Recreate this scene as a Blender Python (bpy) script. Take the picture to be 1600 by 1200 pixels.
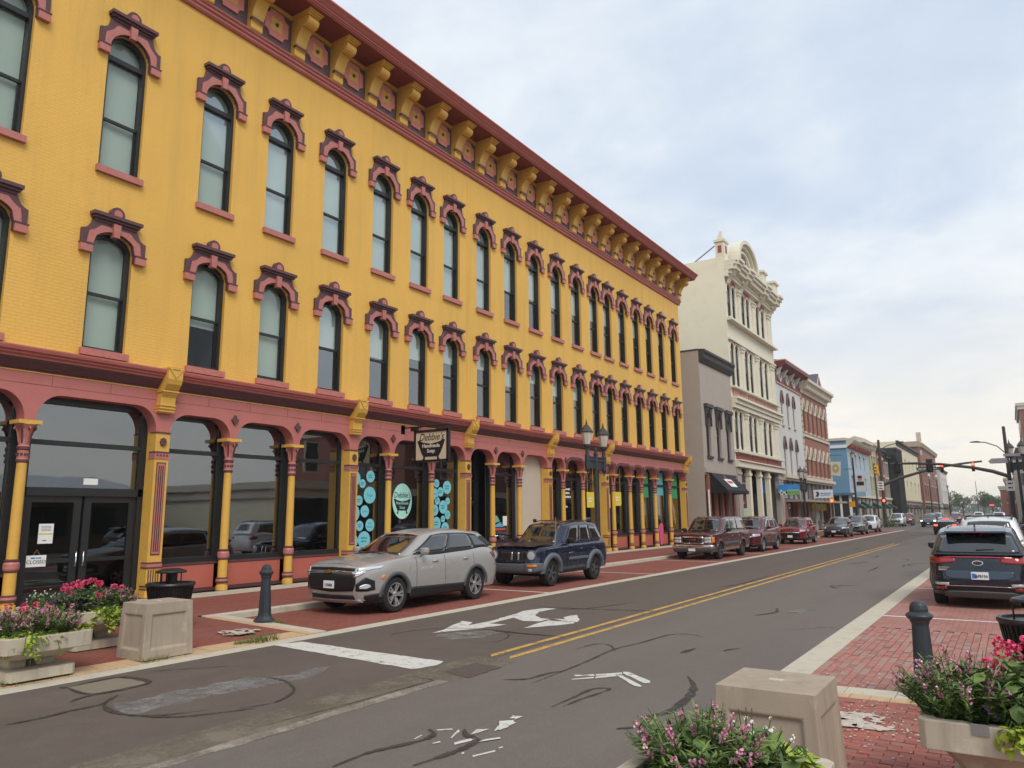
import bpy, bmesh, math, random
from mathutils import Vector, Matrix
rnd = random.Random(7)
S = bpy.context.scene
for o in list(bpy.data.objects): bpy.data.objects.remove(o)

# ---------------------------------------------------------------- camera
def _n(v): return Vector(v).normalized()
FPX = 1165.0
_dy = _n((1582-800, 600-798, -FPX)); _dz = _n((735-800, 600+6015, -FPX))
_dz = (_dz-_dy*_dz.dot(_dy)).normalized(); _dx = _dy.cross(_dz)
cam = bpy.data.cameras.new('camera'); cam_o = bpy.data.objects.new('camera', cam); S.collection.objects.link(cam_o)
cam.sensor_width = 36; cam.lens = FPX/1600*36; cam.clip_start = .1; cam.clip_end = 4000
M = Matrix((_dx, _dy, _dz)).to_4x4(); M.translation = (0, 0, 2.0); cam_o.matrix_world = M
S.camera = cam_o

# ---------------------------------------------------------------- world: bright overcast sky with thin blue gaps
W = bpy.data.worlds.new('World'); S.world = W; W.use_nodes = True
nt = W.node_tree; N = nt.nodes; K = nt.links; N.clear()
out = N.new('ShaderNodeOutputWorld'); bg = N.new('ShaderNodeBackground'); K.new(bg.outputs[0], out.inputs[0])
bg.inputs[1].default_value = .1
sky = N.new('ShaderNodeTexSky'); sky.sky_type = 'NISHITA'; sky.sun_disc = False
sky.sun_elevation = math.radians(48); sky.sun_rotation = math.radians(126); sky.dust_density = 2.0
def wmath(op, a, b=None, c=None):
    n = N.new('ShaderNodeMath'); n.operation = op
    for i, x in enumerate((a, b, c)):
        if x is None: continue
        if isinstance(x, (int, float)): n.inputs[i].default_value = x
        else: K.new(x, n.inputs[i])
    return n.outputs[0]
def wmix(f, a, b):
    n = N.new('ShaderNodeMixRGB')
    for i, x in enumerate((f, a, b)):
        if isinstance(x, (int, float)): n.inputs[i].default_value = x
        elif isinstance(x, tuple): n.inputs[i].default_value = (*x, 1)
        else: K.new(x, n.inputs[i])
    return n.outputs[0]
tc = N.new('ShaderNodeTexCoord'); sp = N.new('ShaderNodeSeparateXYZ'); K.new(tc.outputs['Generated'], sp.inputs[0])
zz = wmath('MAXIMUM', sp.outputs[2], 0.0); zd = wmath('ADD', zz, .28)
cb = N.new('ShaderNodeCombineXYZ'); K.new(wmath('DIVIDE', sp.outputs[0], zd), cb.inputs[0]); K.new(wmath('DIVIDE', sp.outputs[1], zd), cb.inputs[1])
def wnoise(sc, det, rough, off):
    mp = N.new('ShaderNodeMapping'); mp.inputs['Location'].default_value = off; K.new(cb.outputs[0], mp.inputs[0])
    mp.inputs['Scale'].default_value = (1, 1.25, 1)
    n = N.new('ShaderNodeTexNoise'); n.inputs['Scale'].default_value = sc; n.inputs['Detail'].default_value = det; n.inputs['Roughness'].default_value = rough
    n.inputs['Distortion'].default_value = .35
    K.new(mp.outputs[0], n.inputs['Vector']); return n.outputs[0]
def wramp(v, a, b):
    n = N.new('ShaderNodeMapRange'); n.interpolation_type = 'SMOOTHSTEP'; K.new(v, n.inputs[0]); n.inputs[1].default_value = a; n.inputs[2].default_value = b; return n.outputs[0]
big = wramp(wnoise(1.5, 6, .55, (3.1, 1.7, 0)), .36, .62)
fine = wramp(wnoise(4.0, 5, .6, (7.3, 2.2, 0)), .25, .75)
cover = wmath('ADD', wmath('MULTIPLY', big, .50), .50)
bluegap = wmix(.22, (4.8, 6.3, 8.5), sky.outputs[0])
cloud = wmix(fine, (7.0, 7.7, 8.5), (8.2, 8.7, 9.25))
c = wmix(cover, bluegap, cloud)
hz = wramp(sp.outputs[2], .34, -.02)
dark = wramp(wnoise(2.6, 4, .5, (11.3, 5.2, 0)), .56, .72)
hcol = wmix(wmath('MULTIPLY', dark, .45), (10.3, 9.5, 8.0), (6.8, 7.4, 7.9))
c = wmix(wmath('MULTIPLY', hz, .9), c, hcol)
K.new(c, bg.inputs[0])

sun = bpy.data.lights.new('sun', 'SUN'); sun.energy = 2.0; sun.angle = math.radians(28); sun.color = (1, .95, .87)
sun_o = bpy.data.objects.new('sun', sun); S.collection.objects.link(sun_o)
_el, _az = math.radians(48), math.radians(-36)      # light comes from the right and from behind the camera
_d = Vector((math.cos(_az)*math.cos(_el), math.sin(_az)*math.cos(_el), math.sin(_el)))
sun_o.rotation_euler = _d.to_track_quat('Z', 'Y').to_euler(); sun_o.location = (20, -10, 40)
V = S.view_settings; V.view_transform = 'Standard'; V.look = 'None'; V.gamma = 1; V.exposure = 0.12; V.use_curve_mapping = False
S.cycles.max_bounces = 8; S.cycles.transparent_max_bounces = 12; S.cycles.use_denoising = True

# ---------------------------------------------------------------- materials
def lin(x):
    x /= 255.; return x/12.92 if x <= .04045 else ((x+.055)/1.055)**2.4
def C(r, g, b, k=1.15): return tuple(min(.88, lin(v)*k) for v in (r, g, b))
MATS = {}
class NT:
    def __init__(s, name):
        m = bpy.data.materials.new(name); m.use_nodes = True; s.m = m; s.t = m.node_tree; s.N = s.t.nodes; s.K = s.t.links
        s.p = s.N['Principled BSDF']
    def n(s, typ, **kw):
        x = s.N.new(typ)
        for k, v in kw.items(): setattr(x, k, v)
        return x
    def coord(s, kind='Object'):
        return s.n('ShaderNodeTexCoord').outputs[kind]
    def pos(s): return s.n('ShaderNodeNewGeometry').outputs['Position']
    def noise(s, vec, scale, det=4, rough=.55, stretch=None):
        if stretch:
            mp = s.n('ShaderNodeMapping'); mp.inputs['Scale'].default_value = stretch; s.K.new(vec, mp.inputs[0]); vec = mp.outputs[0]
        x = s.n('ShaderNodeTexNoise'); x.inputs['Scale'].default_value = scale; x.inputs['Detail'].default_value = det; x.inputs['Roughness'].default_value = rough
        s.K.new(vec, x.inputs['Vector']); return x.outputs[0]
    def rng(s, v, a, b, lo=0, hi=1):
        x = s.n('ShaderNodeMapRange'); s.K.new(v, x.inputs[0])
        for i, q in enumerate((a, b, lo, hi)): x.inputs[i+1].default_value = q
        return x.outputs[0]
    def mix(s, f, a, b, typ='MIX'):
        x = s.n('ShaderNodeMixRGB', blend_type=typ)
        for i, q in enumerate((f, a, b)):
            if isinstance(q, (int, float)): x.inputs[i].default_value = q
            elif isinstance(q, tuple): x.inputs[i].default_value = (*q[:3], 1)
            else: s.K.new(q, x.inputs[i])
        return x.outputs[0]
    def bump(s, h, strength=.3, dist=.01, prev=None):
        x = s.n('ShaderNodeBump'); x.inputs['Strength'].default_value = strength; x.inputs['Distance'].default_value = dist
        s.K.new(h, x.inputs['Height'])
        if prev is not None: s.K.new(prev, x.inputs['Normal'])
        return x.outputs[0]
    def set(s, col=None, rough=None, metal=None, normal=None, spec=None, coat=None, emit=None):
        p = s.p.inputs
        def put(k, v):
            if v is None: return
            if isinstance(v, (int, float)): p[k].default_value = v
            elif isinstance(v, tuple): p[k].default_value = (*v[:3], 1)
            else: s.K.new(v, p[k])
        put('Base Color', col); put('Roughness', rough); put('Metallic', metal); put('Normal', normal); put('Specular IOR Level', spec)
        if coat: put('Coat Weight', coat); p['Coat Roughness'].default_value = .04
        if emit: put('Emission Color', emit[0]); put('Emission Strength', emit[1])
        return s.m
def sc(c, k): return tuple(min(.9, v*k) for v in c)
def mat(name, c, rough=.6, metal=0., var=.12, scale=2.5, bump=0., bsc=60, coat=0, spec=.4, stain=None, stainamt=.5):
    if name in MATS: return MATS[name]
    t = NT(name); v = t.coord()
    col = t.mix(t.noise(v, scale, 5), sc(c, 1-var), sc(c, 1+var))
    if stain:
        f = t.rng(t.noise(v, scale*1.7, 6, .65), .5, .75, 0, stainamt); col = t.mix(f, col, stain)
    r = t.rng(t.noise(v, scale*3, 3), .3, .7, max(.02, rough-.08), min(1, rough+.08)) if rough > .15 else rough
    nm = t.bump(t.noise(v, bsc, 5), bump, .01) if bump else None
    MATS[name] = t.set(col, r, metal, nm, spec, coat); return MATS[name]
def emit(name, c, e):
    t = NT(name); MATS[name] = t.set(c, .4, 0, None, .5, 0, (c, e)); return MATS[name]
def glassmat(name, tint=(.75, .8, .8), boost=1.0, rough=.02, ior=1.5):
    t = NT(name); t.N.remove(t.p)
    o = t.N['Material Output']; g = t.n('ShaderNodeBsdfGlossy'); g.inputs['Roughness'].default_value = rough; g.inputs['Color'].default_value = (.86, .93, 1, 1)
    tr = t.n('ShaderNodeBsdfTransparent'); tr.inputs['Color'].default_value = (*tint, 1)
    fr = t.n('ShaderNodeFresnel'); fr.inputs['IOR'].default_value = ior
    mp = t.rng(fr.outputs[0], 0, 1, .02, boost)
    wv = t.n('ShaderNodeBump'); wv.inputs['Strength'].default_value = .04; wv.inputs['Distance'].default_value = .02; t.K.new(t.noise(t.pos(), 1.3, 2), wv.inputs['Height']); t.K.new(wv.outputs[0], g.inputs['Normal'])
    mx = t.n('ShaderNodeMixShader'); t.K.new(mp, mx.inputs[0]); t.K.new(tr.outputs[0], mx.inputs[1]); t.K.new(g.outputs[0], mx.inputs[2]); t.K.new(mx.outputs[0], o.inputs[0])
    MATS[name] = t.m; return t.m
def worn(name, c, lo, hi, scale=7, rough=.8, c2=None):
    # a thin layer that has come off in patches: bare road shows through
    t = NT(name); v = t.pos(); n1 = t.noise(v, scale, 6, .7); n2 = t.noise(v, scale*9, 3, .6)
    ad = t.n('ShaderNodeMath', operation='MULTIPLY_ADD'); t.K.new(n2, ad.inputs[0]); ad.inputs[1].default_value = .35; t.K.new(n1, ad.inputs[2])
    f = t.rng(ad.outputs[0], lo, hi); col = t.mix(t.noise(v, scale*.5, 4), sc(c, .85), sc(c, 1.1))
    t.set(col, rough, 0, t.bump(n2, .3, .005), .3)
    tr = t.n('ShaderNodeBsdfTransparent'); mx = t.n('ShaderNodeMixShader'); t.K.new(f, mx.inputs[0]); t.K.new(t.p.outputs[0], mx.inputs[1]); t.K.new(tr.outputs[0], mx.inputs[2]); t.K.new(mx.outputs[0], t.N['Material Output'].inputs[0])
    MATS[name] = t.m; return t.m
# painted masonry: brick courses in the relief, rain streaks and patchy paint in the colour
def painted_brick(name, c, streak, strength=.35, courses=.075, mortar=None):
    t = NT(name); v = t.pos(); s3 = t.n('ShaderNodeSeparateXYZ'); t.K.new(v, s3.inputs[0])
    ad = t.n('ShaderNodeMath', operation='ADD'); t.K.new(s3.outputs[0], ad.inputs[0]); t.K.new(s3.outputs[1], ad.inputs[1])
    cbn = t.n('ShaderNodeCombineXYZ'); t.K.new(ad.outputs[0], cbn.inputs[0]); t.K.new(s3.outputs[2], cbn.inputs[1])
    br = t.n('ShaderNodeTexBrick'); t.K.new(cbn.outputs[0], br.inputs['Vector']); br.inputs['Scale'].default_value = 1
    br.inputs['Brick Width'].default_value = .21; br.inputs['Row Height'].default_value = courses; br.inputs['Mortar Size'].default_value = .007; br.inputs['Mortar Smooth'].default_value = .6
    br.inputs['Color1'].default_value = (.35, .35, .35, 1); br.inputs['Color2'].default_value = (.65, .65, .65, 1)
    a = t.noise(v, .35, 6, .6); b = t.noise(v, 2.6, 6, .62, (1, 1, .09))
    col = t.mix(t.rng(a, .3, .7), sc(c, .93), sc(c, 1.05))
    col = t.mix(t.rng(b, .48, .74, 0, .5), col, streak)
    col = t.mix(t.rng(t.noise(v, 2.2, 6, .7), .55, .8, 0, .30), col, sc(c, .82))
    col = t.mix(t.rng(br.outputs['Fac'], 0, 1, 0, .16), col, sc(c, .62))
    col = t.mix(t.rng(t.noise(v, 9, 4), .35, .7, 0, .10), col, sc(c, .8))
    if mortar:
        col = t.mix(t.rng(br.outputs[0], .3, .7, 0, .35), col, sc(c, .7)); col = t.mix(br.outputs['Fac'], col, mortar)
    inv = t.n('ShaderNodeMath', operation='SUBTRACT'); inv.inputs[0].default_value = 1; t.K.new(br.outputs['Fac'], inv.inputs[1])
    h = t.n('ShaderNodeMath', operation='MULTIPLY_ADD'); t.K.new(t.noise(v, 14, 4), h.inputs[0]); h.inputs[1].default_value = .8; t.K.new(inv.outputs[0], h.inputs[2])
    MATS[name] = t.set(col, .62, 0, t.bump(h.outputs[0], strength, .012), .35); return t.m

M_yel = painted_brick('mustard painted brick', (.76, .45, .098), (.56, .34, .09), .5)
M_pink = mat('dusty pink paint', (.47, .155, .135), .5, var=.10, scale=1.5, bump=.1, bsc=40, stain=(.33, .11, .1), stainamt=.35)
M_pink2 = mat('salmon pink trim paint', (.45, .165, .14), .5, var=.12, scale=5, bump=.15, bsc=50, stain=(.30, .08, .06), stainamt=.55)
M_mar = mat('plum maroon trim paint', (.105, .045, .05), .42, var=.2, scale=6, bump=.12, bsc=50)
M_plum = mat('plum grey frieze paint', (.115, .072, .078), .5, var=.15, scale=4, bump=.1)
M_corn = mat('brick red cornice paint', (.43, .125, .105), .5, var=.12, scale=1.3, bump=.12, bsc=30, stain=(.5, .2, .17), stainamt=.4)
M_ylt = mat('mustard gloss trim paint', (.66, .385, .075), .42, var=.12, scale=3, bump=.1, bsc=40, stain=(.46, .26, .06), stainamt=.45)
M_brown = mat('terracotta panel paint', (.44, .12, .085), .45, var=.1, scale=2, bump=.08)
M_blk = mat('charcoal window frame paint', (.020, .021, .022), .35, var=.2, scale=5)
M_rev = mat('dark brown reveal', (.032, .024, .022), .5, var=.25, scale=3)
M_blind = mat('grey green roller blind', (.42, .485, .44), .8, var=.05, scale=.8)
M_blind2 = mat('olive window film', (.27, .275, .185), .7, var=.15, scale=.6)
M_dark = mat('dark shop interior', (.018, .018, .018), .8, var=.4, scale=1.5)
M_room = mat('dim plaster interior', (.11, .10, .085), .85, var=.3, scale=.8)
M_glass = glassmat('window glass', (.86, .90, .88), .26)
M_glass2 = glassmat('shop window glass', (.68, .71, .69), 1.0, .02, 2.8)
M_glass3 = glassmat('door glass', (.55, .58, .56), 1.0, .02, 1.6)
M_conc2 = mat('pale kerb concrete', C(200, 191, 172, .88), .85, var=.1, scale=3, bump=.3, bsc=70, stain=C(140, 130, 112), stainamt=.5)
def streaked(name, c, dark, pale, bump=.3):
    t = NT(name); v = t.pos(); n1 = t.noise(v, 3.5, 6, .65); n2 = t.noise(v, 9, 5, .6, (1, 1, .12)); n3 = t.noise(v, 60, 4, .6); n4 = t.noise(v, 1.3, 5, .6)
    col = t.mix(t.rng(n4, .3, .7), sc(c, .9), sc(c, 1.08)); col = t.mix(t.rng(n2, .5, .75, 0, .5), col, dark); col = t.mix(t.rng(n1, .58, .74, 0, .45), col, pale)
    col = t.mix(t.rng(n3, .60, .72, 0, .35), col, sc(c, .62)); pit = t.rng(n3, .62, .7, 1, 0)
    MATS[name] = t.set(col, .85, 0, t.bump(pit, bump, .006, t.bump(n1, .15, .01)), .3); return t.m
M_conc = streaked('weathered concrete', C(185, 174, 155, .98), C(118, 110, 96), C(205, 198, 182), .45)
M_box = streaked('taupe cast concrete', C(165, 150, 133, .98), C(120, 105, 92), C(190, 178, 162))
M_iron = mat('blue black painted iron', (.030, .036, .045), .42, var=.25, scale=8, bump=.1, bsc=80)
M_black = mat('black painted steel', (.012, .012, .013), .4, var=.2, scale=6)
M_rub = mat('tyre rubber', (.016, .016, .017), .78, var=.3, scale=12, bump=.2, bsc=60)
M_alloy = mat('machined alloy wheel', (.58, .59, .61), .25, .85, var=.05, scale=4)
M_alloy2 = mat('dull dark alloy wheel', (.12, .12, .125), .4, .6, var=.1, scale=4)
M_chrome = mat('chrome', (.75, .76, .78), .1, 1.0, var=.02)
M_plast = mat('grey bumper plastic', (.085, .09, .095), .6, var=.12, scale=6, bump=.08, bsc=120)
M_bplast = mat('black grille plastic', (.012, .012, .013), .45, var=.2, scale=10)
M_carglass = mat('tinted car glass', (.010, .012, .012), .03, 0, var=.05, coat=1, spec=.9)
M_under = mat('car underbody', (.008, .008, .008), .9)
M_lamp = mat('clear headlamp', (.62, .65, .68), .12, .3, var=.1, scale=25, coat=1)
M_amber = mat('amber lens', (.75, .22, .02), .2, var=.1, scale=20, coat=1)
M_redl = mat('red tail lens', (.30, .008, .012), .15, var=.15, scale=12, coat=1)
M_white = mat('white paint', (.76, .76, .74), .55, var=.04, scale=3)
M_plate = mat('licence plate white', (.72, .74, .78), .4, var=.03)
M_blue = mat('print blue', (.04, .16, .45), .5)
M_ink = mat('black ink', (.012, .012, .014), .6)
M_bed = mat('planting soil', (.03, .022, .016), .95, var=.3, scale=20, bump=.5, bsc=60)
def paint(name, c, metal=.3, rough=.28): return mat(name, c, rough+.06, metal*.5, var=.04, scale=2, coat=.7, spec=.4)

# ---------------------------------------------------------------- mesh helpers
class MB:
    def __init__(s, org=(0, 0, 0)): s.v = []; s.f = []; s.m = []; s.sm = []; s.o = org
    def add(s, vs, fs, mi=0, smooth=False):
        b = len(s.v); s.v.extend(vs)
        for f in fs: s.f.append([i+b for i in f]); s.m.append(mi); s.sm.append(smooth)
    def box(s, x0, x1, y0, y1, z0, z1, mi=0):
        s.add([(x0,y0,z0),(x1,y0,z0),(x1,y1,z0),(x0,y1,z0),(x0,y0,z1),(x1,y0,z1),(x1,y1,z1),(x0,y1,z1)],
              [(3,2,1,0),(4,5,6,7),(0,1,5,4),(1,2,6,5),(2,3,7,6),(3,0,4,7)], mi)
    def quad(s, a, b, c, d, mi=0): s.add([a, b, c, d], [(0,1,2,3)], mi)
    def prism(s, poly, ax, a, b, mi=0, smooth=False):
        n = len(poly)
        def P(p, q): return (q, p[0], p[1]) if ax == 'x' else (p[0], q, p[1]) if ax == 'y' else (p[0], p[1], q)
        s.add([P(p, a) for p in poly]+[P(p, b) for p in poly], [list(range(n))[::-1], list(range(n, 2*n))], mi)
        s.add([P(p, a) for p in poly]+[P(p, b) for p in poly], [(i, (i+1) % n, n+(i+1) % n, n+i) for i in range(n)], mi, smooth)
    def lathe(s, prof, cx=0, cy=0, n=16, mi=0, mis=None, smooth=True, sx=1, sy=1, cap=True):
        vs = [(cx+r*sx*math.cos(2*math.pi*k/n), cy+r*sy*math.sin(2*math.pi*k/n), z) for r, z in prof for k in range(n)]
        for i in range(len(prof)-1):
            s.add(vs[i*n:(i+2)*n], [(k, (k+1) % n, n+(k+1) % n, n+k) for k in range(n)], mis[i] if mis else mi, smooth)
        for i, rev in ((0, True), (len(prof)-1, False)) if cap else ():
            if prof[i][0] > 1e-4:
                f = list(range(n)); s.add(vs[i*n:(i+1)*n], [f[::-1] if rev else f], mis[min(i, len(mis)-1)] if mis else mi)
    def tube(s, pts, r, n=8, mi=0, cap=True):
        pts = [Vector(p) for p in pts]; rings = []
        rs = r if isinstance(r, (list, tuple)) else [r]*len(pts)
        for i, p in enumerate(pts):
            d = (pts[min(i+1, len(pts)-1)]-pts[max(i-1, 0)]).normalized()
            up = Vector((0, 0, 1)) if abs(d.z) < .9 else Vector((1, 0, 0))
            a = d.cross(up).normalized(); b = d.cross(a)
            rings.append([tuple(p+(a*math.cos(2*math.pi*k/n)+b*math.sin(2*math.pi*k/n))*rs[i]) for k in range(n)])
        vs = [q for g in rings for q in g]
        s.add(vs, [(i*n+k, i*n+(k+1) % n, (i+1)*n+(k+1) % n, (i+1)*n+k) for i in range(len(pts)-1) for k in range(n)], mi, True)
        if cap: s.add(rings[0], [list(range(n))], mi); s.add(rings[-1], [list(range(n))], mi)
    def strip(s, A, B, mi=0, smooth=False):
        n = len(A); s.add(list(A)+list(B), [(i, i+1, n+i+1, n+i) for i in range(n-1)], mi, smooth)
    def grid(s, G, mi=0, smooth=True):
        h, w = len(G), len(G[0])
        s.add([p for r in G for p in r], [(i*w+j, i*w+j+1, (i+1)*w+j+1, (i+1)*w+j) for i in range(h-1) for j in range(w-1)], mi, smooth)
    def mesh(s, name, mats):
        me = bpy.data.meshes.new(name); o = s.o
        me.from_pydata([(x-o[0], y-o[1], z-o[2]) for x, y, z in s.v], [], s.f)
        for m in (mats if isinstance(mats, (list, tuple)) else [mats]): me.materials.append(m)
        me.polygons.foreach_set('material_index', s.m); me.polygons.foreach_set('use_smooth', s.sm); me.update(); return me
    def build(s, name, mats, parent=None, bevel=0, weld=False):
        me = s.mesh(name, mats)
        if weld:
            bm = bmesh.new(); bm.from_mesh(me); bmesh.ops.remove_doubles(bm, verts=bm.verts, dist=1e-4); bmesh.ops.recalc_face_normals(bm, faces=bm.faces); bm.to_mesh(me); bm.free()
        return link(name, me, parent, bevel)
def link(name, me, parent=None, bevel=0):
    o = bpy.data.objects.new(name, me); S.collection.objects.link(o)
    if parent: o.parent = parent
    if bevel:
        m = o.modifiers.new('bevel', 'BEVEL'); m.width = bevel; m.segments = 2; m.limit_method = 'ANGLE'; m.angle_limit = math.radians(40)
    return o
def tag(o, label=None, cat=None, group=None, kind=None):
    for k, v in (('label', label), ('category', cat), ('group', group), ('kind', kind)):
        if v: o[k] = v
    return o
def thing(name, label, cat, loc=(0, 0, 0), rz=0, group=None):
    o = bpy.data.objects.new(name, None); S.collection.objects.link(o); o.location = loc; o.rotation_euler = (0, 0, rz)
    return tag(o, label, cat, group)
def kids(o): return [c for c in o.children]
def copy_tree(o, parent=None):
    c = o.copy(); S.collection.objects.link(c)
    if parent: c.parent = parent
    for ch in kids(o): copy_tree(ch, c)
    return c
TEXTS = []
FX = Matrix(((0, 0, 1, 0), (1, 0, 0, 0), (0, 1, 0, 0), (0, 0, 0, 1)))      # lettering that faces +x
FY = Matrix(((1, 0, 0, 0), (0, 0, -1, 0), (0, 1, 0, 0), (0, 0, 0, 1)))     # lettering that faces -y
def text(name, body, size, at, frame, m, parent, org=(0, 0, 0), shear=0, sx=1, ext=.002, bold=0):
    cu = bpy.data.curves.new(name, 'FONT'); cu.body = body; cu.size = size; cu.align_x = 'CENTER'; cu.align_y = 'CENTER'; cu.shear = shear; cu.extrude = ext; cu.resolution_u = 3; cu.offset = bold
    TEXTS.append((name, cu, Matrix.Translation(Vector(at)-Vector(org)) @ frame @ Matrix.Diagonal((sx, 1, 1, 1)), m, parent))
def flush_texts():
    tmp = []
    for name, cu, mx, m, par in TEXTS:
        o = bpy.data.objects.new('t', cu); S.collection.objects.link(o); tmp.append(o)
    dg = bpy.context.evaluated_depsgraph_get()
    for o, (name, cu, mx, m, par) in zip(tmp, TEXTS):
        me = bpy.data.meshes.new_from_object(o.evaluated_get(dg)); me.transform(mx); me.name = name; me.materials.clear(); me.materials.append(m)
        link(name, me, par)
    for o in tmp: bpy.data.objects.remove(o)
    for _, cu, *_r in TEXTS: bpy.data.curves.remove(cu)

# opening profiles: lists of (dy, z) from the left springing to the right one
def semi(w, zs, n=12, k=1.0): return [(-w/2*math.cos(math.pi*i/n), zs+k*w/2*math.sin(math.pi*i/n)) for i in range(n+1)]
def seg(w, zs, rise, n=10): return [(-w/2+w*i/n, zs+rise*(1-((2*i/n-1)**2))**.6) for i in range(n+1)]
def rcorner(w, zs, r, zt, n=7):
    L = [(-w/2+r*(1-math.cos(math.pi/2*i/n)), zs+(zt-zs)*math.sin(math.pi/2*i/n)) for i in range(n+1)]
    return L+[(-a, b) for a, b in L[::-1]]
def pointed(w, zs, rise, n=6):
    L = [(-w/2+w/2*(i/n), zs+rise*(1-(1-i/n)**1.8)) for i in range(n+1)]
    return L+[(-a, b) for a, b in L[-2::-1]]
def flat(w, zt): return [(-w/2, zt), (w/2, zt)]
def wall_band(mb, X, y0, y1, zlo, zhi, ops, depth, mi=0, mr=1, sx=1):
    """part of a wall in the plane x=X between two heights, with real openings and their reveals"""
    y = y0; Xi = X-depth*sx
    for yc, w, zb, prof in sorted(ops):
        mb.quad((X, y, zlo), (X, yc-w/2, zlo), (X, yc-w/2, zhi), (X, y, zhi), mi)
        if zb > zlo+1e-4:
            mb.quad((X, yc-w/2, zlo), (X, yc+w/2, zlo), (X, yc+w/2, zb), (X, yc-w/2, zb), mi)
            mb.quad((X, yc-w/2, zb), (X, yc+w/2, zb), (Xi, yc+w/2, zb), (Xi, yc-w/2, zb), mr)
        P = [(yc+a, b) for a, b in prof]
        mb.strip([(X, a, b) for a, b in P], [(X, a, zhi) for a, b in P], mi)
        full = [(yc-w/2, zb)]+P+[(yc+w/2, zb)]
        mb.strip([(X, a, b) for a, b in full], [(Xi, a, b) for a, b in full], mr, len(prof) > 4)
        y = yc+w/2
    mb.quad((X, y, zlo), (X, y1, zlo), (X, y1, zhi), (X, y, zhi), mi)
def ring(mb, outer, inner, xf, xb, mi=0, yc=0, back=True):
    """flat ring between two matched outlines (y, z), with thickness from xf (front) to xb (back)"""
    o = [(yc+a, b) for a, b in outer]; i = [(yc+a, b) for a, b in inner]
    mb.strip([(xf, *p) for p in o], [(xf, *p) for p in i], mi)
    mb.strip([(xf, *p) for p in o], [(xb, *p) for p in o], mi); mb.strip([(xf, *p) for p in i], [(xb, *p) for p in i], mi)
    for e in (0, -1): mb.quad((xf, *o[e]), (xf, *i[e]), (xb, *i[e]), (xb, *o[e]), mi)
STOP = [(-10.08,8.25),(-9.9,8.71),(-6.84,8.57),(-6.75,8.31),(-6.86,7.94),(-6.92,7.95)]
ARROW = [[(-8.63,10.48),(-8.7,10.93),(-8.9,11.38),(-9.08,11.96),(-8.8,11.91),(-8.63,11.53),(-8.61,12.15),(-8.65,12.92),(-8.68,13.26),(-8.48,13.01),(-8.43,11.93),(-8.07,11.97),(-8.28,11.23),(-8.55,10.69)],[(-8.68,12.63),(-8.73,13.15),(-8.87,13.8),(-8.77,14.43),(-8.47,14.5),(-8.51,13.86),(-8.32,13.38),(-7.97,13.03),(-7.74,13.02),(-7.76,12.63),(-8.06,12.54),(-8.53,12.85),(-8.55,12.44)],[(-7.56,11.75),(-7.66,12.56),(-7.68,12.85),(-7.58,12.81),(-7.14,12.9),(-7.04,12.72),(-7.17,12.41)],[(-7.71,13.09),(-7.48,13.12),(-7.64,13.35),(-7.64,13.62),(-7.58,13.79),(-7.25,13.3),(-7.07,12.9),(-7.39,12.91)],[(-8.25,11.79),(-8.08,11.99),(-8.1,11.78),(-8.14,11.63)]]
CHEV = [[(-4.85,8.72),(-4.65,8.89),(-4.6,8.81),(-4.79,8.66)],[(-4.64,8.9),(-4.39,9.16),(-4.34,9.04),(-4.59,8.81)],[(-4.4,9.21),(-4.33,9.23),(-3.88,8.87),(-3.84,8.77),(-3.9,8.73),(-4.36,9.12)],[(-4.76,8.48),(-4.58,8.74),(-4.54,8.66),(-4.74,8.46)],[(-4.56,8.76),(-4.4,8.98),(-4.34,8.93),(-4.52,8.66)],[(-4.37,8.98),(-4.31,8.99),(-3.86,8.58),(-3.85,8.51),(-3.94,8.53),(-4.33,8.92)]]
BIKE = [[(-4.77,5.55),(-4.79,5.68),(-4.77,5.67),(-4.75,5.55)],[(-4.78,5.89),(-4.68,5.99),(-4.65,5.97),(-4.75,5.87)],[(-4.5,5.74),(-4.61,6.01),(-4.55,5.94),(-4.49,5.75)],[(-4.54,5.53),(-4.52,5.62),(-4.49,5.59),(-4.52,5.52)],[(-4.38,5.64),(-4.31,5.9),(-4.27,5.83),(-4.33,5.59)],[(-4.41,5.93),(-4.45,6.09),(-4.35,6.16),(-4.38,6.0),(-4.4,5.92)],[(-4.28,6.12),(-4.36,6.35),(-4.34,6.52),(-4.26,6.47),(-4.27,6.11)],[(-4.43,6.43),(-4.33,6.54),(-4.35,6.6),(-4.4,6.56),(-4.43,6.68),(-4.33,6.7),(-4.33,6.56),(-4.24,6.3),(-4.25,6.17)],[(-4.2,5.77),(-4.2,5.87),(-4.12,5.99),(-4.09,5.96),(-4.16,5.84)],[(-4.03,5.44),(-3.95,5.66),(-3.92,5.63),(-4.0,5.42)],[(-4.16,5.46),(-4.15,5.49),(-4.11,5.44),(-4.12,5.42)],[(-3.96,5.74),(-3.95,5.78),(-3.92,5.76),(-3.94,5.72)]]
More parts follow.
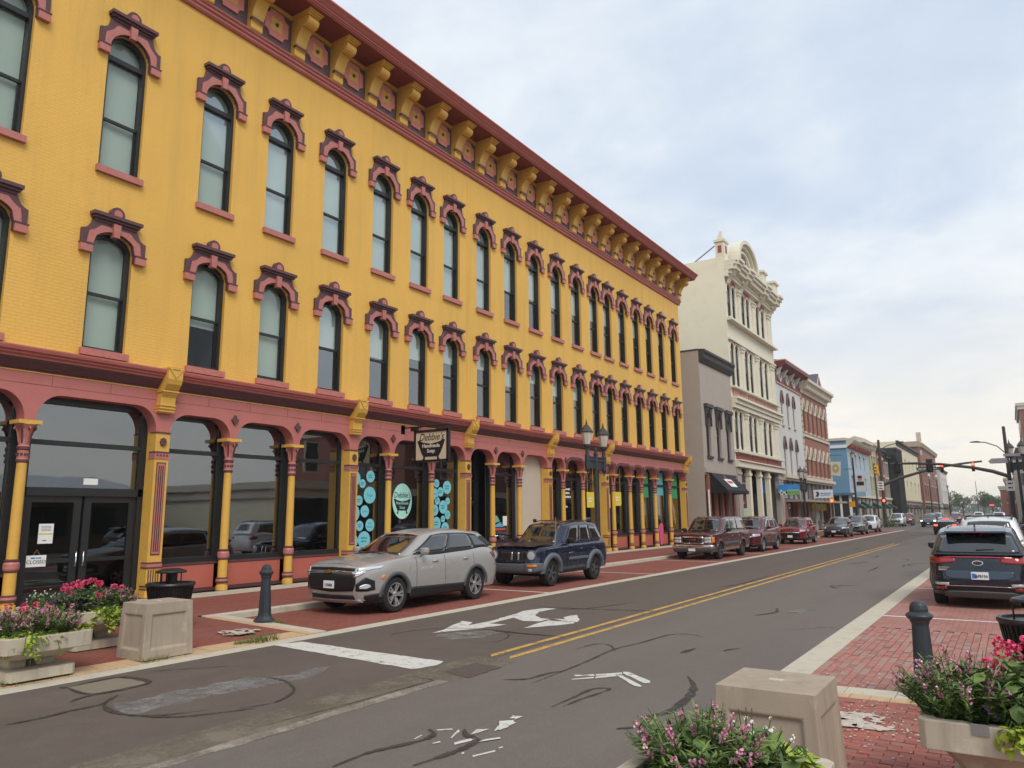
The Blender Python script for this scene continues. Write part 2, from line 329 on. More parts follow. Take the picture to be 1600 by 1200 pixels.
TAR = [([(-3.34,6.8),(-3.19,7.0),(-3.23,7.38),(-3.15,7.65),(-3.2,8.33),(-3.34,8.89),(-3.59,9.36)],0.1),([(-5.05,8.01),(-5.09,8.98),(-5.13,9.65),(-5.21,10.63),(-5.11,11.34),(-5.02,12.31),(-4.77,12.55),(-4.48,12.43)],0.045),([(-5.71,10.34),(-5.7,10.74),(-5.6,10.97),(-5.37,10.85),(-5.15,10.51)],0.04),([(-8.95,14.72),(-8.03,14.74),(-7.02,14.99),(-6.38,15.19)],0.07),([(-7.74,11.26),(-7.23,11.24),(-6.45,11.26)],0.08),([(-5.46,8.03),(-5.23,8.22),(-5.18,8.61),(-5.07,8.91)],0.06),([(-4.28,7.19),(-4.28,7.69),(-4.29,8.13),(-4.13,8.27),(-4.12,8.05),(-4.17,7.67),(-4.18,7.25)],0.05),([(-4.25,10.81),(-4.22,11.05),(-4.2,11.34)],0.09),([(-3.77,11.31),(-3.71,11.5),(-3.61,11.64)],0.07),([(-8.55,3.73),(-8.52,3.94),(-8.52,4.16),(-8.55,4.37),(-8.54,4.53),(-8.57,4.75),(-8.83,5.07)],0.07),([(-8.96,4.6),(-9.07,4.8),(-9.06,5.05),(-9.01,5.29)],0.06),([(-8.78,4.97),(-8.52,4.74),(-8.15,4.63),(-7.76,4.66),(-7.36,4.85),(-7.17,5.09),(-6.94,5.51)],0.07),([(-8.29,4.6),(-7.93,4.61),(-7.56,4.8),(-7.32,5.19)],0.04),([(-9.84,5.98),(-9.47,6.44),(-9.07,6.9)],0.03),([(-7.09,5.42),(-7.02,5.57),(-6.98,5.8),(-7.13,6.14),(-7.37,6.38),(-7.74,6.56),(-8.03,6.6),(-8.27,6.54)],0.05),([(-4.82,4.61),(-4.83,5.02),(-4.76,5.27),(-4.67,5.58),(-4.71,5.76),(-4.85,5.86)],0.07),([(-4.28,4.97),(-4.24,5.23),(-4.21,5.56),(-4.25,5.81),(-4.44,5.9),(-4.56,6.04)],0.08),([(-8.99,9.83),(-9.14,10.15),(-9.0,10.76),(-8.3,11.26),(-7.64,11.21),(-7.3,10.9),(-7.14,10.34),(-7.39,10.02)],0.035),([(-8.0,11.33),(-7.42,11.23),(-6.93,11.22)],0.08),([(-9.74,4.95),(-9.79,5.61),(-9.13,5.62),(-9.13,4.94),(-9.74,4.95)],0.07),([(-9.83,4.9),(-9.74,4.95)],0.08),([(-6.79,7.62),(-6.49,7.58),(-6.19,7.54),(-6.2,7.18),(-6.21,6.44),(-6.25,5.73),(-6.3,5.3),(-6.31,4.84)],0.02),([(-11.43,23.5),(-10.16,23.24),(-9.25,24.89)],0.06),([(-6.99,20.72),(-6.72,22.17),(-6.8,25.21)],0.08),([(-3.46,13.81),(-2.96,14.44),(-2.66,14.44)],0.025),([(-4.47,15.45),(-4.25,16.14),(-4.39,16.79)],0.1),([(-9.33,14.86),(-8.05,14.63),(-7.45,16.61)],0.05)]
PATCH = {'drain':[(-6.38,8.02),(-6.4,8.71),(-5.92,8.67),(-5.89,7.88)],'basin':[(-9.74,4.95),(-9.79,5.61),(-9.13,5.62),(-9.13,4.94)],'pale':[(-8.37,4.71),(-8.46,4.86),(-8.37,5.92),(-8.25,6.52),(-7.83,6.2),(-7.85,5.36),(-7.85,4.68),(-8.05,4.64)],'pale2':[(-8.38,6.39),(-7.97,6.8),(-8.09,7.39),(-7.9,7.5),(-7.73,7.23),(-7.73,6.36),(-7.78,5.94)],'pale3':[(-8.36,10.29),(-8.34,10.61),(-7.94,11.25),(-7.61,11.02),(-7.55,10.47),(-7.92,10.07)],'blob':[(-11.38,8.22),(-11.72,8.58),(-11.63,8.88),(-11.37,8.95),(-11.04,8.73),(-11.09,8.54),(-11.05,8.34),(-11.02,8.13)],'sq':[(-4.02,16.26),(-4.03,17.11),(-3.74,17.02),(-3.68,16.11)]}
# ================================================================ setting: ground, road, pavements
def asphalt(name, c, c2, c3):
    t = NT(name); v = t.pos()
    n1 = t.noise(v, .45, 6, .6, (1.6, .35, 1)); n2 = t.noise(v, 3.2, 6, .65); n3 = t.noise(v, 95, 3, .6)
    col = t.mix(t.rng(n1, .3, .7), c, c2)
    col = t.mix(t.rng(n2, .45, .8, 0, .45), col, c3)
    vo = t.n('ShaderNodeTexVoronoi'); vo.inputs['Scale'].default_value = 70; t.K.new(v, vo.inputs['Vector'])
    col = t.mix(t.rng(vo.outputs['Color'], .0, 1., .30, 0), col, (.045, .04, .037))
    col = t.mix(t.rng(n3, .58, .72, 0, .35), col, (.30, .28, .26))
    oil = t.noise(v, 1.1, 4, .6, (1, .12, 1)); col = t.mix(t.rng(oil, .58, .74, 0, .3), col, sc(c, .6))
    MATS[name] = t.set(col, t.rng(n2, .3, .7, .72, .9), 0, t.bump(n3, .5, .006), .3); return t.m
M_as1 = asphalt('brown worn asphalt', (.138, .106, .085), (.108, .084, .069), (.172, .14, .118))
M_as2 = asphalt('grey worn asphalt', (.175, .145, .125), (.146, .122, .106), (.20, .172, .15))
def paver(name, a, b, mort, wx, wy, dust):
    t = NT(name); v = t.pos(); s3 = t.n('ShaderNodeSeparateXYZ'); t.K.new(v, s3.inputs[0]); cbn = t.n('ShaderNodeCombineXYZ')
    t.K.new(s3.outputs[1], cbn.inputs[0]); t.K.new(s3.outputs[0], cbn.inputs[1])
    br = t.n('ShaderNodeTexBrick'); t.K.new(cbn.outputs[0], br.inputs['Vector']); br.inputs['Scale'].default_value = 1
    br.inputs['Brick Width'].default_value = wy; br.inputs['Row Height'].default_value = wx; br.inputs['Mortar Size'].default_value = .006
    for k, q in (('Color1', a), ('Color2', b), ('Mortar', mort)): br.inputs[k].default_value = (*q, 1)
    col = t.mix(t.rng(t.noise(v, .7, 6, .6), .42, .75, 0, .55), br.outputs[0], dust)
    col = t.mix(t.rng(t.noise(v, 6, 4), .5, .8, 0, .35), col, sc(a, .6))
    col = t.mix(t.rng(t.noise(v, 60, 3), .6, .75, 0, .25), col, (.4, .33, .28))
    inv = t.n('ShaderNodeMath', operation='SUBTRACT'); inv.inputs[0].default_value = 1; t.K.new(br.outputs['Fac'], inv.inputs[1])
    MATS[name] = t.set(col, .85, 0, t.bump(t.noise(v, 50, 4), .25, .006, t.bump(inv.outputs[0], .5, .006)), .25); return t.m
M_pvL = paver('red paving brick', (.270, .082, .058), (.225, .068, .050), (.12, .055, .042), .1, .2, (.235, .105, .082))
M_pvR = paver('weathered red paving brick', (.37, .16, .125), (.32, .135, .11), (.22, .13, .105), .1, .2, (.42, .29, .245))
M_mort = mat('sandy paving joint', (.25, .155, .125), .95, var=.2, scale=20)
BRK = [mat('paving brick %s' % n, c, .82, var=.16, scale=9, bump=.3, bsc=60, stain=(.43, .31, .26), stainamt=.6) for n, c in
       (('rose', (.36, .155, .122)), ('dark', (.29, .13, .108)), ('grey red', (.33, .20, .165)), ('bright', (.40, .15, .115)))]
M_tan = mat('tan edging brick', (.52, .35, .20), .8, var=.15, scale=6, bump=.2, stain=(.35, .25, .16))
M_tar = worn('dark tar seam', (.060, .049, .044), .60, .92, 5, .7)
M_mark = worn('worn white road paint', (.60, .575, .53), .72, .90, 6)
M_yline = worn('worn yellow road paint', (.54, .33, .09), .66, .95, 3)
M_grassy = mat('weed green', (.10, .17, .035), .8, var=.3, scale=10)
def structure(name, mb, m, parent=None, bevel=0):
    o = mb.build(name, m, parent, bevel)
    if not parent: o['kind'] = 'structure'
    return o
def sheet(name, x0, x1, y0, y1, z, m, parent=None, z1=None):
    b = MB(); b.quad((x0, y0, z), (x1, y0, z1 if z1 is not None else z), (x1, y1, z1 if z1 is not None else z), (x0, y1, z), 0); return structure(name, b, m, parent)
sheet('ground', -700, 700, -200, 1500, -.06, M_as2)
sheet('road', -10.03, -6.35, -8, 1200, 0, M_as1)
sheet('road', -6.35, -2.7, -8, 1200, 0, M_as2)
sheet('cross_street', -70, -10.03, 93.5, 102.5, -.004, M_as2); sheet('cross_street', -2.7, 60, 93.5, 102.5, -.004, M_as2)
def blocks(name, x0, x1, ys, z0, z1, m, gap=.008, par=None, z1b=None):
    """a row of cast slabs with open joints, each slab a piece of its own"""
    root = par
    for a, b in zip(ys[:-1], ys[1:]):
        q = MB(); q.box(x0, x1, a+gap/2, b-gap/2, z0, z1+rnd.uniform(-.002, .003)); o = q.build(name, m, root, .006)
ROADG = {}
def strip_thing(name, x0, x1, ys, z0, z1, m):
    base = MB(); base.box(x0+.004, x1-.004, ys[0], ys[-1], z0-.05, z1-.02); o = structure(name, base, M_mort); blocks('slab', x0, x1, ys, z0, z1, m, par=o); return o
yy = [-6+3.0*i for i in range(0, 34)]
strip_thing('gutter', -10.35, -10.03, [y for y in yy], -.05, .008, M_conc2)
strip_thing('gutter', -2.70, -2.33, [y+.7 for y in yy], -.05, .008, M_conc2)
# parking bays of red brick
sheet('parking_bay', -13.3, -10.35, 9.55, 93, .0, M_pvL); sheet('parking_bay', -2.33, 1.3, 15.0, 93, .0, M_pvR)
# left pavement and corner build-out
b = MB(); b.box(-13.5, -13.3, 9.3, 93, -.05, .125); kerb = structure('kerb', b, M_conc2, bevel=.02)
b = MB(); b.box(1.3, 1.5, 9.75, 93, -.05, .125); structure('kerb', b, M_conc2, bevel=.02)
sheet('pavement', -16.15, -13.5, -8, 93, .172, M_pvL, z1=.122)
sheet('pavement', -13.5, -10.75, -8, 9.2, .122, M_pvL, z1=.03)
sheet('pavement', -13.3, -10.75, 9.2, 9.25, .11, M_pvL, z1=.03)
sheet('pavement', 1.5, 4.5, -8, 93, .122, M_pvR, z1=.17)
strip_thing('paved_strip', -17.02, -16.15, [-6+1.5*i for i in range(0, 67)], .08, .185, M_conc)
# tan and white brick bands that edge the build-outs
def band(name, x0, x1, y0, y1, zl, zr, n, m, along='y'):
    root = MB(); root.quad((x0, y0, zl-.012), (x1, y0, zr-.012), (x1, y1, zr-.012), (x0, y1, zl-.012)); o = structure(name, root, M_mort)
    for i in range(n):
        q = MB(); g = .004; j = rnd.uniform(-.002, .002)
        if along == 'y':
            a, c = y0+(y1-y0)*i/n+g, y0+(y1-y0)*(i+1)/n-g; P = [(x0, a, zl), (x1, a, zr), (x1, c, zr), (x0, c, zl)]
        else:
            a, c = x0+(x1-x0)*i/n+g, x0+(x1-x0)*(i+1)/n-g; za, zc = zl+(zr-zl)*i/n, zl+(zr-zl)*(i+1)/n; P = [(a, y0, za), (c, y0, zc), (c, y1, zc), (a, y1, za)]
        q.add([(x, y, z-.04) for x, y, z in P]+[(x, y, z+j) for x, y, z in P], [(4,5,6,7),(0,1,5,4),(1,2,6,5),(2,3,7,6),(3,0,4,7)]); q.build('brick' if m is M_tan else 'slab', m, o, .004)
    return o
band('brick_edging', -10.75, -10.36, 3.0, 9.2, .035, .02, 30, M_tan)
band('brick_edging', -13.3, -10.36, 9.25, 9.42, .115, .02, 15, M_tan, 'x')
band('concrete_edging', -13.3, -10.36, 9.42, 9.66, .118, .022, 5, M_conc2, 'x')
band('brick_edging', -2.3, 1.3, 9.17, 9.37, .012, .04, 18, M_tan, 'x')
band('concrete_edging', -2.3, 1.3, 9.37, 9.70, .016, .045, 7, M_conc2, 'x')
# right: real bricks, the nearest ones single pieces
def brick_mesh(dx, dy, dz=.03):
    q = MB(); e = .004; q.add([(-dx+e, -dy+e, 0), (dx-e, -dy+e, 0), (dx-e, dy-e, 0), (-dx+e, dy-e, 0), (-dx, -dy, -e), (dx, -dy, -e), (dx, dy, -e), (-dx, dy, -e), (-dx, -dy, -dz), (dx, -dy, -dz), (dx, dy, -dz), (-dx, dy, -dz)],
        [(0,1,2,3),(4,5,1,0),(5,6,2,1),(6,7,3,2),(7,4,0,3),(8,9,5,4),(9,10,6,5),(10,11,7,6),(11,8,4,7)]); return q
BM = [[brick_mesh(a, b_).mesh('brick', m) for m in BRK] for a, b_ in ((.0465, .0965), (.0965, .0465))]
BRK2 = [mat('walk brick %s' % n, c, .82, var=.16, scale=9, bump=.3, bsc=60, stain=(.33, .17, .13), stainamt=.35) for n, c in (('red', (.30, .10, .075)), ('dark', (.25, .085, .066)), ('rose', (.29, .12, .095)), ('bright', (.34, .105, .075)))]
BM2 = [[brick_mesh(a, b_).mesh('brick', m) for m in BRK2] for a, b_ in ((.0465, .0965), (.0965, .0465))]
def bricks(name, cells, base_quad, zf, BM=BM, BRK=BRK):
    q = MB(); q.quad(*base_quad); o = structure(name, q, M_mort)
    cells.sort(key=lambda c: c[0]**2+c[1]**2+(30 if not c[3] else 0)); rest = MB(); k = 0
    for x, y, ori, vis in cells:
        z = zf(x)+rnd.uniform(-.004, .004); mi = rnd.choices(range(4), (5, 3, 3, 2))[0]; tilt = (rnd.uniform(-.012, .012), rnd.uniform(-.012, .012), rnd.uniform(-.012, .012))
        if k < 290 and vis:
            p = link('brick', BM[ori][mi], o); p.location = (x, y, z); p.rotation_euler = tilt; k += 1
        else:
            s = brick_mesh(*((.0465, .0965) if ori == 0 else (.0965, .0465))); rest.add([(a+x, b_+y, c+z+a*tilt[1]+b_*tilt[0]) for a, b_, c in s.v], s.f[:5], mi)
    r = rest.build('brick_field', BRK, o); r['kind'] = 'stuff'
cells = []
for i in range(36):
    for j in range(28):
        x = -2.28+.1*i; y = 9.80+.2*j+(.1 if i % 2 else 0)
        if y < 15.0: cells.append((x, y, 0, x < .2))
bricks('parking_bay', cells, ((-2.33, 9.70, -.012), (1.3, 9.70, -.012), (1.3, 15, -.012), (-2.33, 15, -.012)), lambda x: .004)
def running(x0, x1, y0, y1, vis):
    r = []; j = 0; y = y0
    while y < y1:
        x = x0+(.1 if j % 2 else 0)
        while x < x1: r.append((x, y, 1, vis(x, y))); x += .2
        y += .1; j += 1
    return r
bricks('pavement', running(-2.2, 1.2, 4.2, 9.12, lambda x, y: -2 < x < -.2 and y > 5.6), ((-2.33, 4.0, -.014), (1.5, 4.0, .0), (1.5, 9.17, .0), (-2.33, 9.17, -.014)), lambda x: .012+(x+2.3)*.008, BM2, BRK2)
# paint and tar on the road
def flatpoly(name, polys, m, z, label=None, cat=None, group=None, par=None):
    b = MB()
    for k, p in enumerate(polys): b.add([(x, y, z+.0006*(k % 9)) for x, y in p], [list(range(len(p)))])
    me = b.mesh(name, m); bm = bmesh.new(); bm.from_mesh(me); bmesh.ops.triangulate(bm, faces=bm.faces); bmesh.ops.recalc_face_normals(bm, faces=bm.faces)
    if bm.faces and sum(f.normal.z for f in bm.faces) < 0: bmesh.ops.reverse_faces(bm, faces=bm.faces)
    bm.to_mesh(me); bm.free(); o = link(name, me, par); o['kind'] = 'structure'; return o
def rough(p, amp=.015, step=.12):
    r = []
    for (x0, y0), (x1, y1) in zip(p, p[1:]+p[:1]):
        n = max(1, int(math.hypot(x1-x0, y1-y0)/step))
        for i in range(n): r.append((x0+(x1-x0)*i/n+rnd.uniform(-amp, amp), y0+(y1-y0)*i/n+rnd.uniform(-amp, amp)))
    return r
flatpoly('stop_line', [rough(STOP)], M_mark, .004)
flatpoly('turn_arrow_marking', [rough(p, .012, .15) for p in ARROW], M_mark, .004)
flatpoly('lane_chevron_marking', [rough(p, .008) for p in CHEV], M_mark, .004)
flatpoly('bicycle_lane_marking', [rough(p, .006, .08) for p in BIKE], M_mark, .004)
for x in (-6.53, -6.20):
    flatpoly('yellow_centre_line', [rough([(x-.055, 9.35), (x+.055, 9.2), (x+.055, 54), (x-.055, 54)], .006, .5)], M_yline, .004)
flatpoly('stop_line', [[(-6.2, 88), (-2.75, 88), (-2.75, 88.5), (-6.2, 88.5)]], M_mark, .004)
flatpoly('crosswalk_line', [[(-13, 90), (-2.75, 90), (-2.75, 90.25), (-13, 90.25)]], M_mark, .004); flatpoly('crosswalk_line', [[(-13, 92.2), (-2.75, 92.2), (-2.75, 92.45), (-13, 92.45)]], M_mark, .004)
for y in (16.6, 22.9, 29.6, 36.4): flatpoly('stall_line', [[(-2.33, y), (1.3, y), (1.3, y+.09), (-2.33, y+.09)]], M_white, .009 if y < 15 else .004)
for y in (17.3, 24.3, 31.6, 38.9, 46.5, 54, 61, 68, 75, 82): flatpoly('stall_line', [[(-13.3, y), (-10.36, y), (-10.36, y+.09), (-13.3, y+.09)]], M_white, .004)
M_pale = worn('pale scuffed asphalt', (.255, .24, .23), .50, .86, 3)
M_olive = worn('olive worn seam', (.185, .155, .115), .55, .95, 2)
M_drain = mat('dark patched asphalt', (.095, .070, .058), .85, var=.25, scale=8, bump=.4)
flatpoly('road_seam', [rough([(-6.62, -2), (-6.05, -2), (-5.95, 9.1), (-6.72, 9.1)], .04, .4)], M_olive, .002)
flatpoly('road_seam', [rough([(-6.16, -2), (-6.0, -2), (-5.98, 7.6), (-6.14, 7.6)], .02, .3)], worn('pale concrete seam', (.36, .32, .26), .5, .9, 3), .0032)
flatpoly('road_patch', [rough(PATCH['drain'], .02)], M_drain, .006)
flatpoly('road_patch', [rough(PATCH['basin'], .02)], mat('tan patched concrete', (.20, .165, .12), .9, var=.15, bump=.3), .002)
for i, k in enumerate(('pale', 'pale2', 'pale3', 'sq')): flatpoly('road_patch', [rough(PATCH[k], .09, .12)], M_pale, .0015+.0012*i)
def ribbon(pts, w):
    # smoothed centre line, ragged width
    P = [Vector((x, y, 0)) for x, y in pts]; Q = []
    for i in range(len(P)-1):
        p0, p1, p2, p3 = P[max(i-1, 0)], P[i], P[i+1], P[min(i+2, len(P)-1)]
        for k in range(6):
            t = k/6; Q.append(.5*((2*p1)+(-p0+p2)*t+(2*p0-5*p1+4*p2-p3)*t*t+(-p0+3*p1-3*p2+p3)*t**3))
    Q.append(P[-1]); A = []; B = []
    for i, q in enumerate(Q):
        d = (Q[min(i+1, len(Q)-1)]-Q[max(i-1, 0)]); d.normalize(); nrm = Vector((-d.y, d.x, 0)); e = w/2*rnd.uniform(.55, 1.2)*min(1, .25+3*i/len(Q), .25+3*(len(Q)-1-i)/len(Q))
        A.append(q+nrm*e); B.append(q-nrm*e)
    return A, B
for i, (pts, w) in enumerate(TAR):
    A, B = ribbon(pts, w); q = MB(); z = .0075+.0004*(i % 5); q.strip([(*a[:2], z) for a in A], [(*p[:2], z) for p in B]); structure('tar_seam', q, M_tar)
for k in range(26):
    x = rnd.uniform(-9.8, -2.9); y = rnd.uniform(20, 85); L = rnd.uniform(.6, 3); q = MB()
    A, B = ribbon([(x, y), (x+rnd.uniform(-.3, .3), y+L*.5), (x+rnd.uniform(-.5, .5), y+L)], rnd.uniform(.05, .13)); q.strip([(*a[:2], .0075+.0003*(k % 7)) for a in A], [(*p[:2], .0075+.0003*(k % 7)) for p in B]); structure('tar_seam', q, M_tar)
# crumbling round pads in both build-outs
M_crumb = mat('crumbling white concrete', (.52, .46, .39), .9, var=.15, scale=14, bump=.6, bsc=30, stain=(.28, .16, .12), stainamt=.9)
def broken(cx, cy, rx, ry, n):
    P = []
    for k in range(n):
        a = rnd.uniform(0, 6.28); r = math.sqrt(rnd.random())*.85; x, y = cx+rx*r*math.cos(a), cy+ry*r*math.sin(a); s_ = rnd.uniform(.03, .13)*(1.1-.6*r); e = rnd.uniform(.5, 1)
        P.append([(x+s_*math.cos(t*.9)*rnd.uniform(.7, 1.2), y+e*s_*math.sin(t*.9)*rnd.uniform(.7, 1.2)) for t in range(7)])
    return P
flatpoly('worn_pad', broken(-11.33, 8.55, .36, .42, 60), M_crumb, .075); flatpoly('worn_pad', broken(-1.5, 8.15, .42, .42, 75), M_crumb, .026)
q = MB()
for k in range(420):
    a = rnd.gauss(0, .45); b_ = rnd.gauss(0, .35); x, y = (-1.4+a, 8.2+b_) if k < 260 else (rnd.uniform(-2.2, -.3), rnd.uniform(7, 11))
    if not -2.25 < x < 1.2: continue
    s = rnd.uniform(.004, .018); z = .02+(x+2.3)*.008; q.add([(x-s, y-s*.6, z), (x+s, y-s*.3, z), (x+s*.5, y+s, z), (x, y, z+s*.7)], [(0,1,3),(1,2,3),(2,0,3)])
tag(q.build('gravel', M_crumb), kind='stuff')
# weeds in the gutter joints
def tuft(name, x, y, z, r, n, h, label, grp=None):
    q = MB((x, y, z))
    for k in range(n):
        a = rnd.uniform(0, 6.28); d = r*math.sqrt(rnd.random()); px, py = x+d*math.cos(a)*.6, y+d*math.sin(a)*1.5; l = h*rnd.uniform(.5, 1.1); b_ = rnd.uniform(0, 6.28); lx, ly = l*.6*math.cos(b_), l*.6*math.sin(b_); w = .008
        q.add([(px-w, py, z), (px+w, py, z), (px+lx, py+ly, z+l)], [(0,1,2)], k % 2)
    o = q.build(name, [M_grassy, mat('dry weed', (.26, .24, .09), .8, var=.2)]); o.location = (x, y, z); return tag(o, label, 'weed', grp)
# ================================================================ long yellow Italianate block, front in the plane x=-17
FXP = -17.0
OY = (-17.0, 26.0, 0.0)
bld = thing('commercial_building', 'long mustard yellow three-storey brick block with pink window hoods and arcaded shopfronts', 'building', OY)
WY = [3.55, 6.15, 8.78, 11.37, 13.49, 15.66, 17.84, 19.77, 21.66, 23.77, 25.75, 27.70, 29.65, 31.63, 33.54, 35.10, 36.92, 38.82, 40.63, 42.52, 44.52]
YA, YB = 1.0, 45.72
UW = (1.0, 10.17, semi(1.0, 13.20)); LW = (.98, 5.80, seg(.98, 8.30, .31))
mb = MB(OY)
wall_band(mb, FXP, YA, YB, 9.3, 15.7, [(y, *UW) for y in WY], .16)
wall_band(mb, FXP, YA, YB, 5.45, 9.3, [(y, *LW) for y in WY], .16)
mb.quad((FXP, YA, 15.7), (FXP, YB, 15.7), (FXP, YB, 17.3), (FXP, YA, 17.3)); mb.quad((FXP, YB, 0), (FXP-24, YB, 0), (FXP-24, YB, 17.3), (FXP, YB, 17.3)); mb.quad((FXP, YA, 0), (FXP-24, YA, 0), (FXP-24, YA, 17.3), (FXP, YA, 17.3))
mb.quad((FXP-24, YA, 0), (FXP-24, YB, 0), (FXP-24, YB, 17.3), (FXP-24, YA, 17.3)); mb.quad((FXP+.6, YA, 17.3), (FXP+.6, YB, 17.3), (FXP-24, YB, 17.3), (FXP-24, YA, 17.3), 0)
mb.box(FXP-.02, FXP+.02, 22.62, 22.68, 5.55, 15.6, 0)
wall_o = mb.build('wall', [M_yel, M_yel], bld)
# -- a window: frame, panes, blind, hood, sill (local: y from centre, z absolute, x from the wall face)
def window_parts(upper):
    w, zb, prof = UW if upper else LW; zs = 13.20 if upper else 8.30; t = .075
    outer = [(-w/2, zb)]+prof+[(w/2, zb)]
    pin = semi(w-2*t, zs) if upper else seg(w-2*t, zs-.02, .31-t)
    inner = [(-w/2+t, zb+t)]+pin+[(w/2-t, zb+t)]
    fr = MB(); ring(fr, outer, inner, -.10, -.26); fr.box(-.26, -.10, -w/2+.001, w/2-.001, zb+.001, zb+t)
    mid = 11.47 if upper else 7.13
    fr.box(-.235, -.17, -w/2+t, w/2-t, mid-.035, mid+.035)
    if upper: fr.box(-.24, -.12, -w/2+t, w/2-t, zs-.20, zs-.08)
    for s in (-1, 1): fr.box(-.235, -.205, min(s*(w/2-t), s*(w/2-t-.05)), max(s*(w/2-t), s*(w/2-t-.05)), zb+t, mid)
    pa = MB(); pts = [(-w/2+t, zb+t)]+pin+[(w/2-t, zb+t)]; pa.add([(-.215, a, b) for a, b in pts], [list(range(len(pts)))])
    si = MB(); si.box(-.02, .10, -w/2-.06, w/2+.06, zb-.16, zb-.002)
    # hood: maroon back plate, pink face, ear blocks, keystone, little pediment with a round crest
    h = MB(); W2 = .755; z0 = zs-.18 if upper else 8.02; top = 13.93 if upper else 8.80; sh = 13.62 if upper else 8.55; op = w/2
    if upper:
        inn = [(op, z0), (op, zs-.05)]+[(op*math.cos(a), zs+op*math.sin(a)) for a in [math.pi/2*i/8 for i in range(1, 9)]]
    else:
        inn = [(op, z0), (op, zs-.1)]+[(a, b) for a, b in seg(w, zs, .31, 16)[::-1]][1:9]
    out_ = [(W2, z0), (W2, z0+.15), (W2, z0+.35), (W2, sh), (W2-.07, sh+.02), (W2-.15, sh+.08), (W2-.20, sh+.17), (W2-.22, top-.03), (W2-.22, top), (0, top)]
    n = min(len(inn), len(out_)); inn = inn[:n-1]+[inn[-1]]; inn[-1] = (0, inn[-1][1])
    def both(L): return [(-a, b) for a, b in L]+[(a, b) for a, b in L[-2::-1]]
    ring(h, both(out_), both(inn), .075, -.02, 0)
    def lerp(k): return [(i[0]+(o[0]-i[0])*k, i[1]+(o[1]-i[1])*k) for i, o in zip(inn, out_)]
    ring(h, both(lerp(.58)[1:]), both(lerp(.04)[1:]), .10, .05, 1)
    for s in (-1, 1):
        a, c = sorted((s*(op+.015), s*(W2+.01))); h.box(-.02, .125, a, c, z0-.01, z0+.17, 2); h.box(-.02, .14, a-.01, c+.01, z0+.17, z0+.20, 0)
    h.prism([(-.07, top-.30), (.07, top-.30), (.09, top+.02), (-.09, top+.02)], 'x', 0, .16, 1)
    for k, (a, b_, p) in enumerate(((0, .06, .10), (.06, .12, .16), (.12, .20, .22))): h.box(-.02, p, -.50-.04*k, .50+.04*k, top+a, top+b_, 0)
    h.prism([(.17*math.cos(a), top+.28+.17*math.sin(a)) for a in [math.pi*2*i/14 for i in range(14)]], 'x', 0, .13, 0); h.prism([(.10*math.cos(a), top+.28+.10*math.sin(a)) for a in [math.pi*2*i/12 for i in range(12)]], 'x', .12, .145, 3)
    return fr, pa, si, h
BLM = MB(); BLM.quad((-.30, -.43, 0), (-.30, .43, 0), (-.30, .43, -1), (-.30, -.43, -1)); bl_me = BLM.mesh('blind', M_blind)
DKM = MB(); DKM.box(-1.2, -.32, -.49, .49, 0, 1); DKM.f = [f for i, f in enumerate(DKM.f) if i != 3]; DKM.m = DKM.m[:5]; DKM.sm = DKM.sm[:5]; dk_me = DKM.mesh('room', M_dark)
BL_U = [1, 1, 1, 1, 1, 1, 1, 1, 1, .96, .62, .6, .58, .55, .52, .5, .5, .48, .4, .4, .3]
BL_L = [1, 1, 1, .62, .97, .52, .5, .4, .34, .30, .45, .3, .42, .4, .2, .25, .3, .1, .2, .15, .1]
for up, row in ((True, BL_U), (False, BL_L)):
    fr, pa, si, h = window_parts(up); fm, pm, sm_, hm = fr.mesh('window', M_blk), pa.mesh('pane', M_glass), si.mesh('sill', M_pink2), h.mesh('hood_mould', [M_mar, M_pink2, M_pink2, M_pink])
    zb = 10.25 if up else 5.88; zt = 13.75 if up else 8.62
    for y, bl in zip(WY, row):
        wn = link('window', fm, bld); wn.location = (0, y-OY[1], 0)
        link('pane', pm, wn); link('sill', sm_, wn); link('hood_mould', hm, wn)
        rm = link('room', dk_me, wn); rm.location = (0, 0, zb-.1); rm.scale = (1, 1, zt-zb+.1)
        b_ = link('blind', bl_me, wn); b_.location = (0, 0, zt); b_.scale = (1, 1, (zt-zb)*bl)
# -- cornice
mb = MB(OY)
prof = [(0, 15.55), (.06, 15.55), (.10, 15.60), (.10, 15.66), (.15, 15.70), (.15, 15.75), (.20, 15.80), (.20, 15.84), (0, 15.84)]
mb.prism([(FXP+a, b) for a, b in prof], 'y', YA, YB+.15)
mb.build('architrave', M_corn, bld)
mb = MB(OY); mb.box(FXP, FXP+.06, YA, YB+.05, 15.84, 17.1); mb.box(FXP-1, FXP+.06, YB-.05, YB+.06, 15.84, 17.1); mb.build('frieze', M_plum, bld)
mb = MB(OY); mb.box(FXP+.06, FXP+.14, YA, YB+.06, 17.02, 17.15); mb.build('bed_mould', M_ylt, bld)
prof = [(0, 17.15), (1.08, 17.15), (1.08, 17.18), (1.13, 17.19), (1.13, 17.23), (1.17, 17.24), (1.17, 17.28), (1.22, 17.32), (1.27, 17.38), (1.32, 17.43), (1.35, 17.44), (1.35, 17.49), (1.28, 17.52), (0, 17.60)]
mb = MB(OY); mb.prism([(FXP+a, b) for a, b in prof], 'y', YA, YB+.40); mb.build('cornice', M_corn, bld)
mb = MB(OY); mb.box(FXP+.14, FXP+1.07, YA, YB+.38, 17.147, 17.16); mb.build('soffit', mat('shade darkened soffit red', (.20, .042, .036), .5, var=.12, scale=2), bld)  # thin panel added under the cornice, its red darkened to stand for shade
bp = [(0, 15.84), (.22, 15.84), (.25, 15.88), (.25, 16.08), (.31, 16.10), (.31, 16.17), (.27, 16.19)]
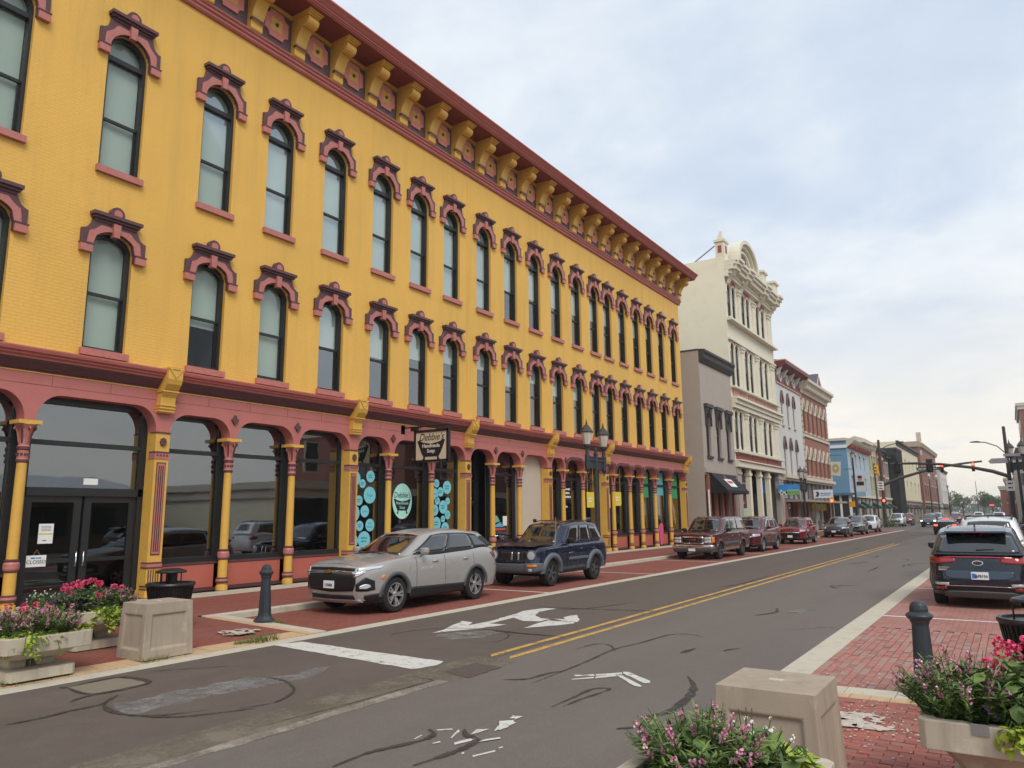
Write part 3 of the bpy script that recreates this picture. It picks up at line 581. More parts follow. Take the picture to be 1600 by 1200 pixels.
bp2 = bp+[(.30, 16.25), (.33, 16.36), (.37, 16.46), (.43, 16.56), (.50, 16.64), (.55, 16.67), (.55, 16.72), (.62, 16.69), (.71, 16.70), (.79, 16.75), (.84, 16.83), (.84, 16.92), (.80, 16.99), (.73, 17.02), (.73, 17.15), (0, 17.15)]
bk = MB(); bk.prism(bp2, 'y', -.20, .20, 0); bk.box(.0, .84, -.225, .225, 17.02, 17.06, 0); bk.box(.0, .90, -.245, .245, 17.06, 17.10, 0); bk.box(.0, .96, -.265, .265, 17.10, 17.148, 0); bk.box(.2, .325, -.215, .215, 16.10, 16.175, 1)
bk_me = bk.mesh('bracket', [M_ylt, M_mar])
def oct_(r, z, k):
    P = []
    for cx_, cz_, a0 in ((r, r, 270), (-r, r, 0), (-r, -r, 90), (r, -r, 180)):
        P += [(cx_+k*math.cos(math.radians(a0-22.5*i)), z+cz_+k*math.sin(math.radians(a0-22.5*i))) for i in range(5)]
    return P
pn = MB(); pn.prism(oct_(.43, 16.54, .19), 'x', .06, .12, 0)
q4 = [(a, 16.54+b) for a, b in [(.22*(1+.22*math.cos(4*t+math.pi))*math.cos(t), .22*(1+.22*math.cos(4*t+math.pi))*math.sin(t)) for t in [math.pi*2*i/28 for i in range(28)]]]
pn.prism([(a*1.12, 16.54+(b-16.54)*1.12) for a, b in q4], 'x', .10, .114, 2); pn.prism(q4, 'x', .10, .122, 1); pn.prism([(.06*math.cos(t), 16.54+.06*math.sin(t)) for t in [math.pi*2*i/10 for i in range(10)]], 'x', .11, .155, 2)
pn_me = pn.mesh('frieze_panel', [mat('coral panel paint', (.60, .21, .165), .5, var=.1, scale=4), M_ylt, M_mar])
for k in range(26):
    y = 45.46-1.584*k
    if y < YA+.3: break
    o = link('bracket', bk_me, bld); o.location = (0, y-OY[1], 0)
    if k: o = link('frieze_panel', pn_me, bld); o.location = (0, y+.792-OY[1], 0)
o = link('bracket', bk_me, bld); o.location = (-.35, YB-.02-OY[1], 0); o.rotation_euler = (0, 0, math.pi/2)
# -- shopfront arcade
def bars(par, org, x, yl, rows, h, m, ax='x'):
    # lines of print too small to read: broken runs of word-sized marks
    g = MB(org); r = random.Random(int(abs(yl)*977)+len(rows))
    for z, w in rows:
        y = yl
        while y < yl+w-.01:
            l = min(h*r.uniform(1.2, 4.2), yl+w-y)
            g.box(*((x, x+.002, y, y+l*.86) if ax == 'x' else (y, y+l*.86, x-.002, x)), z-h/2, z+h/2*r.choice((1, 1, .7))); y += l
    return g.build('print', m, par)
PIL = [4.62, 10.36, 16.73, 22.68, 28.75, 34.40, 45.52]; COLS = {0: [7.38], 1: [12.35, 14.46], 2: [18.50, 20.72], 3: [24.51, 26.48], 4: [30.18, 32.11], 5: [35.41, 37.47, 39.0, 40.91, 43.17]}
PW = .36
ops = []; bays = []
for i in range(6):
    cs = COLS[i]; edges = [PIL[i]]+cs+[PIL[i+1]]
    for j in range(len(edges)-1):
        a = edges[j]+(PW/2 if j == 0 else .11); b = edges[j+1]-(PW/2 if j == len(edges)-2 else .11); w = b-a
        zt = 4.66 if w > 2.3 else 4.56; r = min(.5 if w > 1.2 else .33, w/2); ops.append(((a+b)/2, w, 4.07, rcorner(w, 4.08, r, zt))); bays.append((i, j, (a+b)/2, w, zt, r))
mb = MB(OY)
wall_band(mb, FXP+.02, YA+3.4, YB, 4.07, 5.12, ops, .36, 0, 0)
for y_, w_ in [(p_, PW/2) for p_ in PIL]+[(c_, .11) for cs in COLS.values() for c_ in cs]: mb.box(FXP-.34, FXP+.018, y_-w_+.002, y_+w_-.002, 4.068, 4.10)
mb.box(FXP-.34, FXP+.02, YB-.02, YB, .19, 5.1)
arc = mb.build('arcade', M_pink, bld)
# joints between the cast iron plates, then rosettes
mb = MB(OY)
for i, j, yc, w, zt, r in bays:
    mb.box(FXP+.015, FXP+.0225, yc-w/2-.35, yc+w/2+.35, 4.83, 4.838, 0)
for y in [5.2+1.27*k for k in range(32)]: mb.box(FXP+.015, FXP+.0225, y, y+.008, 4.835, 5.1, 0)
mb.build('plate_joint', M_mar, bld)
rs = MB(); rs.prism([(.085*(1+.25*math.cos(4*t))*math.cos(t), 4.44+.11*(1+.25*math.cos(4*t))*math.sin(t)) for t in [math.pi*2*i/20 for i in range(20)]], 'x', .02, .07); rs_me = rs.mesh('rosette', M_mar)
for i, cs in COLS.items():
    for y in cs:
        if i == 0: continue
        o = link('rosette', rs_me, bld); o.location = (0, y-OY[1], .12 if i < 4 else .05)
# arch mouldings on the far shops
mb = MB(OY)
for i, j, yc, w, zt, r in bays:
    if i < 4 or (i == 4 and j == 0): continue
    A = rcorner(w+.20, 4.08, r+.08, zt+.12); B_ = rcorner(w+.05, 4.08, r, zt+.025); ring(mb, A, B_, FXP+.075, FXP+.02, 0, yc); ring(mb, B_, rcorner(w, 4.08, r, zt), FXP+.06, FXP+.02, 1, yc)
mb.build('arch_mould', [M_mar, M_pink2], bld)
# shop cornice
mb = MB(OY); mb.prism([(FXP+a, b) for a, b in [(0, 5.10), (.04, 5.10), (.05, 5.13), (.08, 5.14), (.20, 5.30), (.20, 5.33), (0, 5.33)]], 'y', YA, YB+.1, 0)
mb.prism([(FXP+a, b) for a, b in [(0, 5.33), (.24, 5.33), (.25, 5.37), (.30, 5.40), (.30, 5.43), (.36, 5.46), (.38, 5.52), (.38, 5.55), (0, 5.60)]], 'y', YA, YB+.1, 1)
mb.box(FXP, FXP+.035, YA, YB+.1, 5.075, 5.10, 2); mb.build('shop_cornice', [M_mar, M_corn, M_ylt], bld)
cb_ = MB(); cb_.prism([(0, 4.52), (.12, 4.52), (.12, 4.56), (.15, 4.57), (.15, 4.62), (.18, 4.64), (.20, 4.90), (.26, 4.98), (.26, 5.06), (.30, 5.08), (.40, 5.20), (.44, 5.32), (.44, 5.56), (.40, 5.60), (0, 5.62)], 'y', -.19, .19)
cb_.box(.0, .30, -.215, .215, 5.02, 5.06); cb_.prism([(-.17, 5.57), (0, 5.34), (.17, 5.57), (.12, 5.57), (0, 5.42), (-.12, 5.57)], 'x', .43, .465, 0); cb_.box(.1, .46, -.2, .2, 5.56, 5.60)
for k in range(3): cb_.box(0, .17+.02*k, -.205, .205, 4.55+.07*k, 4.58+.07*k)
cb_me = cb_.mesh('corbel', [M_ylt])
# fluted pilasters
pl = MB(); h = PW/2
pl.box(-.33, .035, -h, h, .2, 4.07, 0); pl.box(-.33, .07, -h-.03, h+.03, .2, .36, 0)
for a, b_, m in ((.37, .40, 2), (.44, .47, 2), (.86, .89, 2), (.89, .97, 1), (.97, 1.0, 2), (3.42, 3.47, 1), (3.47, 3.56, 1), (3.56, 3.60, 2), (4.04, 4.07, 2)): pl.box(-.2, .06 if m == 2 else .052, -h-.012, h+.012, a, b_, m)
for k in range(5): pl.box(.03, .04, -.135+.06*k-.004, -.135+.06*k+.026, .50, .82, 2)
pl.box(.03, .045, -.115, .115, 1.16, 3.34, 2); pl.box(.03, .049, -.095, .095, 1.19, 3.31, 1)
for k in range(3): pl.box(.04, .052, -.062+.05*k-.0, -.062+.05*k+.024, 1.24, 3.26, 3)
for k in range(4): pl.box(.05, .06, -.14+.08*k, -.10+.08*k, 3.485, 3.53, 2)
pl.prism([(.075*(1+.1*math.cos(8*t))*math.cos(t), 3.83+.095*(1+.1*math.cos(8*t))*math.sin(t)) for t in [math.pi*2*i/32 for i in range(32)]], 'x', .03, .085, 2)
pl_me = pl.mesh('pilaster', [M_ylt, M_pink2, M_mar, M_rev])
for y in PIL:
    o = link('pilaster', pl_me, bld); o.location = (0, y-OY[1], 0); o = link('corbel', cb_me, bld); o.location = (0, y-OY[1]-.03, 0)
# round columns
co = MB(); X0 = -.14
P = [(.15, .19, 0), (.15, .30, 0), (.125, .31, 0), (.125, .36, 2), (.15, .37, 2), (.155, .42, 1), (.15, .47, 2), (.15, .50, 2), (.118, .51, 0), (.118, .95, 2), (.14, .97, 2), (.14, 1.0, 1), (.15, 1.03, 1), (.15, 1.12, 1), (.13, 1.16, 2), (.14, 1.2, 2), (.108, 1.22, 0), (.098, 3.18, 2), (.12, 3.2, 2), (.12, 3.25, 1), (.108, 3.27, 1), (.108, 3.44, 2), (.125, 3.46, 2), (.125, 3.52, 1), (.10, 3.55, 1), (.11, 3.72, 1), (.15, 3.88, 1), (.21, 3.98, 0), (.21, 4.0, 0)]
co.lathe([(r, z) for r, z, m in P], X0, 0, 18, 0, [m for r, z, m in P])
co.prism([(X0-.21, -.23), (X0+.21, -.23), (X0+.17, 0), (X0+.21, .23), (X0-.21, .23), (X0-.17, 0)], 'z', 3.99, 4.07, 0)
for k in range(8):
    a = math.pi/4*k; co.tube([(X0+.10*math.cos(a), .10*math.sin(a), 3.60), (X0+.14*math.cos(a), .14*math.sin(a), 3.82), (X0+.21*math.cos(a), .21*math.sin(a), 3.93), (X0+.22*math.cos(a), .22*math.sin(a), 3.88)], [.02, .022, .02, .012], 6, 2 if k % 2 else 1)
for k in range(10): a = math.pi*2*k/10; co.box(X0+.105*math.cos(a)-.02, X0+.105*math.cos(a)+.02, .105*math.sin(a)-.02, .105*math.sin(a)+.02, 3.33, 3.38, 2)
co_me = co.mesh('column', [M_ylt, M_pink2, M_mar])
for cs in COLS.values():
    for y in cs: o = link('column', co_me, bld); o.location = (0, y-OY[1], 0)
# shop windows behind the arcade
XG = FXP-.36
def shopwin(yc, w, zt, r, film=None, panel=True, glass=None, bz=1.05):
    fr = MB(OY); a, b = yc-w/2-.1, yc+w/2+.1; t = .07
    fr.box(XG-.10, XG+.02, a, a+.1+t, .19, 4.75); fr.box(XG-.10, XG+.02, b-.1-t, b, .19, 4.75); fr.box(XG-.10, XG+.02, a, b, 4.45, 4.75); fr.box(XG-.09, XG+.03, a+.1+t, b-.1-t, 3.62, 3.72)
    if panel: fr.box(XG-.10, XG+.05, a, b, bz-.13, bz)
    wn = fr.build('shop_window', M_blk, bld)
    g = MB(OY); g.box(XG-.05, XG-.045, a+.1+t, b-.1-t, bz if panel else .2, 4.45); g.build('pane', M_glass2, wn)
    if film: g = MB(OY); g.quad((XG-.22, a+.1, .9), (XG-.22, b-.1, .9), (XG-.22, b-.1, 4.5), (XG-.22, a+.1, 4.5)); g.build('window_film', film, wn)
    if panel:
        g = MB(OY); g.box(XG-.10, XG+.02, a, b, .19, bz-.13); g.box(XG, XG+.05, a, b, .86, bz-.13); g.box(XG, XG+.05, a, b, .19, .27); g.build('bulkhead', M_mar, bld)
        g = MB(OY); g.box(XG+.01, XG+.035, a+.12, b-.12, .28, .85); g.build('bulkhead_panel', M_brown, bld)
    return wn
SW = {}
for i, j, yc, w, zt, r in bays:
    film = M_blind2 if i == 1 or (i == 3 and j == 1) else None
    if i == 0 and j == 1 or (i == 3 and j in (0, 2)): continue
    SW[(i, j)] = shopwin(yc, w, zt, r, film)
# shop interior shared by all bays
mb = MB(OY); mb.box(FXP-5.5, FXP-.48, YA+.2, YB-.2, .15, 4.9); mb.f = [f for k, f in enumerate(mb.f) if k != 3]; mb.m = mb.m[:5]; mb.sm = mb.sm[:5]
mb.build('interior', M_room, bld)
for y in (10.36, 16.73, 22.68, 28.75, 34.4): q = MB(OY); q.box(FXP-5.4, FXP-.5, y-.1, y+.1, .16, 4.85); q.build('partition', M_room, bld)
# entrance: transom light, double doors with closed sign
yc, w = [(b[2], b[3]) for b in bays if b[0] == 0 and b[1] == 1][0]; a, b = yc-w/2, yc+w/2
XD = XG-.05
fr = MB(OY); fr.box(XD-.1, XD+.06, a-.1, a+.12, .19, 4.8); fr.box(XD-.1, XD+.06, b-.12, b+.1, .19, 4.8); fr.box(XD-.1, XD+.06, a, b, 4.52, 4.8); fr.box(XD-.08, XD+.05, a, b, 3.62, 3.72); fr.box(XD-.08, XD+.06, a, b, 2.52, 2.70)
ew = fr.build('entrance', M_blk, bld); g = MB(OY); g.box(XD-.03, XD-.025, a+.1, b-.1, 2.7, 4.55); g.build('pane', M_glass2, ew)
g = MB(OY); g.box(XD-.028, XD-.018, yc-.02, yc+.30, 2.78, 2.92); g.build('notice', M_white, ew)
for k in (0, 1):
    da, db = (a+.12, yc-.03) if k == 0 else (yc+.03, b-.12)
    d = MB(OY); s = .16
    d.box(XD-.06, XD, da, da+s, .2, 2.52); d.box(XD-.06, XD, db-s, db, .2, 2.52); d.box(XD-.06, XD, da+s, db-s, 2.38, 2.52); d.box(XD-.06, XD, da+s, db-s, .2, .48); d.box(XD-.06, XD-.005, da+s, db-s, 1.08, 1.16)
    do = d.build('door', M_blk, bld); g = MB(OY); g.box(XD-.035, XD-.03, da+s, db-s, .48, 2.38); g.build('pane', M_glass3, do)
    g = MB(OY); hy = db-.05 if k == 0 else da+.05; g.tube([(XD, hy, 1.0), (XD+.06, hy, 1.0), (XD+.06, hy, 1.3), (XD, hy, 1.3)], .014, 8); g.build('handle', M_chrome, do)
    if k == 0:
        g = MB(OY); g.box(XD-.028, XD-.02, da+.36, da+.66, 1.50, 1.92); nt_ = g.build('notice', M_white, do)
        g = MB(OY); g.box(XD-.02, XD-.018, da+.37, da+.65, 1.69, 1.72, 0); g.box(XD-.02, XD-.018, da+.45, da+.53, 1.56, 1.575, 1); [g.box(XD-.02, XD-.018, da+.41, da+.61, z, z+.008, 1) for z in (1.86, 1.83, 1.80, 1.77)]; g.build('print', [mat('print yellow', (.55, .55, .05), .6), M_ink], nt_)
cs_ = thing('closed_sign', 'small white closed sign hung on the left glass of the dark double door', 'sign', (XD-.02, 7.95, 1.1))
g = MB((XD-.02, 7.95, 1.1)); g.box(XD-.015, XD-.002, 7.77, 8.17, 1.02, 1.26); g.build('board', M_white, cs_, .01)
g = MB((XD-.02, 7.95, 1.1)); g.tube([(XD-.008, 7.9, 1.26), (XD-.008, 7.97, 1.38), (XD-.008, 8.04, 1.26)], .006, 5); g.build('cord', mat('tan cord', (.3, .2, .06), .8), cs_)
text('lettering', 'CLOSED', .105, (XD+.0, 7.97, 1.12), FX, M_ink, cs_, (XD-.02, 7.95, 1.1)); bars(cs_, (XD-.02, 7.95, 1.1), XD-.001, 7.86, [(1.205, .22)], .03, M_blue)
# office entrance of the fourth shop: glass door under a lettered transom, and a blank cream panel
yc, w = [(b[2], b[3]) for b in bays if b[0] == 3 and b[1] == 0][0]; a, b = yc-w/2, yc+w/2; XO = XG-.5
fr = MB(OY); fr.box(XO-.08, XO+.04, a-.1, a+.1, .19, 4.7); fr.box(XO-.08, XO+.04, b-.1, b+.1, .19, 4.7); fr.box(XO-.08, XO+.04, a, b, 3.34, 3.42); fr.box(XO-.08, XO+.04, a, b, 2.45, 2.60); fr.box(XO-.08, XO+.04, yc-.05, yc+.05, .19, 2.5)
oe = fr.build('office_entrance', M_blk, bld); g = MB(OY); g.box(XO-.03, XO-.025, a, b, .2, 4.6); g.build('pane', M_glass2, oe); g = MB(OY); g.quad((XO-.3, a, .2), (XO-.3, b, .2), (XO-.3, b, 4.6), (XO-.3, a, 4.6)); g.build('window_film', M_blind2, oe)
text('lettering', 'rd', .34, (XO+.0, a+.33, 3.13), FX, M_white, oe, OY, sx=.8, bold=.006); text('lettering', 'O', .34, (XO, a+.36, 2.86), FX, M_white, oe, OY, sx=.8, bold=.006)
bars(oe, OY, XO, a+.58, [(3.10, .5), (2.98, .35), (2.86, .4)], .05, M_white); bars(oe, OY, XO, a+.18, [(2.70, 1.05)], .06, M_white)
for y in (a+.30, yc+.25): g = MB(OY); g.box(XO-.02, XO-.012, y, y+.2, 1.55, 1.85); g.build('notice', M_white, oe)
yc, w = [(b_[2], b_[3]) for b_ in bays if b_[0] == 3 and b_[1] == 2][0]
g = MB(OY); g.box(XG-.05, XG+.0, yc-w/2-.12, yc+w/2+.12, .19, 4.75); bp_ = g.build('infill_panel', mat('cream stucco infill', (.52, .45, .36), .8, var=.04, scale=1, bump=.1), bld)
g = MB(OY); g.box(XG, XG+.04, yc+.3, yc+.52, 1.72, 1.84); g.build('wall_vent', M_black, bp_)
# printed notices on the middle office window
wn = SW[(3, 1)]; yc = [b_[2] for b_ in bays if b_[0] == 3 and b_[1] == 1][0]
g = MB(OY); g.box(XG-.044, XG-.040, yc+.12, yc+.42, 1.60, 1.98); g.build('notice', M_white, wn)
g = MB(OY); g.prism([(yc-.45, 1.55), (yc+.15, 1.55), (yc-.05, 1.75), (yc-.45, 1.62)], 'x', XG-.044, XG-.041, 0); g.prism([(yc-.45, 1.42), (yc+.3, 1.42), (yc+.3, 1.5), (yc-.45, 1.5)], 'x', XG-.044, XG-.041, 1); g.prism([(yc-.45, 1.7), (yc-.1, 1.78), (yc-.3, 2.0), (yc-.45, 2.0)], 'x', XG-.044, XG-.041, 2)
g.build('window_decal', [mat('decal blue', (.12, .38, .62), .5), mat('decal red', (.55, .09, .05), .5), mat('decal green', (.2, .45, .25), .5)], wn)
# soap shop: round turquoise decals
M_cy = mat('turquoise vinyl', (.20, .58, .66), .45, var=.06); M_mint = mat('mint vinyl', (.42, .78, .68), .45, var=.03); M_cyt = mat('teal lettering', (.04, .28, .36), .5)
def disc(mb_, y, z, ry, rz, mi=0, x=None, n=24, th=.004): mb_.prism([(y+ry*math.cos(t), z+rz*math.sin(t)) for t in [math.pi*2*i/n for i in range(n)]], 'x', (x or XG-.043), (x or XG-.043)+th, mi)
words = ['', '', '', 'Soaps', '', 'Lotion', '', '', 'Body Butters', '']
def decals(win, spots, yc):
    for k, (dy, z, r) in enumerate(spots):
        g = MB(OY); disc(g, yc+dy, z, r, r); o = g.build('decal', M_cy, win)
        if not words[k % 10]: bars(o, OY, XG-.0385, yc+dy-r*.5, [(z+r*.22, r), (z-r*.15, r*.9)], r*.22, M_cyt); continue
        text('lettering', words[k % 10].replace(' ', '\n'), r*.55, (XG-.0385, yc+dy, z), FX, M_cyt, o, OY, sx=.8)
yc1 = [b_[2] for b_ in bays if b_[:2] == (2, 0)][0]; yc2 = [b_[2] for b_ in bays if b_[:2] == (2, 1)][0]; yc3 = [b_[2] for b_ in bays if b_[:2] == (2, 2)][0]
decals(SW[(2, 0)], [(-.42, 3.22, .24), (.28, 3.30, .19), (-.08, 3.06, .14), (.26, 2.70, .27), (-.22, 2.52, .16), (.05, 2.18, .19), (-.45, 2.12, .27), (-.16, 1.72, .16), (.30, 1.74, .20), (.05, 1.28, .27), (-.42, 1.26, .2)], yc1)
decals(SW[(2, 2)], [(-.33, 3.18, .15), (.28, 3.05, .24), (-.10, 2.88, .17), (-.42, 2.80, .2), (-.28, 2.55, .14), (.32, 2.55, .13), (.06, 2.33, .24), (-.42, 2.22, .2), (.32, 2.05, .16), (.05, 1.90, .12), (-.32, 1.74, .24), (.18, 1.56, .22)], yc3)
def bathtub(mb_, y, z, s, x, th, mi, ax='x'):
    P = [(-.5, .22), (-.44, .24), (-.3, .18), (0, .13), (.3, .18), (.44, .24), (.5, .22), (.43, .05), (.34, -.14), (.28, -.22), (.28, -.27), (.33, -.33), (.28, -.36), (.22, -.34), (.22, -.23), (-.22, -.23), (-.22, -.34), (-.28, -.36), (-.33, -.33), (-.28, -.27), (-.28, -.22), (-.34, -.14), (-.43, .05)]
    mb_.prism([(y+a*s, z+b*s) for a, b in P], ax, x, x+th, mi)
g = MB(OY); disc(g, yc2-.12, 2.52, .49, .60, 0, None, 40); disc(g, yc2+.2, 1.32, .15, .15, 0); bathtub(g, yc2-.12, 2.40, .86, XG-.039, .003, 1); dd = g.build('decal', [M_mint, M_ink], SW[(2, 1)])
text('lettering', "Debbie's", .27, (XG-.036, yc2-.12, 2.72), FX, M_ink, dd, OY, shear=.1, sx=.9); text('lettering', 'Handmade\nSoap', .145, (XG-.034, yc2-.12, 2.38), FX, M_mint, dd, OY)
# dark shops with white lettering, and the coloured posters of the last shop
ROWS = {(4, 0): [(3.05, .3), (2.85, .42), (2.55, .25), (2.3, .3), (2.15, .5), (1.8, .55)], (4, 1): [(3.2, .9), (3.02, .85), (2.84, .95), (2.6, .25), (2.38, .6), (2.2, .3), (1.85, .45), (1.62, .8), (1.4, .5), (1.2, .9)], (5, 2): [(2.9, .3), (2.7, .5), (2.5, .55), (2.0, .3), (1.8, .55), (1.55, .4), (1.3, .5)], (5, 3): [(2.2, .4), (2.0, .5), (1.8, .5), (1.55, .4)], (5, 4): [(2.15, .5), (2.0, .4), (1.8, .5)], (5, 0): []}
for (i, j), rows in ROWS.items():
    yc, w = [b_[2:4] for b_ in bays if b_[:2] == (i, j)][0]
    if rows: bars(SW[(i, j)], OY, XG-.042, yc-w*.42, rows, .085, M_white)
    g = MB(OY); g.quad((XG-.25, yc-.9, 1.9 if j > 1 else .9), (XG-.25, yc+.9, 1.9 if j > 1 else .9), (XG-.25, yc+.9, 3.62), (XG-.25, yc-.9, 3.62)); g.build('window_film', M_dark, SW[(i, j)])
M_yb = mat('yellow banner cloth', (.72, .56, .06), .8, var=.06); M_grn = mat('green poster', (.05, .28, .11), .7, var=.25, scale=4); M_aqua = mat('aqua poster', (.12, .42, .42), .7, var=.35, scale=5)
for k, (y, zz, hh, lab) in enumerate(((33.05, 2.35, .75, 'yellow fabric banner hung in the shop window behind the lamp post'), (34.85, 2.35, .7, 'narrow yellow fabric banner hung right of the pilaster by the lamp post'), (36.15, 2.45, .72, 'round cornered yellow banner hung on cords in the wide far arch'))):
    t_ = thing('banner', lab, 'banner', (XG+.12, y, zz)); g = MB((XG+.12, y, zz)); g.prism([(y-.38, zz), (y+.38, zz), (y+.38, zz+hh), (y-.38, zz+hh)] if k < 2 else [(y-.3, zz), (y+.3, zz), (y+.4, zz+.1), (y+.4, zz+hh), (y-.4, zz+hh), (y-.4, zz+.1)], 'x', XG+.11, XG+.13); g.build('cloth', M_yb, t_)
    g = MB((XG+.12, y, zz)); [g.tube([(XG+.12, y+s*.3, zz+hh), (XG+.12, y+s*.3, 4.4)], .008, 5) for s in (-1, 1)]; g.build('cord', M_yb, t_)
    bars(t_, (XG+.12, y, zz), XG+.131, y-.24, [(zz+hh*.6, .44), (zz+hh*.42, .4)], .07, M_white)
for (i, j), m in {(5, 3): M_grn, (5, 4): M_aqua, (5, 5): M_grn}.items():
    yc, w = [b_[2:4] for b_ in bays if b_[:2] == (i, j)][0]; g = MB(OY); g.box(XG-.044, XG-.038, yc-w*.4, yc+w*.36, 2.95 if j != 4 else 3.1, 4.42); g.build('poster', m, SW[(i, j)])
    if j == 5: g = MB(OY); g.prism([(yc-.2, 2.9), (yc+.25, 2.3), (yc+.3, 1.3), (yc+.1, 1.5), (yc-.15, 2.2)], 'x', XG-.044, XG-.039); g.build('poster', mat('brown and white poster', (.35, .2, .12), .7, var=.5, scale=6), SW[(i, j)])
# goods in the far shop windows
def lump(name, lab, cat, x, y, z, parts):
    t_ = thing(name, lab, cat, (x, y, z))
    for nm, mbf, m in parts: q = MB((x, y, z)); mbf(q); q.build(nm, m, t_)
for y, m, lab, nm in ((36.3, M_white, 'white printed box and folded paper in the wide far shop window', 'display_box'), (39.6, mat('tan carton', (.42, .28, .13), .8), 'tan carton with papers in the far shop window', 'display_box')):
    lump(nm, lab, 'box', XG-.3, y, 1.05, [('carton', lambda q, y=y: q.box(XG-.5, XG-.15, y-.3, y+.35, 1.05, 1.35), m), ('flyer', lambda q, y=y: (q.prism([(y-.15, 1.35), (y+.1, 1.35), (y+.2, 1.75), (y-.05, 1.75)], 'x', XG-.3, XG-.27), q.prism([(y+.1, 1.35), (y+.3, 1.35), (y+.12, 1.7)], 'x', XG-.25, XG-.23)), M_white)])
lump('toy_bat', 'lime green toy bat standing upright in the shop window', 'toy', XG-.2, 37.95, 1.05, [('bat', lambda q: q.lathe([(.0, 1.05), (.12, 1.06), (.1, 1.1), (.03, 1.15), (.03, 1.45), (.09, 1.6), (.11, 1.8), (.08, 1.92), (0, 1.93)], XG-.2, 37.95, 10), mat('lime plastic', (.25, .5, .05), .4))])
lump('cushion', 'pink oval cushion leaning by the far shop column', 'cushion', FXP-.1, 41.6, .2, [('cover', lambda q: q.prism([(41.55+.22*math.cos(t)+.12*math.sin(t), .85+.62*math.sin(t)) for t in [math.pi*2*i/18 for i in range(18)]], 'x', FXP-.2, FXP-.08), mat('hot pink cloth', (.62, .08, .2), .7))])
# ================================================================ street furniture
def debbie():
    O = (-15.7, 19.0, 4.3); t = thing('hanging_sign', 'square cream sign with a black bathtub hung on an iron bracket over the pavement', 'sign', O)
    q = MB(O); q.box(-16.42, -15.0, 18.97, 19.03, 3.80, 4.80); q.box(-16.42, -15.0, 18.94, 19.06, 4.74, 4.82); q.box(-16.42, -15.0, 18.94, 19.06, 3.76, 3.83); q.box(-16.44, -16.36, 18.94, 19.06, 3.76, 4.82); q.box(-15.06, -14.98, 18.94, 19.06, 3.76, 4.82); q.build('frame', M_black, t)
    q = MB(O); q.box(-16.36, -15.06, 18.962, 19.038, 3.83, 4.74); q.build('panel', mat('cream sign board', (.60, .48, .34), .6, var=.05), t)
    q = MB(O); q.tube([(-17.0, 19.0, 4.95), (-14.95, 19.0, 4.95)], .022, 8); q.box(-16.60, -16.30, 18.95, 19.05, 4.82, 4.93); q.tube([(-17, 19, 5.35), (-15.7, 19, 4.95)], .01, 6)
    for x in (-16.2, -15.2): q.tube([(x, 19, 4.81), (x, 19, 4.95)], .012, 6)
    q.box(-17.02, -16.98, 18.9, 19.1, 4.75, 5.05); q.build('bracket', M_black, t)
    q = MB(O); bathtub(q, -15.71, 4.20, 1.16, 18.952, .008, 0, 'y'); q.build('bathtub_motif', M_ink, t)
    text('lettering', "Debbie's", .34, (-15.71, 18.955, 4.57), FY, M_ink, t, O, shear=.35, sx=.88); text('lettering', 'Handmade\nSoap', .17, (-15.71, 18.948, 4.20), FY, mat('cream lettering', (.68, .60, .48), .6), t, O, bold=.004)
debbie()
# concrete blocks with recessed panels
def panel_block(label, x0, x1, y0, y1, z0, z1):
    O = ((x0+x1)/2, (y0+y1)/2, z0); t = thing('planter_box', label, 'concrete block', O); e = .03
    q = MB(O); q.add([(x0-e, y0-e, z0), (x1+e, y0-e, z0), (x1+e, y1+e, z0), (x0-e, y1+e, z0), (x0, y0, z1), (x1, y0, z1), (x1, y1, z1), (x0, y1, z1)], [(4,5,6,7)]); b = q.v[:]
    V = [Vector(p) for p in b]
    for a, c, d, f in ((0, 1, 5, 4), (1, 2, 6, 5), (2, 3, 7, 6), (3, 0, 4, 7)):
        A, B, C_, D = V[a], V[c], V[d], V[f]
        def P(u, v): return (A*(1-u)+B*u)*(1-v)+(D*(1-u)+C_*u)*v
        n = (B-A).cross(D-A).normalized(); us, vs = (0, .14, .86, 1), (0, .17, .80, 1)
        for i in range(3):
            for j in range(3):
                if i == 1 and j == 1: continue
                q.quad(*[tuple(P(us[i+k], vs[j+l])) for k, l in ((0, 0), (1, 0), (1, 1), (0, 1))])
        o_ = [P(u, v) for u, v in ((.14, .17), (.86, .17), (.86, .80), (.14, .80))]; i_ = [P(u, v)-n*.028 for u, v in ((.165, .20), (.835, .20), (.835, .775), (.165, .775))]
        for k in range(4): q.quad(*[tuple(x) for x in (o_[k], o_[(k+1) % 4], i_[(k+1) % 4], i_[k])])
        q.quad(*[tuple(x) for x in i_])
    q.build('block', M_box, t, .012, True)
    q = MB(O); xm, ym = O[0], O[1]; q.box(xm-.05, xm+.05, ym-.03, ym+.03, z1-.01, z1+.008); q.build('lifting_eye', M_conc2, t); return t
panel_block('taupe concrete block with recessed panels beside the flower planters by the left kerb', -11.04, -10.42, 6.30, 7.03, .035, .80)
panel_block('taupe concrete block with recessed panels in the right foreground', -1.90, -1.22, 5.47, 6.18, .01, .80)
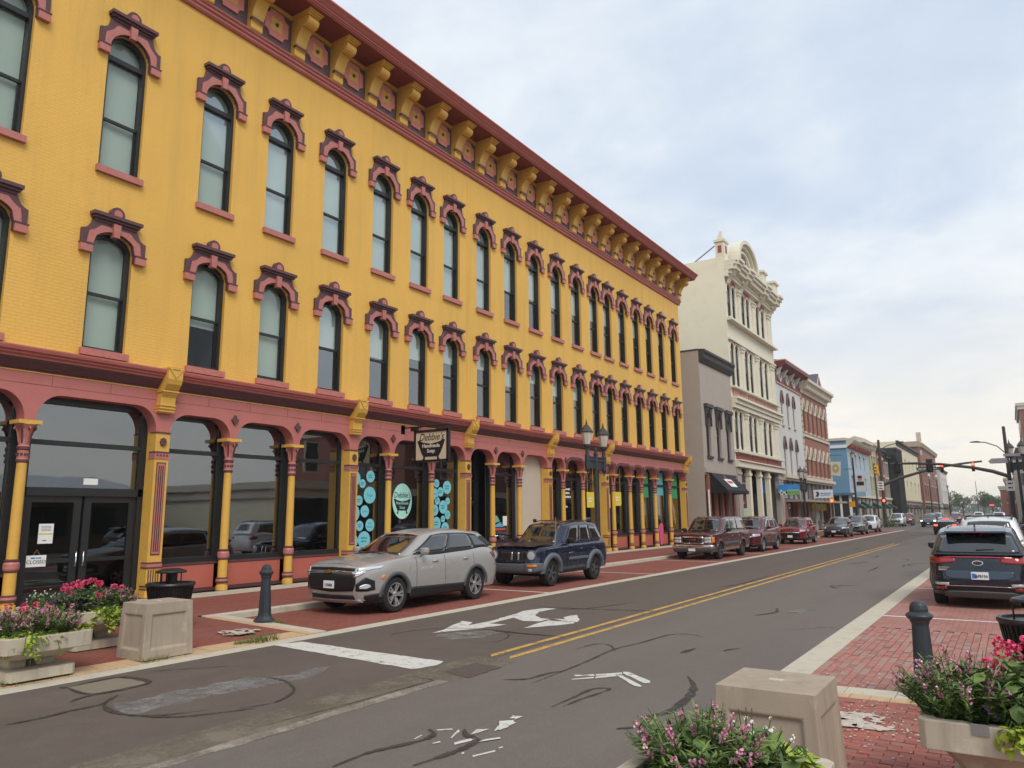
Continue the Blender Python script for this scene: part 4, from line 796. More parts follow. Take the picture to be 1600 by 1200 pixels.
# flower troughs
def trough(label, x0, x1, y0, y1, z0, z1):
    O = ((x0+x1)/2, (y0+y1)/2, z0); t = thing('flower_planter', label, 'planter', O)
    def oc(a, c, d, f, k): return [(a+k, d), (c-k, d), (c, d+k), (c, f-k), (c-k, f), (a+k, f), (a, f-k), (a, d+k)]
    q = MB(O); P = oc(x0, x1, y0, y1, .04); I = oc(x0+.09, x1-.09, y0+.09, y1-.09, .03)
    n = 8; q.strip([(*p, z1) for p in P+P[:1]], [(*p, z1) for p in I+I[:1]]); q.strip([(*p, z1-.19) for p in P+P[:1]], [(*p, z1) for p in P+P[:1]]); q.strip([(*p, z1) for p in I+I[:1]], [(*p, z1-.1) for p in I+I[:1]])
    q.add([(*p, z1-.19) for p in P], [list(range(8))]); q.build('rim', M_conc, t, .008, True)
    q = MB(O); q.prism(I, 'z', z1-.12, z1-.06); q.build('soil', M_bed, t)
    q = MB(O); A = oc(x0+.10, x1-.10, y0+.10, y1-.10, .05); B_ = oc(x0+.24, x1-.24, y0+.22, y1-.22, .05); za, zb = z1-.19, z0+.24; q.strip([(*p, za) for p in A+A[:1]], [(*p, zb) for p in B_+B_[:1]]); q.add([(*p, zb) for p in B_], [list(range(8))]); q.build('basin', M_conc, t, 0, True)
    for fx in (.32, .68):
        for fy_ in (.34, .66):
            q = MB(O); cx, cy = x0+(x1-x0)*fx, y0+(y1-y0)*fy_; q.box(cx-.14, cx+.14, cy-.11, cy+.11, z0+.11, z0+.30); q.build('foot', M_conc, t, .03)
    q = MB(O); q.prism(oc(x0+.13, x1-.13, y0+.12, y1-.12, .05), 'z', z0, z0+.12); q.build('base_slab', M_conc, t, .012)
    for fx in (.2, .8): q = MB(O); cx = x0+(x1-x0)*fx; q.box(cx-.05, cx+.05, y0-.008, y0+.1, z1-.06, z1+.012); q.build('clip', M_chrome, t)
    return t
PLT = {'A': (-12.05, -10.22, 4.42, 5.48, .05, .58), 'B': (-13.45, -11.62, 5.90, 6.95, .08, .635), 'C': (-.68, 1.12, 5.95, 6.98, .02, .63), 'D': (-1.98, -.98, 3.70, 4.78, .02, .62)}
trough('weathered concrete flower planter nearest the left kerb at the picture edge', *PLT['A']); trough('weathered concrete flower planter behind the kerbside one in front of the double door', *PLT['B'])
trough('pale concrete flower planter beside the right bollard', *PLT['C']); trough('pale concrete flower planter in the bottom foreground before the concrete block', *PLT['D'])
# bollards
bol = MB(); bol.lathe([(.20, 0), (.20, .025), (.165, .05), (.13, .10), (.122, .14), (.118, .15), (.085, .78), (.09, .80), (.10, .82), (.10, .85), (.125, .87), (.135, .895), (.135, .91), (.12, .925), (.10, .95), (.094, .955), (.09, .985), (.075, 1.02), (.045, 1.045), (0, 1.055)], 0, 0, 8, smooth=False)
bol2 = MB(); bol2.lathe([(.20, 0), (.20, .025), (.165, .05), (.13, .10), (.122, .14), (.112, .15), (.085, .78), (.09, .80), (.10, .82), (.10, .83), (.135, .87), (.14, .885), (.13, .90), (.10, .925), (.094, .93), (.094, .96), (.085, 1.0), (.06, 1.035), (.03, 1.05), (0, 1.055)], 0, 0, 24)
for m_, x, y, z, lab, s in ((bol, -12.0, 9.62, .075, 'dark cast iron bollard in front of the silver car', 1.0), (bol2, -.98, 9.62, .02, 'dark cast iron bollard behind the right flower planter', .96)):
    o = link('bollard', m_.mesh('bollard', M_iron)); o.location = (x, y, z); o.scale = (1, 1, s); tag(o, lab, 'bollard', 'cast iron bollards')
# litter bins
def bin_(x, y, z, lab, lid=True):
    O = (x, y, z); t = thing('litter_bin', lab, 'litter bin', O, 0, 'black litter bins')
    q = MB(O); n = 40
    q.lathe([(.25, z+.03), (.25, z+.06), (.30, z+.30), (.36, z+.72), (.36, z+.74)], x, y, 32, 1); q.build('liner', [M_black, M_bplast], t)
    q = MB(O)
    for k in range(n):
        a = math.pi*2*k/n; c_, s_ = math.cos(a), math.sin(a); w = .012
        q.tube([(x+.27*c_, y+.27*s_, z), (x+.32*c_, y+.32*s_, z+.35), (x+.385*c_, y+.385*s_, z+.76)], .011, 4, cap=False)
    q.build('slats', M_black, t)['kind'] = 'stuff'
    q = MB(O); q.lathe([(.355, z+.73), (.40, z+.74), (.415, z+.77), (.40, z+.80), (.36, z+.80), (.35, z+.77)], x, y, 32); q.build('rim', M_black, t); q = MB(O); q.lathe([(.28, z), (.30, z+.03), (.27, z+.05)], x, y, 24); q.build('base_ring', M_black, t)
    if lid:
        q = MB(O); q.lathe([(.25, z+.97), (.26, z+.985), (.24, z+1.01), (.13, z+1.045), (0, z+1.055)], x, y, 28); q.lathe([(0, z+.96), (.25, z+.97)], x, y, 28); q.build('rain_hood', M_black, t)
        for a in (.2, 1.8, 3.3, 4.9): q = MB(O); q.tube([(x+.235*math.cos(a), y+.235*math.sin(a), z+.77), (x+.235*math.cos(a), y+.235*math.sin(a), z+.98)], .011, 6); q.build('hood_stay', M_black, t)
        for dx in (-.10, .06): q = MB(O); q.box(x+dx, x+dx+.07, y-.04, y+.04, z+.76, z+.97); q.build('hood_post', M_black, t)
bin_(-12.62, 8.05, .085, 'black round litter bin with a domed hood behind the left concrete block'); bin_(.12, 10.6, .0, 'dark slatted litter bin by the right picture edge behind the flowers')
# double lantern street lamps
M_frost = emit('lamp glow', (1, .93, .8), 1.1)
M_lglass = mat('frosted lantern glass', (.55, .50, .44), .25, var=.15, scale=5, coat=.6)
def lamp_mesh():
    P = {}
    q = MB(); q.lathe([(.26, 0), (.26, .06), (.20, .10), (.19, .35), (.15, .45), (.13, .75), (.105, .82), (.085, .9), (.08, 2.4), (.075, 4.25), (.095, 4.28), (.095, 4.33), (.06, 4.36), (.05, 4.55), (.0, 4.6)], 0, 0, 18); P['post'] = q
    q = MB(); 
    q.box(-.05, .05, -.80, .80, 4.02, 4.10); q.box(-.035, .035, -.80, .80, 4.16, 4.20); q.box(-.012, .012, -.72, .72, 3.72, 4.16)
    for s in (-1, 1):
        q.lathe([(.02, 3.46), (.05, 3.50), (.02, 3.55), (.06, 3.6), (.10, 3.66), (.10, 4.24), (.075, 4.27), (.065, 4.5), (.11, 4.53), (.13, 4.62), (.13, 4.66)], 0, s*.74, 14)
    P['crossarm'] = q
    return P
def lantern_mesh(s):
    o = MB(); y = s*.74
    o.lathe([(.13, 4.66), (.14, 4.68), (.20, 4.95), (.235, 5.14), (.23, 5.16)], 0, y, 8, smooth=False); a = o
    b = MB(); b.lathe([(.27, 5.14), (.285, 5.17), (.25, 5.22), (.18, 5.33), (.10, 5.43), (.05, 5.47), (.05, 5.52), (.03, 5.54), (.035, 5.58), (.02, 5.62), (0, 5.72)], 0, y, 8, smooth=False); b.lathe([(.0, 5.135), (.27, 5.14)], 0, y, 8, smooth=False)
    c_ = MB(); c_.lathe([(.0, 4.665), (.075, 4.67), (.085, 4.72), (.06, 4.80), (0, 4.83)], 0, y, 10)
    return a, b, c_
LPM = lamp_mesh(); LPM = {k: v.mesh(k, M_iron) for k, v in LPM.items()}; LT = [(a.mesh('lantern', M_lglass), b.mesh('lantern_cap', mat('bronze lantern cap', (.06, .048, .042), .45)), c_.mesh('lamp_bulb', M_frost)) for a, b, c_ in (lantern_mesh(1), lantern_mesh(-1))]
def street_lamp(x, y, z, rz, lab, k=1.0):
    t = thing('street_lamp', lab, 'street lamp', (x, y, z), rz, 'double lantern street lamps'); t.scale = (k, k, k)
    for n in ('post', 'crossarm'): link(n, LPM[n], t)
    for a, b, c_ in LT: l = link('lantern', a, t); link('lantern_cap', b, l); link('lamp_bulb', c_, l)
street_lamp(-14.05, 27.5, .14, .0, 'blue black double lantern street lamp in front of the far yellow shopfronts', 1.0)
street_lamp(-14.05, 64.5, .12, 0, 'double lantern street lamp in front of the brick and white facades', 1.0)
street_lamp(.88, 87.3, .1, math.radians(25), 'tall double lantern street lamp beside the right signal pole', 1.55)
for i, (x, y, z, r) in enumerate(((-10.42, 4.62, .02, .16), (-10.38, 6.45, .02, .13), (-10.42, 8.35, .02, .2), (-11.78, 9.72, .03, .12), (-10.5, 8.05, .02, .14))):
    tuft('weed_tuft', x, y, z, r, 90 if i != 2 else 160, .10 if i != 2 else .15, ('low green weeds in the gutter below the first planter', 'green weeds in the gutter below the left concrete block', 'tall pale grass tuft in the gutter near the stop line', 'small green weed at the foot of the left bollard', 'thin weeds in the gutter beside the worn pad')[i], 'weeds in the left gutter')
# ================================================================ the rest of the left row
def wallmat(name, rgb, k=1.1, **kw): return mat(name, C(*rgb, k), kw.pop('rough', .75), **kw)
M_gry = wallmat('warm grey stucco', (176, 165, 155), .9, var=.06, scale=.8, bump=.12, stain=C(140, 130, 122), stainamt=.3)
M_char = mat('charcoal trim', (.05, .048, .048), .6, var=.2)
M_crm = wallmat('cream painted brick', (212, 206, 184), 1.15, var=.06, scale=.6, bump=.15, stain=C(185, 172, 140), stainamt=.35)
M_crm2 = wallmat('pale cream cast iron', (216, 210, 192), 1.0, var=.06, scale=1.5, bump=.1, stain=C(170, 155, 125), stainamt=.3)
M_brk = painted_brick('orange red brick', (.30, .105, .065), (.2, .075, .05), .4, .075, (.33, .24, .19))
M_brk2 = painted_brick('dull red brick', (.26, .09, .065), (.18, .07, .05), .4, .075, (.28, .2, .16))
M_wht = painted_brick('white painted brick', (.60, .60, .57), (.45, .45, .43), .3)
M_stone = wallmat('pale limestone', (205, 195, 178), .95, var=.1, scale=2, stain=C(150, 140, 120), stainamt=.4)
M_maroon = mat('deep maroon paint', (.15, .028, .035), .5, var=.15)
M_bluew = wallmat('sky blue painted wall', (112, 152, 180), .92, var=.05, scale=.5)
M_win = mat('dark upper window glass', (.035, .04, .042), .06, var=.3, scale=.7, coat=.6, spec=.8)
M_wing = mat('grey blinds behind glass', (.17, .18, .175), .12, var=.25, scale=.7, coat=.6)
def building(name, label, O): return thing(name, label, 'building', O)
def shell(b, O, X, y0, y1, z, m, depth=22, bands=(), mr=None, dp=.3, side=None, roof=None):
    """front wall with openings in bands, side walls, back and a roof"""
    q = MB(O); z0 = 0
    for zl, zh, ops in bands: wall_band(q, X, y0, y1, zl, zh, ops, dp, 0, 0)
    q.build('wall', [m], b)
    q = MB(O)
    for y in (y0, y1): q.quad((X, y, 0), (X-depth, y, 0), (X-depth, y, z), (X, y, z))
    q.quad((X-depth, y0, 0), (X-depth, y1, 0), (X-depth, y1, z), (X-depth, y0, z)); q.build('side_wall', side or m, b)
    q = MB(O); q.quad((X, y0, z-.4), (X, y1, z-.4), (X-depth, y1, z-.4), (X-depth, y0, z-.4)); q.build('roof', M_char, b)
def win(b, O, X, op, dp, mf, mg, mid=None, t=.06, name='window', shade=None):
    yc, w, zb, prof = op; q = MB(O)
    inn = [(a*(w-2*t)/w, z-(t if z > zb+.5 else 0)) for a, z in prof]
    ring(q, [(-w/2, zb)]+prof+[(w/2, zb)], [(-w/2+t, zb+t)]+inn+[(w/2-t, zb+t)], X-dp+.10, X-dp, 0, yc); q.box(X-dp, X-dp+.10, yc-w/2, yc+w/2, zb, zb+t)
    if mid: q.box(X-dp, X-dp+.08, yc-w/2, yc+w/2, mid-.04, mid+.04)
    f = q.build(name, mf, b); q = MB(O); P = [(-w/2, zb)]+prof+[(w/2, zb)]; q.add([(X-dp+.03, yc+a, z) for a, z in P], [list(range(len(P)))]); q.build('pane', mg, f)
    if shade and mid: q = MB(O); q.quad((X-dp+.036, yc-w/2+t, mid), (X-dp+.036, yc+w/2-t, mid), (X-dp+.036, yc+w/2-t, prof[0][1]), (X-dp+.036, yc-w/2+t, prof[0][1])); q.build('blind', shade, f)
    return f
# ---- grey two-storey house with a black awning
O = (-17, 52.6, 0); b = building('shop_building', 'plain grey stucco two-storey shop with black awning between yellow block and cream building', O)
GW = [(50.45, .95, 5.90, seg(.95, 8.75, .2)), (52.65, .95, 5.90, seg(.95, 8.75, .2)), (54.90, .95, 5.90, seg(.95, 8.75, .2))]
shell(b, O, -17, 49.2, 56.15, 13.2, M_gry, 26, [(4.6, 9.6, GW), (9.6, 13.2, [])])
q = MB(O); q.prism([(-17, 12.35), (-16.9, 12.35), (-16.72, 12.65), (-16.66, 12.9), (-16.55, 13.05), (-16.55, 13.2), (-17, 13.25)], 'y', 49.2, 56.15); q.build('cornice', M_char, b)
q = MB(O); q.box(-43, -17, 49.16, 49.3, 13.18, 13.26); q.build('coping', M_char, b)
for g in GW:
    w_ = win(b, O, -17, g, .25, M_char, M_win, 7.5)
    q = MB(O); y = g[0]
    q.box(-17, -16.75, y-.72, y+.72, 9.25, 9.5); q.box(-17, -16.85, y-.66, y+.66, 9.05, 9.25); q.prism([(y-.6, 9.05), (y+.6, 9.05), (y+.6, 8.0), (y+.48, 8.0), (y+.48, 8.75), (y, 8.95), (y-.48, 8.75), (y-.48, 8.0), (y-.6, 8.0)], 'x', -17, -16.88); q.prism([(y-.12, 8.6), (y+.12, 8.6), (y+.16, 9.1), (y-.16, 9.1)], 'x', -16.9, -16.72)
    q.build('hood', M_char, w_); q = MB(O); q.box(-17, -16.88, y-.56, y+.56, 5.74, 5.9); q.build('sill', M_char, w_)
q = MB(O); q.box(-17.0, -16.86, 49.25, 56.1, 4.75, 4.95); q.box(-17, -16.93, 49.25, 56.1, 4.95, 5.1); q.build('string_course', M_gry, b)
for y in (49.85, 51.3, 52.6, 53.9, 55.3): q = MB(O); q.box(-17.1, -16.93, y-.2, y+.2, .18, 4.6); q.build('pilaster', mat('salmon brown pilaster', (.30, .115, .075), .7, var=.12), b)
q = MB(O); q.box(-17.5, -17.35, 49.3, 56.1, .18, 4.75); q.build('shopfront', M_win, b)
aw = thing('awning', 'black sloping shop awning with a white and red cup emblem', 'awning', (-17, 52.2, 3.5))
q = MB((-17, 52.2, 3.5))
q.add([(-16.95, 50.0, 4.85), (-16.95, 54.9, 4.85), (-15.75, 54.9, 3.55), (-15.75, 50.0, 3.55), (-15.75, 54.9, 3.35), (-15.75, 50, 3.35), (-16.95, 50, 3.35), (-16.95, 54.9, 3.35)], [(0,1,2,3),(3,2,4,5),(0,3,5,6),(1,7,4,2)]); q.build('canopy', mat('black awning cloth', (.014, .014, .016), .75, var=.2, scale=2, bump=.1), aw)
def onslope(y, u): return (-16.95+1.2*u+.012, y, 4.85-1.3*u+.012)
q = MB((-17, 52.2, 3.5)); q.add([onslope(51.5, .38), onslope(53.2, .38), onslope(53.05, .80), onslope(51.65, .80)], [(0,1,2,3)], 0); q.add([onslope(52.2, .38), onslope(52.5, .38), onslope(52.45, .18), onslope(52.25, .14)], [(0,1,2,3)], 1)
q.add([tuple(Vector(onslope(*p))+Vector((.008, 0, .008))) for p in ((51.75, .48), (52.9, .48), (52.8, .62), (51.85, .62))], [(0,1,2,3)], 1); q.build('emblem', [M_white, mat('emblem red', (.5, .06, .05), .6)], aw)
q = MB(O); q.tube([(-16.9, 49.5, .2), (-16.9, 49.5, 3.6)], .06, 8); q.build('downpipe', M_white, b)
# ---- tall cream four-storey front
O = (-17, 63, 0); b = building('commercial_building', 'tall cream four-storey Italianate building with paired arched windows and arched pediment', O)
PR = [(56.62, 58.70), (60.40, 62.65), (64.70, 67.25)]; rows = [(17.15, 19.5, .46), (11.68, 14.72, .46), (6.82, 9.35, .46)]; rops = []
for zb, zs, r in rows:
    o_ = []
    for a, c_ in PR: o_ += [(a+.46, .92, zb, semi(.92, zs, 10)), (c_-.46, .92, zb, semi(.92, zs, 10))]
    rops.append(o_)
shell(b, O, -17, 56.2, 69.9, 22.0, M_crm2, 24, [(5.4, 10.9, rops[2]), (10.9, 16.0, rops[1]), (16.0, 22.0, rops[0])], dp=.16, side=M_crm)
M_sal = mat('salmon pink panel', (.50, .24, .18), .6, var=.1); M_redp = mat('brick red panel', (.30, .055, .045), .55, var=.12)
for zi, (o_, (zb, zs, r)) in enumerate(zip(rops, rows)):
    for k, g in enumerate(o_):
        wn = win(b, O, -17, g, .16, M_char, M_win, zb+(zs+r-zb)*.46, .05, shade=M_wing); q = MB(O); A = [(-.60, zs-.3)]+semi(1.16, zs, 10)+[(.60, zs-.3)]; ring(q, A, [(-.46, zs-.3)]+semi(.92, zs, 10)+[(.46, zs-.3)], -16.95, -17, 0, g[0]); q.build('arch_hood', M_crm2, wn)
    for a, c_ in PR:
        if zi < 2: q = MB(O); q.prism([(a-.1, zs+.42), (a-.1, zs+.85), (c_+.1, zs+.85), (c_+.1, zs+.42), (c_-.46, zs+.62), ((a+c_)/2, zs+.25), (a+.46, zs+.62)], 'x', -17, -16.955); q.build('spandrel_panel', M_redp if zi == 0 else M_sal, b)
        q = MB(O); m = (a+c_)/2; q.lathe([(.09, zb), (.09, zb+.15), (.06, zb+.2), (.055, zs-.3), (.09, zs-.1), (.10, zs)], -16.99, m, 10); q.build('colonnette', M_crm2, b)
    for y, w in ((59.55, .5), (63.68, .5), (68.6, .9)):
        q = MB(O); q.box(-17, -16.88, y-w/2, y+w/2, zb, zs+.2); q.box(-17, -16.84, y-w/2-.08, y+w/2+.08, zb, zb+.3); q.box(-17, -16.82, y-w/2-.1, y+w/2+.1, zs+.05, zs+.3); q.box(-17, -16.74, y-w/2-.18, y+w/2+.18, zs+.3, zs+.42); q.build('pilaster', M_crm2, b)
for z0, z1, p, m in ((5.45, 5.9, .3, M_crm2), (5.9, 6.0, .42, M_crm2), (6.55, 6.78, .35, M_crm2), (9.95, 10.3, .25, M_crm2), (10.3, 10.62, .38, M_crm2), (10.62, 10.82, .55, M_crm2), (11.5, 11.66, .35, M_crm2), (15.3, 15.5, .2, M_crm2), (16.82, 17.0, .45, M_crm2), (17.0, 17.12, .3, M_crm2), (20.35, 20.6, .3, M_crm2)):
    q = MB(O); q.box(-17.02, -17+p, 56.2, 69.9, z0, z1); q.build('string_course', m, b, .02)
for a, c_ in ((56.5, 60.2), (60.5, 64.9), (65.2, 69.6)):
    q = MB(O); q.box(-17, -16.93, a, c_, 6.05, 6.5); q.build('frieze_panel', M_redp, b)
    for k in range(2): q = MB(O); w = (c_-a)/2; q.box(-17, -16.93, a+w*k+.1, a+w*(k+1)-.1, 10.9, 11.42); q.build('frieze_panel', M_sal, b)
# cornice with forward breaks, side pedestals and a big segmental pediment
for z0, z1, p in ((20.6, 20.9, .35), (20.9, 21.25, .75), (21.25, 21.5, .95), (21.5, 21.7, 1.1)):
    q = MB(O); q.box(-17.05, -17+p, 56.25, 69.9, z0, z1)
    for y in (57.0, 60.2, 65.4, 69.2): q.box(-17.05, -16.8+p, y-.6, y+.6, z0-.02, z1+.02)
    q.build('cornice', M_crm2, b, .02)
for y in (56.9, 60.2, 65.4, 69.2):
    q = MB(O); q.prism([(-17, 19.9), (-16.85, 19.95), (-16.72, 20.3), (-16.4, 20.6), (-16.2, 20.9), (-17, 20.9)], 'y', y-.28, y+.28); q.build('bracket', M_crm2, b)
q = MB(O); cy = 60.5; q.prism([(cy+2.6*math.cos(t), 22.1+1.75*math.sin(t)) for t in [math.pi*i/18 for i in range(19)]]+[(cy-2.6, 21.7), (cy+2.6, 21.7)], 'x', -17.1, -16.75); q.box(-17.1, -16.3, 57.5, 63.6, 21.7, 22.1); q.build('pediment', M_crm2, b)
for r0, r1, p in ((2.5, 2.9, -16.1), (2.15, 2.4, -16.35), (1.6, 1.85, -16.5)):
    q = MB(O); ring(q, [(r1*math.cos(t), 22.1+r1*.76*math.sin(t)) for t in [math.pi*i/20 for i in range(21)]], [(r0*math.cos(t), 22.1+r0*.76*math.sin(t)) for t in [math.pi*i/20 for i in range(21)]], p, -17.0, 0, cy); q.build('pediment_mould', M_crm2, b)
q = MB(O); q.prism([(cy+.5*math.cos(t), 22.7+.42*math.sin(t)) for t in [math.pi*2*i/14 for i in range(14)]], 'x', -16.62, -16.52); q.build('pediment_rosette', M_plum, b)
for y in (65.4, 69.2): q = MB(O); q.box(-17, -16.2, y-.6, y+.6, 21.7, 22.9); q.box(-17, -16.05, y-.75, y+.75, 22.9, 23.1); q.build('parapet_block', M_crm2, b)
q = MB(O); q.box(-17.6, -16.9, 56.3, 57.3, 21.7, 23.3); q.box(-17.68, -16.82, 56.2, 57.4, 23.3, 23.5); q.prism([(-17.6, 23.5), (-16.9, 23.5), (-17.15, 24.0), (-17.35, 24.0)], 'y', 56.5, 57.1); q.box(-17.36, -17.14, 56.7, 56.9, 24.0, 24.3); q.build('finial', M_crm2, b)
q = MB(O); q.box(-17.4, -17.1, 56.28, 56.3, 22.4, 23.0); q.box(-16.9, -16.88, 56.6, 57.0, 22.4, 23.0); q.build('finial_panel', M_redp, b)
q = MB(O); q.tube([(-17.7, 56.5, 23.1), (-20.2, 56.5, 21.6)], .04, 6); q.build('stay_rod', M_black, b)
q = MB(O); q.box(-29, -24.5, 56.2, 58, 21.0, 22.6); q.build('chimney', M_crm, b); q = MB(O); q.box(-29.1, -24.4, 56.1, 58.1, 22.6, 22.75); q.build('chimney_cap', M_char, b)
# recessed shopfront with columns
q = MB(O); q.box(-18.6, -18.4, 56.3, 69.8, .18, 5.4); q.build('shopfront', M_win, b)
for y, w in ((56.75, 1.0), (59.6, .5), (62.6, .5), (65.2, .5), (69.0, 1.5)): q = MB(O); q.box(-17.25, -16.9, y-w/2, y+w/2, .18, 5.4); q.box(-17.3, -16.84, y-w/2-.06, y+w/2+.06, 4.9, 5.1); q.build('shop_pier', M_gry if w > .8 else M_crm, b)
for y0, y1, z in ((57.3, 62.3, 4.35), (57.3, 62.3, 1.9)): q = MB(O); q.box(-18.0, -17.92, y0, y1, z, z+.1); q.build('transom_bar', M_white, b)
q = MB(O); q.box(-17.9, -17.85, 65.5, 68.2, 3.7, 5.3); q.build('window_banner', M_blue, b)
q = MB(O); q.box(-17.9, -17.85, 60.0, 61.8, 1.4, 2.4); q.build('window_poster', mat('pale mint poster', (.45, .6, .42), .7), b)
# projecting picture sign, blue sky over a flower meadow
t = thing('hanging_sign', 'projecting sign with blue sky and white daisies below the cream building', 'sign', (-17, 68, 4)); q = MB((-17, 68, 4))
q.box(-18.5+1.55, -16.95+1.75, 67.98, 68.04, 3.55, 4.45, 0); q.build('panel', mat('sign sky blue', (.05, .28, .68), .5, var=.35, scale=1.5), t); q = MB((-17, 68, 4)); q.box(-16.95, -15.2, 67.97, 67.985, 3.55, 3.9, 0); q.box(-16.2, -15.2, 67.965, 67.975, 3.92, 3.97, 2)
for k in range(11): q.prism([(-16.85+.13*(k % 5)+.07*(k//5)+.09*math.cos(t_), 3.62+.14*(k//5)+.09*math.sin(t_)) for t_ in [math.pi*2*i/8 for i in range(8)]], 'y', 67.95-.002*k, 67.965, 2 if k % 3 else 1)
q.build('meadow_print', [mat('sign grass green', (.18, .42, .1), .6, var=.3, scale=5), M_ink, M_white], t); q = MB((-17, 68, 4)); q.tube([(-17, 68, 4.6), (-15.1, 68, 4.6)], .03, 6); q.build('arm', M_black, t)
# ---- narrow white house with maroon cornice
O = (-17, 74.8, 0); b = building('shop_building', 'narrow white painted brick house with slim red windows and maroon bracketed cornice', O)
R1 = [(y, .62, 10.15, pointed(.62, 12.5, .5)) for y in (71.6, 73.85, 76.15)]; R2 = [(y, .62, 5.5, pointed(.62, 8.2, .5)) for y in (71.6, 73.85, 76.15)]
shell(b, O, -17, 69.95, 79.45, 15.6, M_wht, 22, [(5.2, 9.4, R2), (9.4, 15.6, R1)], dp=.2)
for g in R1+R2:
    w_ = win(b, O, -17, g, .2, M_maroon, mat('maroon blind', (.12, .02, .03), .2, coat=.5), None, .10); y = g[0]; zs = g[3][0][1]; q = MB(O)
    ring(q, [(-.52, zs-.35)]+pointed(1.04, zs, .85)+[(.52, zs-.35)], [(-.30, zs-.35)]+pointed(.60, zs, .45)+[(.30, zs-.35)], -16.86, -17, 0, y); q.build('hood', M_plum, w_)
    q = MB(O); q.box(-17, -16.85, y-.45, y+.45, g[2]-.16, g[2]); q.build('sill', M_stone, w_)
q = MB(O); q.prism([(-17, 14.0), (-16.95, 14.0), (-16.95, 15.2), (-16.2, 15.45), (-16.0, 15.6), (-16.0, 15.85), (-17, 16.05)], 'y', 69.95, 79.45); q.build('cornice', M_maroon, b)
q = MB(O); q.box(-17, -15.98, 69.93, 79.5, 15.86, 15.98); q.box(-17, -16.9, 69.95, 79.45, 13.85, 14.0); q.build('cornice_trim', M_sal, b)
for y in (71.2, 73.8, 76.4): q = MB(O); ring(q, [(.50*math.cos(t), 14.62+.52*math.sin(t)) for t in [math.pi*2*i/14 for i in range(15)]], [(.28*math.cos(t), 14.62+.33*math.sin(t)) for t in [math.pi*2*i/14 for i in range(15)]], -16.82, -16.95, 0, y); w_ = q.build('oculus', M_wht, b); q = MB(O); q.prism([(y+.28*math.cos(t), 14.62+.33*math.sin(t)) for t in [math.pi*2*i/14 for i in range(14)]], 'x', -16.93, -16.90); q.build('pane', M_win, w_)
for y in (70.4, 72.5, 75.1, 77.6, 79.2): q = MB(O); q.prism([(-16.95, 14.6), (-16.8, 14.7), (-16.4, 15.4), (-16.95, 15.4)], 'y', y-.1, y+.1); q.build('bracket', M_white, b)
# ---- red brick house with white pointed hoods and gable
O = (-17, 86, 0); b = building('shop_building', 'orange red brick three-storey house with white pointed window hoods and small gable', O)
YB6 = [80.6, 82.6, 84.7, 86.8, 88.9, 91.0]; R1 = [(y, .8, 10.25, pointed(.8, 12.75, .6)) for y in YB6]; R2 = [(y, .8, 5.75, pointed(.8, 7.75, .6)) for y in YB6]
shell(b, O, -17, 79.5, 92.4, 15.2, M_brk, 22, [(5.2, 9.6, R2), (9.6, 15.2, R1)], dp=.25)
for R_ in (R1, R2):
    zs = R_[0][3][0][1]
    for g in R_:
        w_ = win(b, O, -17, g, .25, M_char, M_win, (g[2]+zs)/2, .07); q = MB(O); ring(q, [(-.62, zs-.1)]+pointed(1.24, zs, 1.0)+[(.62, zs-.1)], [(-.40, zs-.1)]+pointed(.8, zs, .6)+[(.40, zs-.1)], -16.88, -17, 0, g[0]); q.build('hood', M_stone, w_); q = MB(O); q.box(-17, -16.85, g[0]-.5, g[0]+.5, g[2]-.18, g[2]); q.build('sill', M_stone, w_)
    q = MB(O)
    for a, c_ in zip([79.5]+[y+.4 for y in YB6], [y-.4 for y in YB6]+[92.4]): q.box(-17, -16.92, a, c_, zs-.35, zs-.05)
    q.build('impost_band', M_stone, b)
q = MB(O); q.box(-17, -16.86, 79.5, 92.4, 9.7, 9.95); q.build('string_course', M_stone, b)
for k in range(16):
    for y in (79.62, 92.25): q = MB(O); q.box(-17, -16.93, y-.14 if k % 2 else y-.1, y+.14 if k % 2 else y+.1, 5.5+.58*k, 5.5+.58*k+.42); q.build('quoin', M_stone, b)
q = MB(O); q.prism([(-17, 14.2), (-16.85, 14.2), (-16.75, 14.7), (-16.3, 15.05), (-16.2, 15.2), (-16.05, 15.25), (-16.05, 15.55), (-17, 15.8)], 'y', 79.5, 92.6); q.build('cornice', M_stone, b)
for k in range(17): y = 79.9+.76*k; q = MB(O); q.box(-16.75, -16.25, y-.12, y+.12, 14.6, 15.0); q.build('bracket', M_stone, b)
q = MB(O); q.prism([(85.1, 15.3), (88.3, 15.3), (86.7, 17.0)], 'x', -17.2, -16.4); q.build('gable', M_stone, b); q = MB(O); q.prism([(85.7, 15.4), (87.7, 15.4), (86.7, 16.8)], 'x', -16.42, -16.36); q.build('gable_panel', M_plum, b)
q = MB(O); q.prism([(84.9, 15.6), (86.7, 17.2), (86.7, 17.0), (85.2, 15.5)], 'x', -18, -16.45); q.prism([(88.5, 15.6), (86.7, 17.2), (86.7, 17.0), (88.2, 15.5)], 'x', -18, -16.45); q.build('gable_roof', mat('purple slate', (.10, .085, .10), .6), b)
